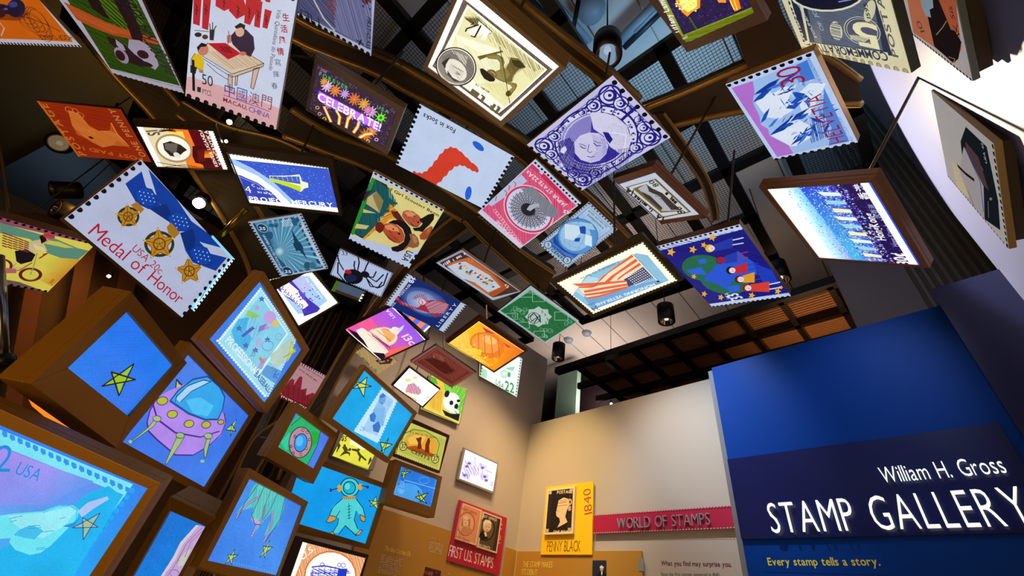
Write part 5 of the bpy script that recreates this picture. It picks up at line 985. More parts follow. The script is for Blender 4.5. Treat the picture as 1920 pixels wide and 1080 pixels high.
A = panel('orange', 'P', 'dark orange-red stamp with a lined animal head, lettered postage, below the monkey stamp', base='8c2a0c', side=plain('dark_edge', '2a1408', .5)).K(0, 80, 5.094)
A.U('8c240a', .02, .02, .98, .02, .98, .98, .02, .98); A.U('b8641c', 0, 0, .03, 0, .03, 1, 0, 1); A.hatch(36, '9a300e', .003, [345, 560, 1160, 640, 1440, 1130, 760, 1080], 10, .5)
A.p('b45014', 650, 640, 760, 680, 850, 790, 940, 840, 1050, 840, 1060, 760, 1120, 870, 1220, 990, 1270, 1030, 1120, 930, 1080, 980, 980, 1000, 880, 950, 800, 900, 740, 880, 690, 790)
A.hatch(46, 'd8803a', .002, [650, 640, 760, 680, 850, 790, 940, 840, 1050, 840, 1120, 870, 1220, 990, 1080, 980, 980, 1000, 800, 900, 690, 790], 40, .6)
for q in ((660, 640, 40), (720, 650, 30), (770, 690, 34), (880, 850, 30)): A.ring('d07a34', 5, q[0], q[1], q[2], q[2]*.6, 30, 16)
A.e('3a1006', 870, 905, 24, 10, 20); A.l('e0904c', 8, 1062, 765, 1120, 870, 1230, 985)
A.t('POSTAGE', 830, 1075, 440, 580, 'c06a24', .75, True, .25); A.t('ONE PENNY', 1400, 1090, 1090, 630, 'b8783c', .9, True, .2); A.K(0, 270); A.t('POST PAID 1', 960, 90, 555, 15, 'b8601c', .8, True); done('orange')

A = panel('kenya', 'L', 'bright lightbox stamp with oval portrait, palm and lion silhouette on orange', .035, [(255.6, 237.5), (400, 246), (427.8, 318.6), (294, 313)], base='3a2c10', side=plain('dark_bronze_frame', '4c3a1c', .4, .4)).K(0, 80, 5.094)
WH = hx('fffde8', 1.35); A.U(WH, .0, .0, .10, 0, .10, 1, 0, 1); A.U(WH, .93, 0, 1, 0, 1, 1, .93, 1); A.U('e8d8b0', .08, 0, .44, 0, .44, 1, .08, 1); A.U('5c0c14', .60, 0, .93, 0, .93, 1, .60, 1); A.U('ff8020', .40, 0, .66, 0, .66, 1, .45, 1); A.U(hx('ffd060', 1.1), .36, .05, .58, .05, .55, .6, .40, .6)
A.perfq('3a3010', .018, .005, (1, 3))
A.K(0, 0); A.e('9a8a70', 1175, 1000, 128, 92, 18, 36); A.e('fff8e8', 1175, 1000, 114, 80, 18, 36)
for i in range(30): a = i*.209; A.e('d09030', 1175+cos(a)*118*cos(.3)-sin(a)*84*sin(.3), 1000+cos(a)*118*sin(.3)+sin(a)*84*cos(.3), 7, 6, 0, 6)
A.p('2a2420', 1100, 965, 1150, 950, 1220, 975, 1265, 1010, 1240, 1025, 1200, 1060, 1150, 1050, 1110, 1010); A.hatch(14, 'a89c8c', .002, [1110, 965, 1200, 965, 1190, 1040, 1120, 1010], 30); A.e('f0e8d8', 1195, 1045, 26, 16, 30)
for k in range(9): a = radians(180+k*22); A.l('2a0c08', 6, 1130, 880, 1130+cos(a)*60, 880+sin(a)*24+8)
A.K(0, 270); A.p('4a0c10', 1300, 10, 1420, 20, 1440, 130, 1400, 150, 1350, 130, 1320, 125, 1300, 80); A.p('6a1410', 1330, 40, 1400, 30, 1390, 110, 1340, 120); 
for k in range(7): A.p('ff9030', 1380+k*9, 90, 1384+k*9, 40-k*3, 1392+k*9, 90)
A.l('3a0c10', 5, 1060, 120, 1240, 150, 1420, 160); A.l('3a0c10', 4, 1120, 150, 1250, 138, 1330, 150)
A.t('KENYA UGANDA', 1475, 150, 1360, -105, 'fff0e0', .8, True); A.t('TANGANYIKA', 1508, 140, 1400, -95, 'fff0e0', .8, True); A.K(0, 0); A.t('1S', 985, 880, 1010, 915, '5a4030', 1.6, True); done('kenya')

A = panel('mercury', 'L', 'bright lightbox stamp of a yellow space capsule, lettered project mercury', .035, [(427.8, 287), (615, 314), (634.7, 399), (468, 381)], base='4a4014', side=plain('dark_bronze_frame', '4c3a1c', .4, .4)).K(400, 270)
A.U(hx('fffff0', 1.4), 0, .01, 1, .01, 1, .99, 0, .99); A.perfq('5a5018', .017, .0055, (0, 2), .002)
A.p('3c5cd0', 108, 100, 775, 165, 838, 430, 240, 375); A.K(400, 270); A.dots(900, ['6c8cf0', '2c3cb0', 'a8c0ff', '5070e0'], .0015, .003, .02, .1, .98, .9, 4)
A.p('a8ccff', 110, 100, 135, 100, 260, 160, 400, 250, 560, 400, 240, 375, 200, 280); A.p(hx('f4faff', 1.3), 120, 130, 180, 160, 300, 215, 430, 310, 520, 400, 420, 392, 330, 290, 200, 215, 150, 200); A.p('3a48b8', 170, 205, 300, 260, 400, 330, 460, 395, 240, 375, 205, 290); A.l('c0d4ff', 3, 165, 215, 300, 270, 420, 370)
A.p('f4f8d8', 378, 215, 585, 210, 600, 250, 640, 262, 642, 292, 612, 300, 592, 322, 520, 290, 385, 245); A.p('c8e020', 385, 228, 520, 262, 590, 285, 590, 322, 520, 292, 385, 248); A.p('4a64c0', 385, 215, 580, 218, 590, 270, 500, 255, 385, 228)
for i in range(6): A.l('a8c4ff', 3, 400+i*32, 216, 410+i*32, 250)
A.l('f0f8ff', 4, 378, 213, 480, 218, 580, 205, 592, 262); A.t('4', 222, 325, 262, 330, 'f4f8ff', 1.05); A.t('c', 262, 285, 282, 288, 'f4f8ff'); A.t('U.S.MAN', 300, 302, 410, 316, 'f4f8ff', .8, True); A.t('IN SPACE', 302, 328, 430, 345, 'f4f8ff', .75, True); A.t('PROJECT MERCURY', 250, 380, 810, 425, hx('ffffff', 1.2), .95, True); done('mercury')

A = panel('whouse', 'L', 'bright lightbox stamp of a white mansion with sideways words, below the sun-ray aeroplane stamp', .03, [(507.5, 525), (585, 510), (634, 568), (560, 611)], base=hx('fffff0', 1.3), side=BRASSD).K(320, 500)
A.perfq('6a5a1c', .018, .0055, (0, 1, 2, 3), -.001); A.p('a8d0f8', 700, 100, 930, 60, 1060, 230, 950, 310, 860, 320, 720, 140); A.p('c0c8f8', 760, 80, 900, 60, 960, 160, 880, 170)
A.p('4838b8', 690, 100, 800, 75, 850, 130, 920, 210, 1010, 280, 990, 305, 900, 335, 880, 270, 790, 210, 730, 160); A.p('fdf8f4', 735, 115, 790, 100, 860, 160, 930, 260, 890, 290, 820, 220, 750, 180)
for i in range(9): x = 745+i*19; y = 125+i*19; A.l('5a48c8', 5, x, y+30, x+16, y+8); A.e('7a4a80', x+14, y+28, 4, 5)
A.p('5a50d0', 860, 150, 910, 190, 900, 225, 870, 190); A.dots(40, ['b05080', '5040c0', '7060e0'], .003, .008, .3, .3, .8, .7); A.t('The White House', 905, 80, 1015, 210, 'f4f8ff', .9, True); done('whouse')

# --- lit screens in deep brown cases
def sky(A, c0='3c8cf0', c1='2a7ae8', n=260, sp=None):
    A.U(None, -.02, -.02, 1.02, -.02, 1.02, 1.02, -.02, 1.02, cols=[c0, c1, c0, c1]); A.dots(1100, [hx(c0, 1.18), hx(c1, .84), hx(c0, .88), hx(c1, 1.15)], .0008, .003, 0, 0, 1, 1, 4)
LN = '12204a'; YG = 'c0d84a'
A = panel('baseball', 'M', 'deep brown screen box showing pale blue stamps lettered professional baseball', .06, [(489.4, 526), (568.6, 657), (499, 758), (393.6, 636)], base='3c78e8').K(320, 500)
sky(A, '4a8cf4', '3a7af0'); A.p('9fe4f4', 605, 150, 840, 500, 640, 885, 315, 500)
for i in range(24): f = i/24; A.e('eafcff', 605-290*f, 150+350*f, 9, 9, 0, 8); A.e('eafcff', 315+325*f, 500+385*f, 9, 9, 0, 8); A.e('d0f4fc', 605+240*f, 150+350*f, 8, 8, 0, 8); A.e('bfeaf8', 840-200*f, 500+385*f, 8, 8, 0, 8)
A.p('86d4ee', 600, 190, 780, 450, 590, 720, 370, 480); A.l('e6fbff', 12, 780, 450, 570, 740); A.l('d8f6fc', 8, 600, 190, 780, 450); A.p('b9d4c8', 660, 600, 800, 480, 830, 500, 770, 640, 690, 690); A.p('5aa0e0', 640, 660, 740, 700, 700, 790, 600, 720)
A.p('4ab8ec', 400, 430, 450, 350, 520, 340, 500, 420, 540, 480, 500, 570, 430, 520); A.e('c8a8e8', 660, 340, 44, 44); A.e('e8c860', 698, 383, 22, 24); A.p('9ad060', 510, 290, 560, 310, 600, 335, 540, 345, 500, 325); A.p('5a5ac0', 465, 465, 540, 400, 560, 415, 480, 475); A.p('8a80d8', 590, 400, 640, 380, 630, 420, 580, 440); A.e('c0a0d0', 575, 275, 14, 16); A.e('d890c0', 640, 410, 18, 12)
for q in ((450, 415), (495, 530), (560, 560), (640, 490), (600, 215)): A.star('7a88c8', '3a4a9a', 3, q[0], q[1]-20, q[0]+14, q[1]+16, q[0]-18, q[1]-6, q[0]+18, q[1]-6, q[0]-14, q[1]+16)
A.ring('5a9ad8', 4, 640, 530, 38, 34); A.ring('80a8e0', 4, 715, 470, 22, 22); A.e('a8b8e0', 580, 510, 24, 34); A.p('a8a0d8', 570, 680, 600, 620, 640, 610, 600, 690); A.p('c08a80', 590, 600, 620, 640, 600, 650, 580, 620)
A.hatch(8, '4a88d0', .0022, [440, 350, 560, 320, 600, 440, 480, 540], 60, .5); A.t('33', 520, 600, 550, 602, '4a80c8', 1.1); A.t('PROFESSIONAL', 350, 500, 560, 735, 'e8f8ff', 1.0, True, .04); A.t('BASEBALL', 548, 728, 645, 850, '2a5ab0', 1.0, True, .05); A.t('6c', 672, 745, 705, 752, '2a6ad8', 1.2, True); A.t('STATES', 640, 660, 700, 720, '4a80c8', .8)
A.star('d8e05a', '9aa840', 4, 800, 500, 830, 570, 745, 610, 832, 550, 770, 640); done('baseball')

A = panel('star', 'M', 'large deep brown screen box at the left showing one green star on blue', .12, [(240, 583), (327.8, 686), (243, 782), (127.8, 690)], base='1e78f0').K(0, 500)
sky(A, '2a74ee', '1a82f6'); A.hatch(90, '2f80f2', .0012, [865, 300, 1180, 670, 875, 1015, 460, 685], -38, .6); A.star('9cc81e', '141c10', 9, 900, 655, 800, 870, 748, 710, 912, 762, 685, 806); done('star')

A = panel('ufo', 'M', 'deep brown screen box showing a purple flying saucer with a blue dome', .06, [(354, 664), (469.4, 780.6), (386, 914.7), (230.6, 828.6)], base='3c78ea', mount=True).K(0, 500)
sky(A, '4a84f0', '3a78ec'); A.star(YG, LN, 8, 1190, 760, 1225, 800, 1150, 860, 1200, 830, 1180, 850)
A.p('b48cf0', 1060, 880, 1130, 840, 1250, 790, 1480, 960, 1520, 1010, 1520, 1060, 1490, 1140, 1380, 1220, 1300, 1270, 1180, 1270, 1080, 1190, 1000, 1110, 990, 1040, 1020, 950)
A.l('4a2c98', 9, 1060, 880, 1010, 970, 990, 1050, 1000, 1110, 1060, 1170, 1180, 1270, 1300, 1272, 1400, 1215, 1490, 1130, 1522, 1050, 1510, 990); A.l('4a2c98', 10, 1030, 930, 1060, 1030, 1180, 1120, 1350, 1150, 1480, 1110)
A.p('28a8f0', 1145, 905, 1200, 840, 1300, 760, 1400, 740, 1470, 800, 1510, 860, 1505, 950, 1470, 1030, 1380, 1030, 1270, 990, 1180, 940); A.p('48c4f8', 1250, 900, 1350, 880, 1440, 940, 1400, 1010, 1300, 990); A.l('1a4aa0', 12, 1145, 905, 1200, 835, 1300, 760, 1400, 740, 1480, 810, 1515, 880, 1500, 960, 1470, 1030, 1380, 1032, 1270, 990, 1145, 905)
A.p('a8d8fc', 1185, 890, 1260, 810, 1370, 765, 1410, 775, 1290, 840, 1210, 915); A.l('1a3a80', 6, 1180, 910, 1190, 870, 1270, 800, 1370, 765, 1425, 775); A.l('1a3a80', 6, 1215, 912, 1290, 840, 1420, 775)
for x, y, r_ in ((1092, 905, 34), (1160, 995, 32), (1272, 1060, 30), (1388, 1066, 28), (1488, 1048, 18)): A.e('4a2c98', x, y, r_+6, r_*.75+5, -10); A.e('b8c02c', x, y, r_, r_*.72, -10)
for q in ((1050, 1015, 1000, 1080, 890, 1170, 870, 1195, 890, 1180, 1030, 1080, 1065, 1035), (1200, 1130, 1170, 1190, 1110, 1330, 1120, 1332, 1210, 1200, 1240, 1150), (1400, 1130, 1372, 1230, 1375, 1290, 1385, 1285, 1420, 1150)): A.p('a8c880', *q); A.l('2a4c60', 5, *q, closed=True)
for x, y in ((1212, 1138), (1055, 1025), (1402, 1142)): A.e('a8c080', x, y, 26, 20); A.ring('3a6a70', 5, x, y, 28, 20)
A.e('a8c880', 875, 1180, 12, 12); A.e('a8c880', 1362, 1312, 14, 10); A.star(YG, LN, 4, 1592, 1030, 1550, 1145, 1560, 1060, 1588, 1110, 1520, 1100); done('ufo')

A = panel('big', 'M', 'largest brown screen box at the bottom left showing a pale blue eagle stamp lettered usa', .07, [(-130, 742), (276, 916), (87, 1200), (-360, 1000)], base='1cb4f8', mount=True).K(0, 780)
A.U(None, -.02, -.02, 1.02, -.02, 1.02, 1.02, -.02, 1.02, cols=['3a84f4', '3a84f4', '1cb8fa', '10c0fc']); PB = '7ee8f8'
A.p(PB, -700, -200, 900, 460, 420, 1110, 400, 1110, 800, 520, -700, -60); A.p(None, -700, -80, 835, 530, 420, 1110, -700, 1110, cols=['a088f0', '5a94f4', '08b0f8', '28c0f8'])
for i in range(17): x = 20+i*52; y = 78+i*23.5; A.p('3a98f4', x, y+18, x+30, y+32, x+34, y+62, x+12, y+66, x-4, y+44)
for i in range(14): x = 895-i*35; y = 500+i*46; A.e('1eb0f6', x, y, 18, 18)
A.p(None, -300, 90, 300, 320, 640, 440, 300, 600, -300, 600, cols=['b090f0', 'a898f4', '60a0f4', '7a98f4', '9a90f0']); A.p('28b8f4', 590, 520, 740, 470, 830, 540, 500, 1080, 0, 1110, 0, 900, 400, 700)
A.p('70e8f8', -200, 700, 100, 655, 300, 640, 400, 600, 500, 600, 540, 630, 530, 680, 500, 720, 420, 800, 350, 870, 280, 920, 210, 935, 110, 900, 70, 850, 80, 820, -200, 840); A.p('9af0fc', 60, 670, 300, 650, 480, 610, 520, 640, 440, 740, 300, 820, 200, 800, 100, 720)
A.p('4ac4f4', 170, 750, 230, 735, 300, 770, 240, 830, 180, 820, 100, 800, 130, 770); A.p('b4c8fc', 530, 640, 600, 580, 730, 540, 740, 560, 640, 620, 560, 680)
for q in ((70, 690, 160, 670), (75, 710, 120, 700), (195, 740, 280, 735), (200, 755, 285, 750), (410, 690, 450, 680), (250, 890, 310, 880), (255, 900, 320, 890), (290, 780, 370, 770)): A.l('2aa0d8', 4, *q)
for i in range(7): A.l('50a8e8', 4, 30+i*38, 600-i*2, 80+i*38, 645-i*3)
A.l('3ab0e8', 4, 300, 650, 400, 605, 480, 602, 530, 630, 520, 690); A.p('2a9ae0', 430, 740, 520, 710, 560, 670, 500, 750)
A.t('2', -30, 375, 75, 375, '2a90e4', 1.2); A.t('USA', 105, 385, 262, 438, '2a8ce4', 1.35); A.star('a8c890', '3a30a0', 5, 685, 650, 572, 830, 568, 680, 672, 745, 500, 750); done('big')

A = panel('strip', 'M', 'narrow brown screen box at the bottom beside the eagle screen, blue with a pink curve', .13, [(318, 957.8), (384.7, 987), (285, 1170), (222, 1128)], base='1e78d8', mount=True).K(0, 780)
sky(A, '2470d0', '1e82e4'); A.p('c8a8d8', 1340, 735, 1390, 750, 1200, 1100, 1100, 1090, 1180, 960, 1230, 860); A.p('e0d0e0', 1325, 735, 1345, 738, 1240, 860, 1190, 960, 1100, 1090, 1080, 1090, 1170, 950, 1220, 850); A.p('c8d0c0', 1270, 900, 1290, 900, 1240, 1010, 1200, 1010, 1220, 950)
for q in ((1370, 750, 1260, 860, 1200, 980), (1380, 765, 1290, 850, 1250, 950), (1240, 900, 1180, 1010, 1130, 1080)): A.l('9a6aa8', 4, *q)
A.ring('8a78b8', 4, 1180, 1060, 30, 24); A.ring('a888c0', 4, 1165, 1070, 44, 34); done('strip')

A = panel('tent', 'M', 'deep brown screen box showing striped teal tentacles and two stars', .055, [(469, 896.7), (569, 949.4), (522, 1079.4), (390, 1051)], base='4a90f0', mount=True).K(340, 780)
sky(A, '4a94f4', '3c80ec'); TE = '58c8c8'
A.p(TE, 520, 440, 560, 470, 700, 540, 690, 620, 660, 720, 570, 820, 560, 800, 610, 680, 620, 640, 560, 700, 480, 800, 500, 730, 480, 700, 540, 600, 400, 640, 370, 690, 380, 640, 440, 570, 480, 480)
A.p('68d4cc', 520, 470, 600, 500, 650, 520, 570, 600, 520, 715, 485, 700, 475, 670); A.hatch(12, '40b4b0', .003, [480, 480, 690, 540, 600, 700, 480, 690], 60)
for q in ((370, 690, 400, 640, 450, 590, 525, 545), (470, 815, 510, 730, 545, 680, 565, 600), (550, 850, 590, 780, 605, 720, 610, 645)):
    A.l('1a3070', 17, *q); A.l('c8a8d8', 12, *q)
    for j in range(0, len(q)-2, 2):
        for m_ in range(5): f = m_/5; x = q[j]+(q[j+2]-q[j])*f; y = q[j+1]+(q[j+3]-q[j+1])*f; A.l('8a60b8', 3, x-5, y-4, x+5, y+3)
A.p('c8a8d8', 468, 660, 480, 690, 530, 715, 520, 740, 490, 730, 470, 700); A.l('1a3070', 4, 520, 450, 420, 590, 375, 690); A.l('1a3070', 4, 555, 475, 500, 600, 470, 670, 490, 730, 530, 735); A.l('1a3070', 3, 600, 500, 560, 600, 540, 700); A.l('1a3070', 3, 645, 520, 590, 640, 520, 735); A.l('1a3070', 4, 695, 545, 660, 700, 560, 850)
A.star(YG, LN, 3.5, 592, 838, 556, 960, 545, 880, 610, 884, 520, 955); A.star(YG, LN, 3.5, 352, 900, 330, 1005, 305, 935, 372, 938, 285, 1000)
for i in range(16): A.l('6ab0f4', 4, 345+i*17, 985+i*4, 350+i*17, 1000+i*4)
done('tent')

A = panel('donut', 'M', 'small deep brown screen box showing a pink porthole ring on green', .07, [(556, 773.6), (620, 821), (590.5, 880), (521.8, 838)], base='4a84f0', mount=True).K(300, 780, 5.094)
sky(A, '4a84f0', '4a78e8'); A.p('22b870', 1340, -30, 1535, 130, 1500, 260, 1410, 470, 1130, 295, 1210, 130, 1270, 40); A.p('18b038', 1450, 140, 1530, 160, 1500, 260, 1440, 300); A.p('30d0a0', 1150, 250, 1240, 150, 1240, 300, 1200, 330); A.l(LN, 6, 1250, 90, 1370, -10); A.l(LN, 6, 1535, 130, 1500, 280, 1405, 470)
A.e(LN, 1338, 252, 112, 152, 8); A.e('c88aa0', 1338, 252, 104, 144, 8); A.e(LN, 1342, 255, 64, 92, 12); A.e('2a9cf0', 1342, 255, 57, 84, 12); A.e('5abcf8', 1330, 240, 34, 50, 12)
for x, y in ((1362, 135), (1403, 155), (1287, 195), (1424, 225), (1247, 290), (1393, 308), (1268, 355), (1342, 368)): A.e(LN, x, y, 13, 16); A.e('d0c850' if x > 1340 else 'c89098', x, y, 7, 10)
done('donut')

A = panel('boxer', 'M', 'deep brown screen box showing a blue boxer stamp between two stars', .05, [(684, 694.4), (775.6, 777.8), (729, 858), (624, 784.7)], base='18a8ec').K(320, 500)
sky(A, '1cb0f0', '20a4ec', 400, ('3cc0f8', '108cd8', '28b4f4')); A.star('d8e048', LN, 5, 1325, 745, 1302, 880, 1248, 775, 1355, 808, 1228, 822)
A.p('c8ecfc', 1425, 822, 1530, 895, 1395, 1190, 1235, 1110); 
for i in range(16): f = i/16; A.e('c8ecfc', 1425-190*f, 822+288*f, 6, 6, 0, 6); A.e('c8ecfc', 1530-135*f, 895+295*f, 6, 6, 0, 6)
A.p('a8d4f8', 1425, 850, 1500, 900, 1390, 1140, 1290, 1100); A.p('6ab0ec', 1405, 880, 1430, 855, 1450, 870, 1448, 910, 1425, 935, 1400, 915); A.p('3c80d0', 1408, 870, 1430, 852, 1452, 872, 1430, 882, 1410, 890); A.p('8ac4f4', 1370, 960, 1400, 920, 1445, 950, 1450, 1010, 1430, 1080, 1380, 1060, 1350, 1010); A.p('3a78d0', 1340, 1000, 1370, 980, 1385, 1010, 1370, 1050, 1345, 1040); A.p('3a78d0', 1360, 1070, 1400, 1040, 1415, 1080, 1400, 1120, 1365, 1110); A.l('2a60b8', 3, 1410, 915, 1428, 922); A.hatch(12, '4a90d8', .0018, [1370, 960, 1440, 950, 1430, 1070, 1360, 1040], 60); A.hatch(5, '5a98d8', .002, [1460, 900, 1500, 910, 1490, 950, 1455, 940], 25)
A.K(660, 780); A.star('d8e048', LN, 5, 245, 145, 205, 258, 188, 175, 270, 190, 190, 238); A.K(340, 780); A.t('29', 1198, 95, 1225, 105, '5a98d8', 1); done('boxer')

A = panel('astro', 'M', 'deep brown screen box showing a figure in a teal space suit and helmet', .05, [(568, 861), (721, 916), (687, 1020), (530, 973)], base='0ca0f0', mount=True).K(340, 780)
sky(A, '10a8f2', '149cee', 500, ('30b4f8', '0c88dc', '20acf4')); TE = '50d4d8'
A.p(TE, 1090, 555, 1180, 560, 1225, 620, 1240, 680, 1200, 665, 1180, 640, 1165, 700, 1185, 760, 1205, 775, 1180, 800, 1105, 740, 1060, 790, 1020, 790, 1055, 730, 1060, 690, 1045, 680, 1000, 670, 1020, 610, 1060, 580)
A.l(LN, 5, 1090, 555, 1050, 590, 1020, 620, 1000, 668); A.l(LN, 5, 1045, 680, 1070, 640); A.l(LN, 5, 1180, 560, 1225, 620, 1240, 680); A.l(LN, 5, 1180, 640, 1165, 700, 1190, 760); A.l(LN, 5, 1060, 690, 1055, 730, 1015, 795); A.l(LN, 5, 1060, 800, 1105, 740, 1180, 808); A.l(LN, 4, 1130, 590, 1132, 695)
for i in range(5): A.l(LN, 3, 1120, 612+i*20, 1145, 606+i*20)
A.e(LN, 1135, 482, 66, 66); A.e(TE, 1135, 482, 60, 60); A.e(LN, 1133, 485, 44, 46); A.e('18b8d8', 1133, 485, 38, 40); A.e('60e0e8', 1120, 475, 18, 22); A.e('e0a838', 1066, 488, 16, 24); A.e('e0a838', 1206, 478, 16, 22)
A.l(LN, 5, 1055, 488, 1008, 500); A.e('16309c', 1008, 500, 9, 12); A.l(LN, 5, 1215, 470, 1256, 478); A.e('16309c', 1256, 480, 9, 10); A.p('d8a040', 1090, 545, 1170, 538, 1172, 558, 1092, 565)
for i in range(6): A.l('5a3810', 3, 1098+i*13, 546, 1100+i*13, 562)
for q in ((1000, 670, 985, 700, 975, 715, 1000, 720, 1040, 700, 1045, 682), (1205, 665, 1240, 685, 1238, 710, 1225, 712, 1208, 700), (995, 790, 1020, 780, 1035, 800, 1000, 800), (1175, 800, 1205, 768, 1222, 772, 1195, 806)): A.p('e0a030', *q); A.l(LN, 4, *q, closed=True)
A.star('c8dc50', LN, 4, 1312, 540, 1325, 632, 1262, 570, 1340, 580, 1270, 612); done('astro')

A = panel('olymp', 'M', 'small brown screen box near the wall showing two stars over a faint ringed stamp', .09, [(753, 874), (821.7, 899), (810, 950.8), (737.8, 927)], base='2a8cf0').K(660, 780)
sky(A, '2c88ec', '2a90f4'); A.p('2a7ce0', 345, 345, 570, 425, 535, 605, 290, 520); A.e('4aa4f0', 380, 520, 100, 66, 10); A.l('9ad0fc', 3, 345, 430, 560, 490); A.star('c8d838', '1c2c20', 4, 372, 350, 345, 435, 332, 375, 395, 378, 330, 405); A.star('c8d838', '1c2c20', 5, 442, 502, 505, 592, 425, 548, 512, 520, 462, 580)
for x, y in ((318, 500), (330, 503), (342, 506), (324, 514), (336, 517)): A.ring('a8d4fc', 2, x, y, 7, 8)
A.t('USA', 312, 450, 345, 458, '7abcf8', 1); A.t('13', 322, 478, 345, 484, '7abcf8', 1); A.ring('7abcf8', 2, 485, 435, 34, 22)
for i in range(11): A.e('9ac8fc', 562-i*2.8, 440+i*14, 3, 3, 0, 6); A.e('9ac8fc', 318-i*3, 380+i*13, 3, 3, 0, 6)
done('olymp')

A = panel('s37', 'L', 'yellow lightbox stamp of two explorers on orange, lettered 37, on the pale wall', .04, [(758, 787), (837.8, 820), (823.9, 882.8), (742, 851)], base='c8c858', side=plain('brown_frame', '5a3018', .4, .3)).K(660, 780)
A.p('b8b850', 400, 80, 630, 160, 575, 350, 310, 235); A.l('3a3410', 4, 330, 190, 350, 120, 420, 90, 500, 105, 570, 150, 590, 190, 570, 270); A.p('e8a030', 350, 190, 380, 130, 430, 115, 510, 130, 560, 170, 570, 200, 555, 270, 540, 275, 350, 210); A.p('f0c050', 370, 150, 430, 125, 500, 140, 470, 190, 390, 190); A.p('a85018', 350, 210, 430, 200, 560, 262, 540, 278, 400, 235); A.hatch(14, '6a3010', .002, [350, 205, 560, 262, 535, 278, 380, 225], 20)
for q in ((440, 225, 445, 180, 430, 150, 470, 145, 465, 175, 470, 220), (490, 245, 495, 190, 510, 155, 528, 165, 520, 200, 522, 250)): A.p('6a2c10', *q)
A.e('5a2410', 462, 148, 7, 7); A.e('5a2410', 518, 155, 7, 7)
for x, y in ((345, 205), (560, 290)): A.e('3a3410', x, y, 27, 31); A.e('d0cc6a', x, y, 22, 26); A.t('37', x-15, y+12, x+17, y+16, '3a3410', 1.1, True)
A.t('CENTS', 395, 245, 520, 300, '3a3410', .6, True); A.words(392, 112, 560, 152, 12, '3a3410'); A.perfq('5a3018', .020, .005); done('s37')

A = panel('athl', 'W', 'yellow lit wall stamp with dark athlete silhouettes playing ball, lettered $5', .02, [(652, 800), (714, 826), (690, 880), (623, 855)], base='e8e448', side=plain('grey_mount', '8a857a', .5)).K(340, 780)
A.p('f4f090', 1130, 150, 1290, 240, 1280, 260, 1120, 190); A.p('e8e448', 1075, 115, 1310, 265, 1260, 360, 1020, 270); A.p('fffbc0', 1140, 160, 1250, 215, 1230, 230, 1135, 190)
for q in ((1085, 210, 1105, 200, 1120, 215, 1118, 235, 1100, 240), (1100, 235, 1118, 235, 1140, 250, 1135, 275, 1128, 255, 1105, 255, 1085, 265, 1068, 275, 1085, 250), (1110, 220, 1138, 228, 1140, 238, 1108, 230), (1150, 220, 1180, 222, 1200, 240, 1215, 265, 1190, 260, 1185, 242, 1150, 232), (1190, 258, 1215, 262, 1250, 295, 1245, 305, 1212, 280, 1205, 310, 1195, 300, 1200, 275), (1045, 190, 1065, 180, 1075, 200, 1050, 245, 1045, 240, 1055, 210), (1268, 290, 1280, 275, 1285, 300, 1262, 330, 1258, 325)): A.p('4a4010', *q)
for x, y in ((1102, 200), (1195, 228), (1138, 225)): A.e('4a4010', x, y, 9, 9)
A.t('$5', 1078, 165, 1112, 172, '2a2810', 1.3, True); A.perf([1, 3], .02, .004, 'a8a040'); done('athl')

A = panel('purple', 'W', 'white lit wall stamp with a violet castle drawing, right of the other wall stamps', .02, [(872.5, 842.5), (932.8, 870), (924.4, 922), (861, 897)], base=hx('f8f4ff', 1.05), side=plain('grey_mount', '8a857a', .5)).K(660, 780)
VI = '9a78d8'
for q in ((765, 290, 800, 310, 820, 370, 780, 420, 740, 400), (825, 280, 835, 275, 840, 410, 815, 400), (860, 315, 910, 340, 905, 360, 855, 340), (780, 340, 860, 350, 850, 400, 770, 400), (860, 380, 920, 400, 915, 440, 870, 430), (745, 380, 800, 405, 795, 430, 740, 415)): A.hatch(9, VI, .004, list(q), 40, .5)
for x, y in ((775, 340), (790, 320), (895, 410), (905, 435), (760, 400), (880, 350)): A.e('8860d0', x, y, 12, 9)
A.l(VI, 3, 850, 345, 850, 400); A.l(VI, 3, 880, 350, 876, 410); A.l(VI, 3, 900, 365, 945, 385); A.t('25', 930, 468, 948, 474, VI, 1.3); A.perfq('7a7468', .018, .004); done('purple')

A = panel('panda', 'W', 'lit wall stamp with a panda face in green bamboo on yellow', .02, [(806.7, 699), (875, 731), (861, 795), (790, 766)], base='e8d860', side=plain('grey_mount', '8a857a', .5)).K(640, 540)
A.p('f0c848', 580, 560, 700, 640, 670, 850, 560, 790); A.p('6ac838', 690, 620, 850, 690, 830, 800, 790, 880, 740, 850, 700, 700); A.hatch(40, 'a8f060', .004, [690, 630, 850, 690, 800, 880, 740, 780], 60, .6); A.hatch(20, '1c8a28', .004, [690, 640, 850, 690, 810, 860, 760, 700], 110, .6)
A.p('58b838', 580, 590, 640, 610, 650, 650, 600, 640); A.e('f4f8f0', 742, 768, 56, 62, 20); A.e('101418', 712, 715, 16, 24, 20); A.e('14181c', 775, 800, 13, 20, 15); A.e('14181c', 742, 775, 13, 16, 10); A.e('14181c', 790, 762, 12, 10); A.p('14181c', 680, 820, 740, 850, 800, 850, 790, 900, 700, 860); A.e('f4f8f0', 760, 830, 34, 18, 15); A.l('1c2020', 4, 765, 830, 780, 850); A.hatch(16, 'e09a30', .004, [590, 690, 680, 700, 670, 840, 600, 800], 80, .5); done('panda')

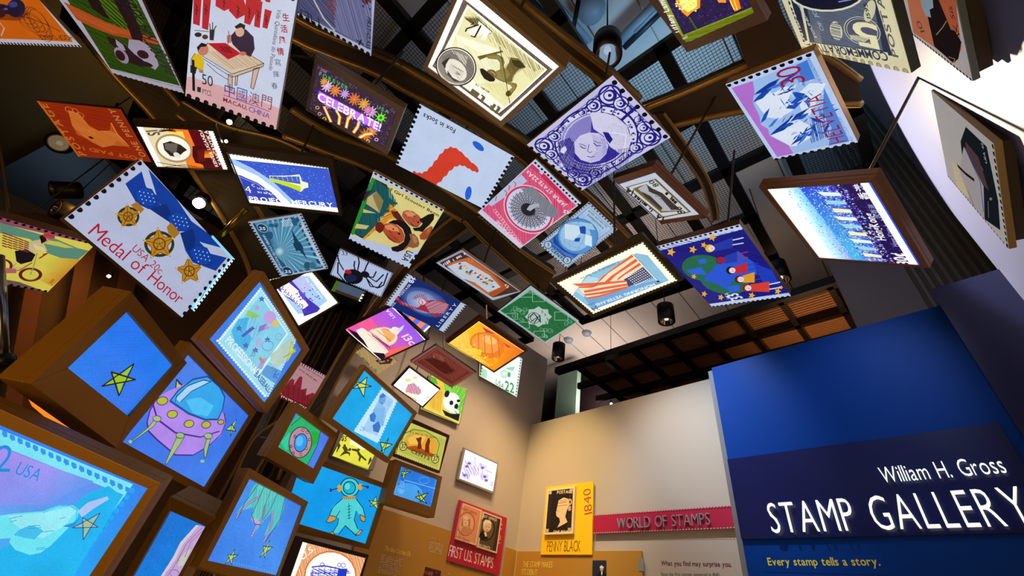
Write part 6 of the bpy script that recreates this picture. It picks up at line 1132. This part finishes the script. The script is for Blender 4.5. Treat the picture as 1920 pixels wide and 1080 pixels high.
A = panel('s22', 'W', 'white and green lit wall stamp lettered usa 22 below the lantern lightbox', .02, [(902.5, 631), (978, 673), (968, 742.8), (899.7, 704)], base=hx('f4fff8', 1.05), side=plain('grey_mount', '8a857a', .5)).K(640, 540)
A.p('b8e8c0', 940, 530, 985, 560, 980, 610, 935, 590); A.ring('9ac8a8', 4, 1100, 580, 24, 24); A.ring('9ac8a8', 3, 1100, 580, 14, 14); A.e('5aa878', 1132, 585, 10, 18); A.p('9ae0b8', 1110, 540, 1170, 530, 1160, 560, 1120, 550)
A.t('USA', 1038, 645, 1092, 685, '3a8a58', 1.3); A.t('22', 1102, 690, 1165, 712, '3aa058', 1.15, True); A.perf([1, 3], .04, .011, '3a4a40'); done('s22')

# --- small hanging boxes before the pale wall
A = panel('lantern', 'L', 'glowing orange lightbox stamp of a paper lantern in a dark copper frame', .03, [(898, 602.5), (983, 659), (926, 696), (841, 644)], base='ff9a1c', side=plain('dark_copper_frame', '5a3014', .4, .4)).K(640, 540)
A.U(None, -.02, -.02, 1.02, -.02, 1.02, 1.02, -.02, 1.02, cols=['ffb828', 'f06820', 'ff9a18', hx('ffd030', 1.1)]); A.hatch(60, 'ffd050', .003, [780, 360, 880, 420, 1000, 520, 900, 480], 20, .6); A.hatch(30, 'ffd868', .004, [730, 370, 850, 300, 900, 480, 800, 420], 40, .6)
A.p('c83c50', 950, 260, 1040, 310, 980, 305); A.p('c04058', 1090, 365, 1150, 400, 1120, 400); A.e('f08028', 985, 385, 122, 84, 18); A.e('f8a048', 975, 375, 96, 62, 18); A.e('ffc070', 1000, 350, 50, 26, 20)
for k in (-60, -20, 25, 70): A.l('d86018', 4, 985+k, 318+k*.3, 985+k*1.1+8, 450+k*.3)
A.p('ffd838', 880, 400, 950, 420, 940, 455, 880, 430); A.dots(60, ['ffe060', 'f8b020'], .004, .010, .1, .6, .9, 1); A.perfq(hx('fff080', 1.3), .018, .0055); done('lantern')

A = panel('capitol', 'L', 'bright lightbox stamp of a lit dome building on a violet and pink sky', .03, [(736, 575), (798, 637), (712.8, 676), (647, 617.8)], base='a060e8', side=plain('dark_copper_frame', '3c2814', .4, .4)).K(640, 540)
A.U(None, -.02, -.02, 1.02, -.02, 1.02, 1.02, -.02, 1.02, cols=['a058f0', '8a60f4', 'ff5a70', 'ff5aa0']); A.p('f8609a', 100, 240, 200, 200, 260, 280, 150, 300); A.p('ff6a60', 300, 420, 480, 380, 420, 430, 300, 465)
A.p('fff0e0', 100, 285, 135, 268, 150, 272, 200, 310, 290, 395, 320, 430, 300, 440, 268, 480, 200, 425, 150, 365)
A.p('ffe2c4', *sum(([262+cos(radians(a))*105*1.0+12, 330+sin(radians(a))*68] for a in range(-150, 61, 10)), [])); A.p('f8b070', *sum(([292+cos(radians(a))*72, 322+sin(radians(a))*48] for a in range(-110, 71, 12)), []))
A.p('fff4e4', 322, 285, 350, 262, 372, 262, 398, 290, 380, 312, 352, 308); A.e('ffe8d0', 372, 285, 24, 20); A.p('d8e8ff', 378, 278, 425, 248, 398, 292); A.l('c06a30', 4, 215, 275, 265, 262, 320, 285); A.l('8a4018', 4, 190, 292, 230, 318, 290, 372, 315, 400); A.l('c87a40', 3, 180, 310, 250, 365, 300, 418)
for i in range(9): A.l('4a1c10', 4, 208+i*14, 310+i*10, 216+i*14, 328+i*10); A.l('a04a20', 3, 240+i*11, 282+i*8, 246+i*11, 294+i*8)
A.p('1c0c24', 40, 270, 105, 300, 150, 350, 200, 430, 270, 490, 290, 440, 300, 465, 250, 500); A.p('c8e0ff', 375, 280, 425, 248, 415, 275, 390, 300); A.l(hx('fffbe0', 1.4), 13, 30, 285, 150, 385, 262, 484); A.l(hx('fffbe0', 1.4), 13, 350, 130, 470, 235, 565, 345)
for i in range(18): f = i/18; A.e('3a2414', 26+236*f, 291+200*f, 5, 5, 0, 6); A.e('4a3018', 358+213*f, 122+222*f, 5, 5, 0, 6)
A.t('USA', 368, 196, 316, 138, 'f4e8ff', .8, True); A.t('13c', 405, 325, 470, 385, 'ffd8e8', .9, True); done('capitol')

A = panel('redbrown', 'P', 'small red-brown engraved stamp in dim light below the dome lightbox and left of the lantern', base='8a5a50', side=plain('dark_edge', '2a1408', .5)).K(640, 540)
A.U('6a2a22', .04, .06, .96, .06, .96, .94, .04, .94); A.L('a05a4c', .006, .07, .10, .93, .10, .93, .90, .07, .90, closed=True); A.hatch(50, '8a4438', .0026, [540, 480, 640, 420, 850, 560, 750, 630], 25, .5); A.hatch(40, '4c1812', .004, [560, 480, 650, 460, 780, 560, 720, 590], 70, .6); A.p('4c1812', 560, 480, 640, 470, 700, 500, 760, 560, 700, 580, 640, 540); A.hatch(10, 'a86454', .003, [620, 430, 700, 470, 690, 500, 620, 470], 30); A.perf([0, 2], .022, .006); done('redbrown')

A = panel('pagoda', 'L', 'small blazing white lightbox stamp with a tiny coloured temple, beside the panda stamp', .03, [(767.8, 690), (823.9, 731), (792, 762), (737.8, 722.8)], base=hx('fffff4', 1.4), side=plain('dark_copper_frame', '3c2814', .4, .4)).K(640, 540)
A.p('f0a8a0', 450, 650, 490, 640, 540, 690, 530, 720, 470, 710, 430, 700); A.hatch(14, '7a78e0', .003, [440, 650, 500, 640, 560, 700, 500, 730, 430, 700], 30, .6); A.hatch(8, 'e88a50', .003, [440, 670, 520, 680, 520, 720, 430, 710], 50, .6); A.l('c88a20', 5, 425, 715, 510, 760); A.e('e8f090', 450, 622, 20, 12); A.e('e8f090', 500, 605, 18, 10); A.l('8a80e0', 4, 570, 745, 590, 735)
for i in range(5): A.l('d0a030', 4, 440+i*14, 715+i*8, 444+i*14, 735+i*8)
done('pagoda')

A = panel('beige', 'P', 'tan stamp with a small dark red emblem, half hidden under the dome lightbox', base='b0935e').K(640, 540)
A.hatch(20, 'c0a46c', .004, [90, 430, 240, 380, 380, 500, 240, 580], 30, .5); A.p('5a2420', 230, 490, 300, 460, 350, 480, 330, 510, 260, 515); A.words(255, 506, 340, 488, 12, 'c8b8b0'); A.words(112, 448, 240, 575, 14, '2a2014'); A.perf([3], .02, .006); done('beige')

A = panel('college', 'P', 'pink stamp with a dark red skyline of towers lettered states postage, under the baseball screen', base='c8a4ac').K(320, 500)
A.p('b88a92', 860, 650, 1080, 765, 945, 975, 720, 870); A.p('8a2430', 740, 850, 800, 770, 820, 755, 835, 765, 830, 800, 870, 740, 890, 745, 880, 830, 920, 820, 910, 870, 960, 850, 980, 870, 960, 920, 940, 975, 840, 930); A.hatch(30, '5a1018', .003, [780, 790, 840, 800, 920, 860, 960, 920, 930, 970, 740, 880], 60, .5)
A.p('6a1420', 735, 855, 950, 950, 930, 985, 720, 885); A.t('STATES POSTAGE', 740, 880, 925, 970, 'ecd0d4', .8, True); A.t('EASE AND DIFFUSION OF', 868, 665, 1045, 770, '7a2834', .7, True); A.t('LEDGE AMONG MEN', 862, 692, 985, 778, '7a2834', .8, True); A.perf([0], .02, .006); A.perf([2], .02, .006); done('college')

A = panel('stripes', 'L', 'lit stamp with orange, blue and green stripes almost hidden behind the liberty and dome stamps', .03, None, base='9a70e0')
A.U('ff8a50', 0, 0, 1, 0, 1, .3, 0, .3); A.U('40c030', 0, .3, 1, .3, 1, .4, 0, .4); 
for i in range(9): A.U('ff8a60' if i % 2 else '6a70f0', i/9, .0, (i+1)/9, .0, (i+1)/9, .9, i/9, .9)
A.U(hx('fffff0', 1.2), .96, 0, 1, 0, 1, 1, .96, 1); done('stripes')

A = panel('machine', 'L', 'cream lightbox stamp at the bottom with a blue machine in an orange-cornered circle', .04, [(567.8, 1016), (685.8, 1046.7), (650, 1160), (535, 1110)], base=hx('fff8e8', 1.2), side=plain('dark_brown_frame', '3c2410', .4, .3)).K(340, 780)
A.p('e8904c', 850, 855, 1250, 960, 1220, 1200, 720, 1200, 800, 1000); A.hatch(60, 'ffe8c8', .002, [850, 855, 1250, 960, 1220, 1200, 740, 1200], 50, .4); A.e('e0783c', 1005, 1080, 178, 170); A.e(hx('fff8ec', 1.15), 1005, 1080, 168, 160)
A.t('U.S.', 815, 975, 905, 900, 'fff4e4', .9, True); BL = '2038c8'
A.l(BL, 8, 880, 1020, 960, 1010, 1060, 1030, 1130, 1050); A.l(BL, 5, 870, 1060, 1140, 1060); A.p(BL, 1060, 1030, 1120, 1030, 1110, 1090, 1050, 1080); A.ring(BL, 4, 1065, 1005, 12, 12); A.ring(BL, 4, 1092, 1008, 14, 14); A.ring(BL, 4, 950, 1005, 14, 14)
for x in (890, 930, 970, 1010, 1040): A.l(BL, 4, x, 1015, x-10, 1090)
A.hatch(16, BL, .003, [880, 1030, 1100, 1040, 1090, 1090, 870, 1080], 10, .6); done('machine')

A = panel('cyan', 'L', 'pale cyan lit stamp almost hidden behind the lower right edge of the medal stamp', .03, None, base='86d8f8', side=BRASSD).K(0, 0)
A.U('e0f8ff', .93, 0, 1, 0, 1, 1, .93, 1); A.hatch(30, '2a70b8', .004, [.5, .05, .92, .05, .92, .95, .5, .95], 80, .5, px=False); A.hatch(16, 'c8f0ff', .006, [.5, .05, .92, .05, .92, .95, .5, .95], 80, .5, px=False); A.perf([1], .03, .008); done('cyan')
A = panel('greybox', 'P', 'dim grey-blue panel for the shaded background, white right edge, just below the spider stamp', .05, base='4c5c74', side=plain('green_lit_edge', '4a6a1c', .5)).K(0, 0)  # stand-in for the wall in shadow behind; green edge paints green light
A.U('3a2c12', 0, .75, 1, .75, 1, 1, 0, 1); A.U(hx('fffff0', 1.1), .93, .3, 1, .3, 1, 1, .93, 1); A.U('4a6a20', 0, 0, .12, 0, .12, 1, 0, 1); A.perf([1], .04, .01, '3a2c12'); done('greybox')  # green and white strips paint lit edges

# ================================================================== walls: panels, lettering
def wallpanel(name, label, cat, plane, pts, col, off=.0, th=.02, group=None, mat=None, name2='board'):
    """flat board on a wall. plane: ('x', X) or ('y', Y)"""
    ax, val = plane; f = (lambda p: onx(*p, val)) if ax == 'x' else (lambda p: ony(*p, val)); n = Vector((-1, 0, 0)) if ax == 'x' else Vector((0, -1, 0))
    P = [f(p) for p in pts]; h0, h1 = max(P[0].z, P[1].z), min(P[2].z, P[3].z)
    if ax == 'x': a, b = max(p.y for p in P), min(p.y for p in P); TL = Vector((val, a, h0)); U_ = Vector((0, b-a, 0))
    else: a, b = min(p.x for p in P), max(p.x for p in P); TL = Vector((a, val, h0)); U_ = Vector((b-a, 0, 0))
    # average the traced edges so the board is a true rectangle
    h0 = (P[0].z+P[1].z)/2; h1 = (P[2].z+P[3].z)/2
    if ax == 'x': a = (P[0].y+P[3].y)/2; b = (P[1].y+P[2].y)/2; TL = Vector((val, a, h0)); U_ = Vector((0, b-a, 0))
    else: a = (P[0].x+P[3].x)/2; b = (P[1].x+P[2].x)/2; TL = Vector((a, val, h0)); U_ = Vector((b-a, 0, 0))
    V_ = Vector((0, 0, h1-h0)); TL = TL+n*off
    root = empty(name, TL+U_/2+V_/2-n*th, label, cat, group)
    m_ = MB(); m_.prism([TL, TL+U_, TL+U_+V_, TL+V_], -n*th); m_.make(name2, mat or plain('painted_board', col, .5), root)
    return root, Art(TL+n*.0003, U_, V_)
def fin(ra, name='print', mat=None): ra[1].make(name, mat or PRINT_D, ra[0])
BR = 'a5793a'
# centre wall (x = 3.6)
r1 = wallpanel('poster_board', 'yellow poster board lettered penny black and 1840', 'poster', ('x', 3.6), [(1028.9, 915), (1116.4, 905), (1114, 1040), (1017, 1043)], 'ffc800', .034, .012); A = r1[1].K(660, 780)
A.t('PENNY BLACK', 1314, 915, 1542, 914, '8a6a10', 1.9, False, .05); A.t('1840', 1622, 655, 1610, 485, 'b06028', .95); fin(r1)
r1 = wallpanel('stamp_plaque', 'black and cream stamp plaque of a profile head lettered one penny, on the yellow board', 'stamp plaque', ('x', 3.6), [(1034, 920), (1086, 915.5), (1081, 1005), (1027, 1004.5)], 'd8c8a8', .06, .024); A = r1[1].K(660, 780)
A.R('e8d4b0', 0, 0, 1, 1); A.R('1c1410', .06, .045, .94, .955); A.p('e8c8a0', 1385, 620, 1395, 570, 1430, 550, 1462, 560, 1468, 600, 1450, 640, 1440, 680, 1455, 715, 1440, 725, 1385, 755, 1405, 715, 1400, 690, 1380, 675, 1378, 650); A.e('d8b890', 1472, 580, 14, 22); A.e('1c1410', 1472, 580, 5, 10); A.p('d0b088', 1460, 600, 1480, 610, 1478, 640, 1460, 640)
A.l('8a6a48', 3, 1395, 590, 1450, 580); A.l('8a6a48', 3, 1390, 608, 1455, 600); A.l('5a4028', 3, 1385, 640, 1395, 642); A.hatch(5, '8a6a48', .002, [1400, 570, 1450, 560, 1450, 575, 1400, 585], 10)
A.dots(160, ['6a5038', '4a3828'], .0015, .003, .08, .08, .2, .9); A.dots(160, ['6a5038', '4a3828'], .0015, .003, .8, .08, .92, .9); A.t('POSTAGE', 1384, 526, 1488, 520, 'f0e0c0', .95, True); A.t('ONE PENNY', 1358, 794, 1482, 794, 'f0e0c0', .95, True)
for q in ((.07, .05), (.83, .05), (.07, .88), (.83, .88)): A.R('c8b090', q[0], q[1], q[0]+.1, q[1]+.07)
fin(r1)
r1 = wallpanel('banner', 'crimson banner with perforated edges lettered world of stamps', 'banner', ('x', 3.6), [(1116.7, 967), (1378, 951), (1385, 995), (1116.7, 1000.5)], 'b00c3c', .035, .012); A = r1[1].K(1000, 780)
nb = 52
for i in range(nb): A.E('b8ab9c', (i+.5)/nb, 0, .0085, 8); A.E('b8ab9c', (i+.5)/nb, 1, .0085, 8)
fin(r1)
def letters3d(text, root, plane, p0, p1, h, th, mat, col=None, bold=False, track=.09):
    """raised letters, each its own part"""
    ax, val = plane; f = (lambda p: onx(*p, val)) if ax == 'x' else (lambda p: ony(*p, val)); a, b = f(p0), f(p1); a.z = b.z = (a.z+b.z)/2
    lay, W = layout(text, bold, track); L = (b-a).length; k = L/W; e_ = (b-a)/L; n = Vector((-1, 0, 0)) if ax == 'x' else Vector((0, -1, 0))
    for (vs_, tr, w_, ed), x in lay:
        P = [a+e_*(x+q[0])*k+Vector((0, 0, q[1]*h)) for q in vs_]; N = len(P); m_ = MB(); m_.v = [p+n*th for p in P]+[p.copy() for p in P]
        m_.f = [list(t) for t in tr]+[[q+N for q in t][::-1] for t in tr]+[[u, v, v+N, u+N] for u, v in ed]
        m_.make('letter', mat, root)
PLUMT = plain('plum_letter', '5a1a3c', .35, .3)
letters3d('WORLD OF STAMPS', r1[0], ('x', 3.6-.0352), (1159, 992.5), (1334, 985), .125, .02, plain('silver_plum_letter', 'a8949c', .35, .2), bold='thin', track=.13)
# brown information boards
INFO = plain('ochre_board', 'b5822c', .5)
r1 = wallpanel('information_board', 'ochre information board lettered the stamp makes its debut, below the yellow poster', 'information board', ('x', 3.6), [(970, 1033), (1207, 1036), (1210, 1180), (962, 1160)], BR, .02, .018, mat=INFO); A = r1[1].K(660, 780)
A.t('THE STAMP MAKES', 1152, 1020, 1352, 1023, 'e8d060', 1.45, False, .05); A.t('ITS DEBUT', 1145, 1072, 1250, 1076, 'e8d060', 1.45, False, .05); fin(r1)
r1 = wallpanel('portrait_print', 'small dark portrait print of a white-haired man in a black coat on the ochre board', 'picture', ('x', 3.6), [(1115, 1051.5), (1139.5, 1052), (1140, 1120), (1112, 1118)], '2a2a3a', .024, .004); A = r1[1].K(660, 780)
A.R('22283c', .04, .02, .96, .98); A.e('c89a80', 1686, 1030, 12, 18); A.p('e8e4e0', 1672, 1018, 1686, 1008, 1700, 1020, 1696, 1030, 1676, 1028); A.p('101014', 1650, 1100, 1662, 1062, 1686, 1050, 1712, 1062, 1722, 1100); A.p('e8e4e0', 1682, 1050, 1692, 1050, 1690, 1075, 1684, 1075); A.l('3a2014', 2, 1680, 1030, 1684, 1030); A.l('3a2014', 2, 1690, 1030, 1694, 1030); fin(r1)
r1 = wallpanel('round_emblem', 'grey half-round emblem at the right edge of the ochre board', 'emblem', ('x', 3.6), [(1200, 1048), (1210, 1048), (1210, 1072), (1200, 1072)], '8a8a80', .024, .003); fin(r1)
r1 = wallpanel('wall_text', 'plum lettering on the pale wall: what you find may surprise you', 'wall lettering', ('x', 3.6), [(1236, 1045), (1380, 1045), (1384, 1120), (1238, 1120)], 'b3a593', .0015, .001, mat=WALL); A = r1[1].K(1000, 780)
A.t('What you find may surprise you.', 863, 1008, 1340, 1018, '6a2840', 1.15, True, .06); A.t('Since the first stamps appeared in 1840,', 863, 1078, 1262, 1084, '3a3a44', 1.1); fin(r1)
# left wall (y = 3.78)
Yw = 3.78
r1 = wallpanel('poster_board', 'red poster board lettered first U.S. stamps and 1847', 'poster', ('y', Yw), [(853.6, 936.4), (946.5, 971.5), (932, 1079), (838, 1051.5)], 'b8143a', .034, .012); A = r1[1].K(660, 780)
A.t('FIRST U.S. STAMPS', 648, 945, 948, 1030, 'f4dce0', 1.75, False, .05); A.t('1847', 998, 862, 1018, 705, 'e8b848', .95); fin(r1)
r1 = wallpanel('stamp_plaque', 'pale orange stamp plaque of a bald man, left one on the red board', 'stamp plaque', ('y', Yw), [(861, 944), (897.5, 957.5), (884.5, 1024), (848, 1010)], 'e0b898', .06, .024); A = r1[1].K(660, 780)
A.R('e8c4a0', 0, 0, 1, 1); A.R('d8906a', .06, .04, .94, .96); A.hatch(50, 'e8b088', .0012, [722, 598, 852, 645, 805, 872, 682, 830], 20); A.e('c0603c', 770, 730, 60, 82, 8); A.e('e0a880', 770, 730, 52, 74, 8); A.e('ecc4a4', 765, 705, 26, 34, 8); A.p('c88a68', 730, 780, 750, 745, 790, 750, 815, 775, 790, 800, 745, 800); A.p('b87850', 740, 700, 748, 680, 750, 740, 738, 745); A.p('b87850', 785, 690, 798, 700, 795, 750, 785, 745); A.l('8a4a30', 3, 755, 700, 762, 702); A.l('8a4a30', 3, 772, 704, 780, 706); A.l('8a4a30', 3, 760, 722, 772, 724); A.t('POST OFFICE', 740, 632, 840, 668, 'b05030', .9, True); A.t('FIVE CENTS', 700, 822, 790, 856, 'b05030', .9, True); fin(r1)
r1 = wallpanel('stamp_plaque', 'black stamp plaque of a man in a white wig, right one on the red board', 'stamp plaque', ('y', Yw), [(899, 960), (935, 972.5), (922.5, 1037.5), (887, 1026)], 'd8c0a0', .06, .024); A = r1[1].K(660, 780)
A.R('e0c8a4', 0, 0, 1, 1); A.R('3a2a20', .06, .04, .94, .96); A.hatch(60, '9a8468', .0012, [860, 650, 985, 690, 945, 920, 822, 880], 20); A.e('1c1410', 905, 765, 58, 80, 8); A.e('6a5440', 905, 765, 50, 72, 8); A.e('e0c09c', 912, 745, 28, 36, 8); A.p('f0e0c8', 885, 720, 900, 700, 930, 705, 945, 730, 930, 725, 900, 722, 890, 750); A.p('14100c', 860, 800, 880, 770, 900, 800, 920, 830, 880, 835); A.p('e8d8c0', 890, 785, 905, 782, 910, 810, 898, 815); A.l('4a3020', 3, 902, 745, 910, 747); A.l('4a3020', 3, 920, 749, 928, 751); A.l('4a3020', 3, 905, 768, 918, 771); A.t('POST OFFICE', 868, 678, 975, 712, 'e8d4b4', .9, True); A.t('TEN CENTS', 840, 872, 930, 900, 'e8d4b4', .9, True); fin(r1)
r1 = wallpanel('information_board', 'ochre information board lettered the idea catches on, left of the red poster', 'information board', ('y', Yw), [(690, 952), (849.7, 992.5), (835, 1110), (640, 1080)], BR, .02, .018, mat=INFO); A = r1[1].K(660, 780)
A.t('The Idea Catches On', 216, 905, 392, 948, 'f0dc78', 1.5, False, .05)
for i in range(9): A.words(200-i*3, 942+i*14, 340-i*3-(i % 3)*6, 972+i*14, 8.5, 'f0e4cc')
A.words(532, 828, 588, 840, 12, 'e8c040', .8)
for i in range(6): A.words(525-i*2, 854+i*12, 612-i*2, 874+i*12, 7.5, 'e8dcc0')
fin(r1)
r1 = wallpanel('information_board', 'narrow ochre board in the wall corner right of the red poster', 'information board', ('y', Yw), [(947, 1026.5), (966, 1032), (960, 1130), (935, 1120)], BR, .02, .018, mat=INFO); fin(r1)
r1 = wallpanel('information_board', 'ochre strip board beneath the red poster with a small caption', 'information board', ('y', Yw), [(836, 1056), (932, 1081), (925, 1130), (830, 1110)], BR, .018, .016, mat=INFO); A = r1[1].K(660, 780); A.words(604, 1058, 668, 1070, 12, 'e8c040', .8); fin(r1)
r1 = wallpanel('dark_print', 'small dark maroon print on the ochre board beside the cream machine lightbox', 'picture', ('y', Yw), [(794, 1062), (823, 1070.5), (818, 1110), (788, 1100)], '4a1424', .024, .004); A = r1[1].K(660, 780); A.words(487, 1062, 545, 1080, 20, 'c07a60', .6); A.words(556, 1058, 575, 1062, 12, 'd0a0b0'); fin(r1)
# blue wall (x = 3.35)
X = 3.35
r1 = wallpanel('title_board', 'dark navy glossy title panel on the blue wall behind the large lit lettering', 'panel', ('x', X), [(1366.7, 862), (1905, 791), (1960, 999), (1391, 1013.3)], '07104e', .018, .012, mat=plain('navy_gloss_panel', '07104e', .3)); 
p_ = r1[0]
sg = empty('lit_sign', onx(1650, 960, X), 'large glowing white letters stamp gallery on the navy panel', 'sign'); LW = newmat('lit_letter', lambda nt, b: (setattr(b.inputs['Emission Color'], 'default_value', (.93, 1, .84, 1)), setattr(b.inputs['Emission Strength'], 'default_value', 1.05), setattr(b.inputs['Base Color'], 'default_value', (.4, .42, .36, 1))))
letters3d('STAMP GALLERY', sg, ('x', X-.035), (1450, 1001.5), (1948, 985), .262, .015, LW, bold='thin', track=.16)
sg = empty('lit_sign', onx(1760, 890, X), 'smaller glowing white letters william h. gross above the large lettering', 'sign')
letters3d('William H. Gross', sg, ('x', X-.035), (1657, 906), (1890, 887), .128, .012, LW, bold='thin', track=.11)
r1 = wallpanel('wall_text', 'yellow lettering on the blue wall: every stamp tells a story', 'wall lettering', ('x', X), [(1430, 1040), (1660, 1040), (1665, 1075), (1432, 1075)], '0a3f9c', .0015, .001, mat=BLUEW); A = r1[1].K(1320, 600, 2.25)
A.t('Every stamp tells a story.', 272, 1035, 746, 1036, 'f0dc50', 1.15, True, .07); fin(r1)
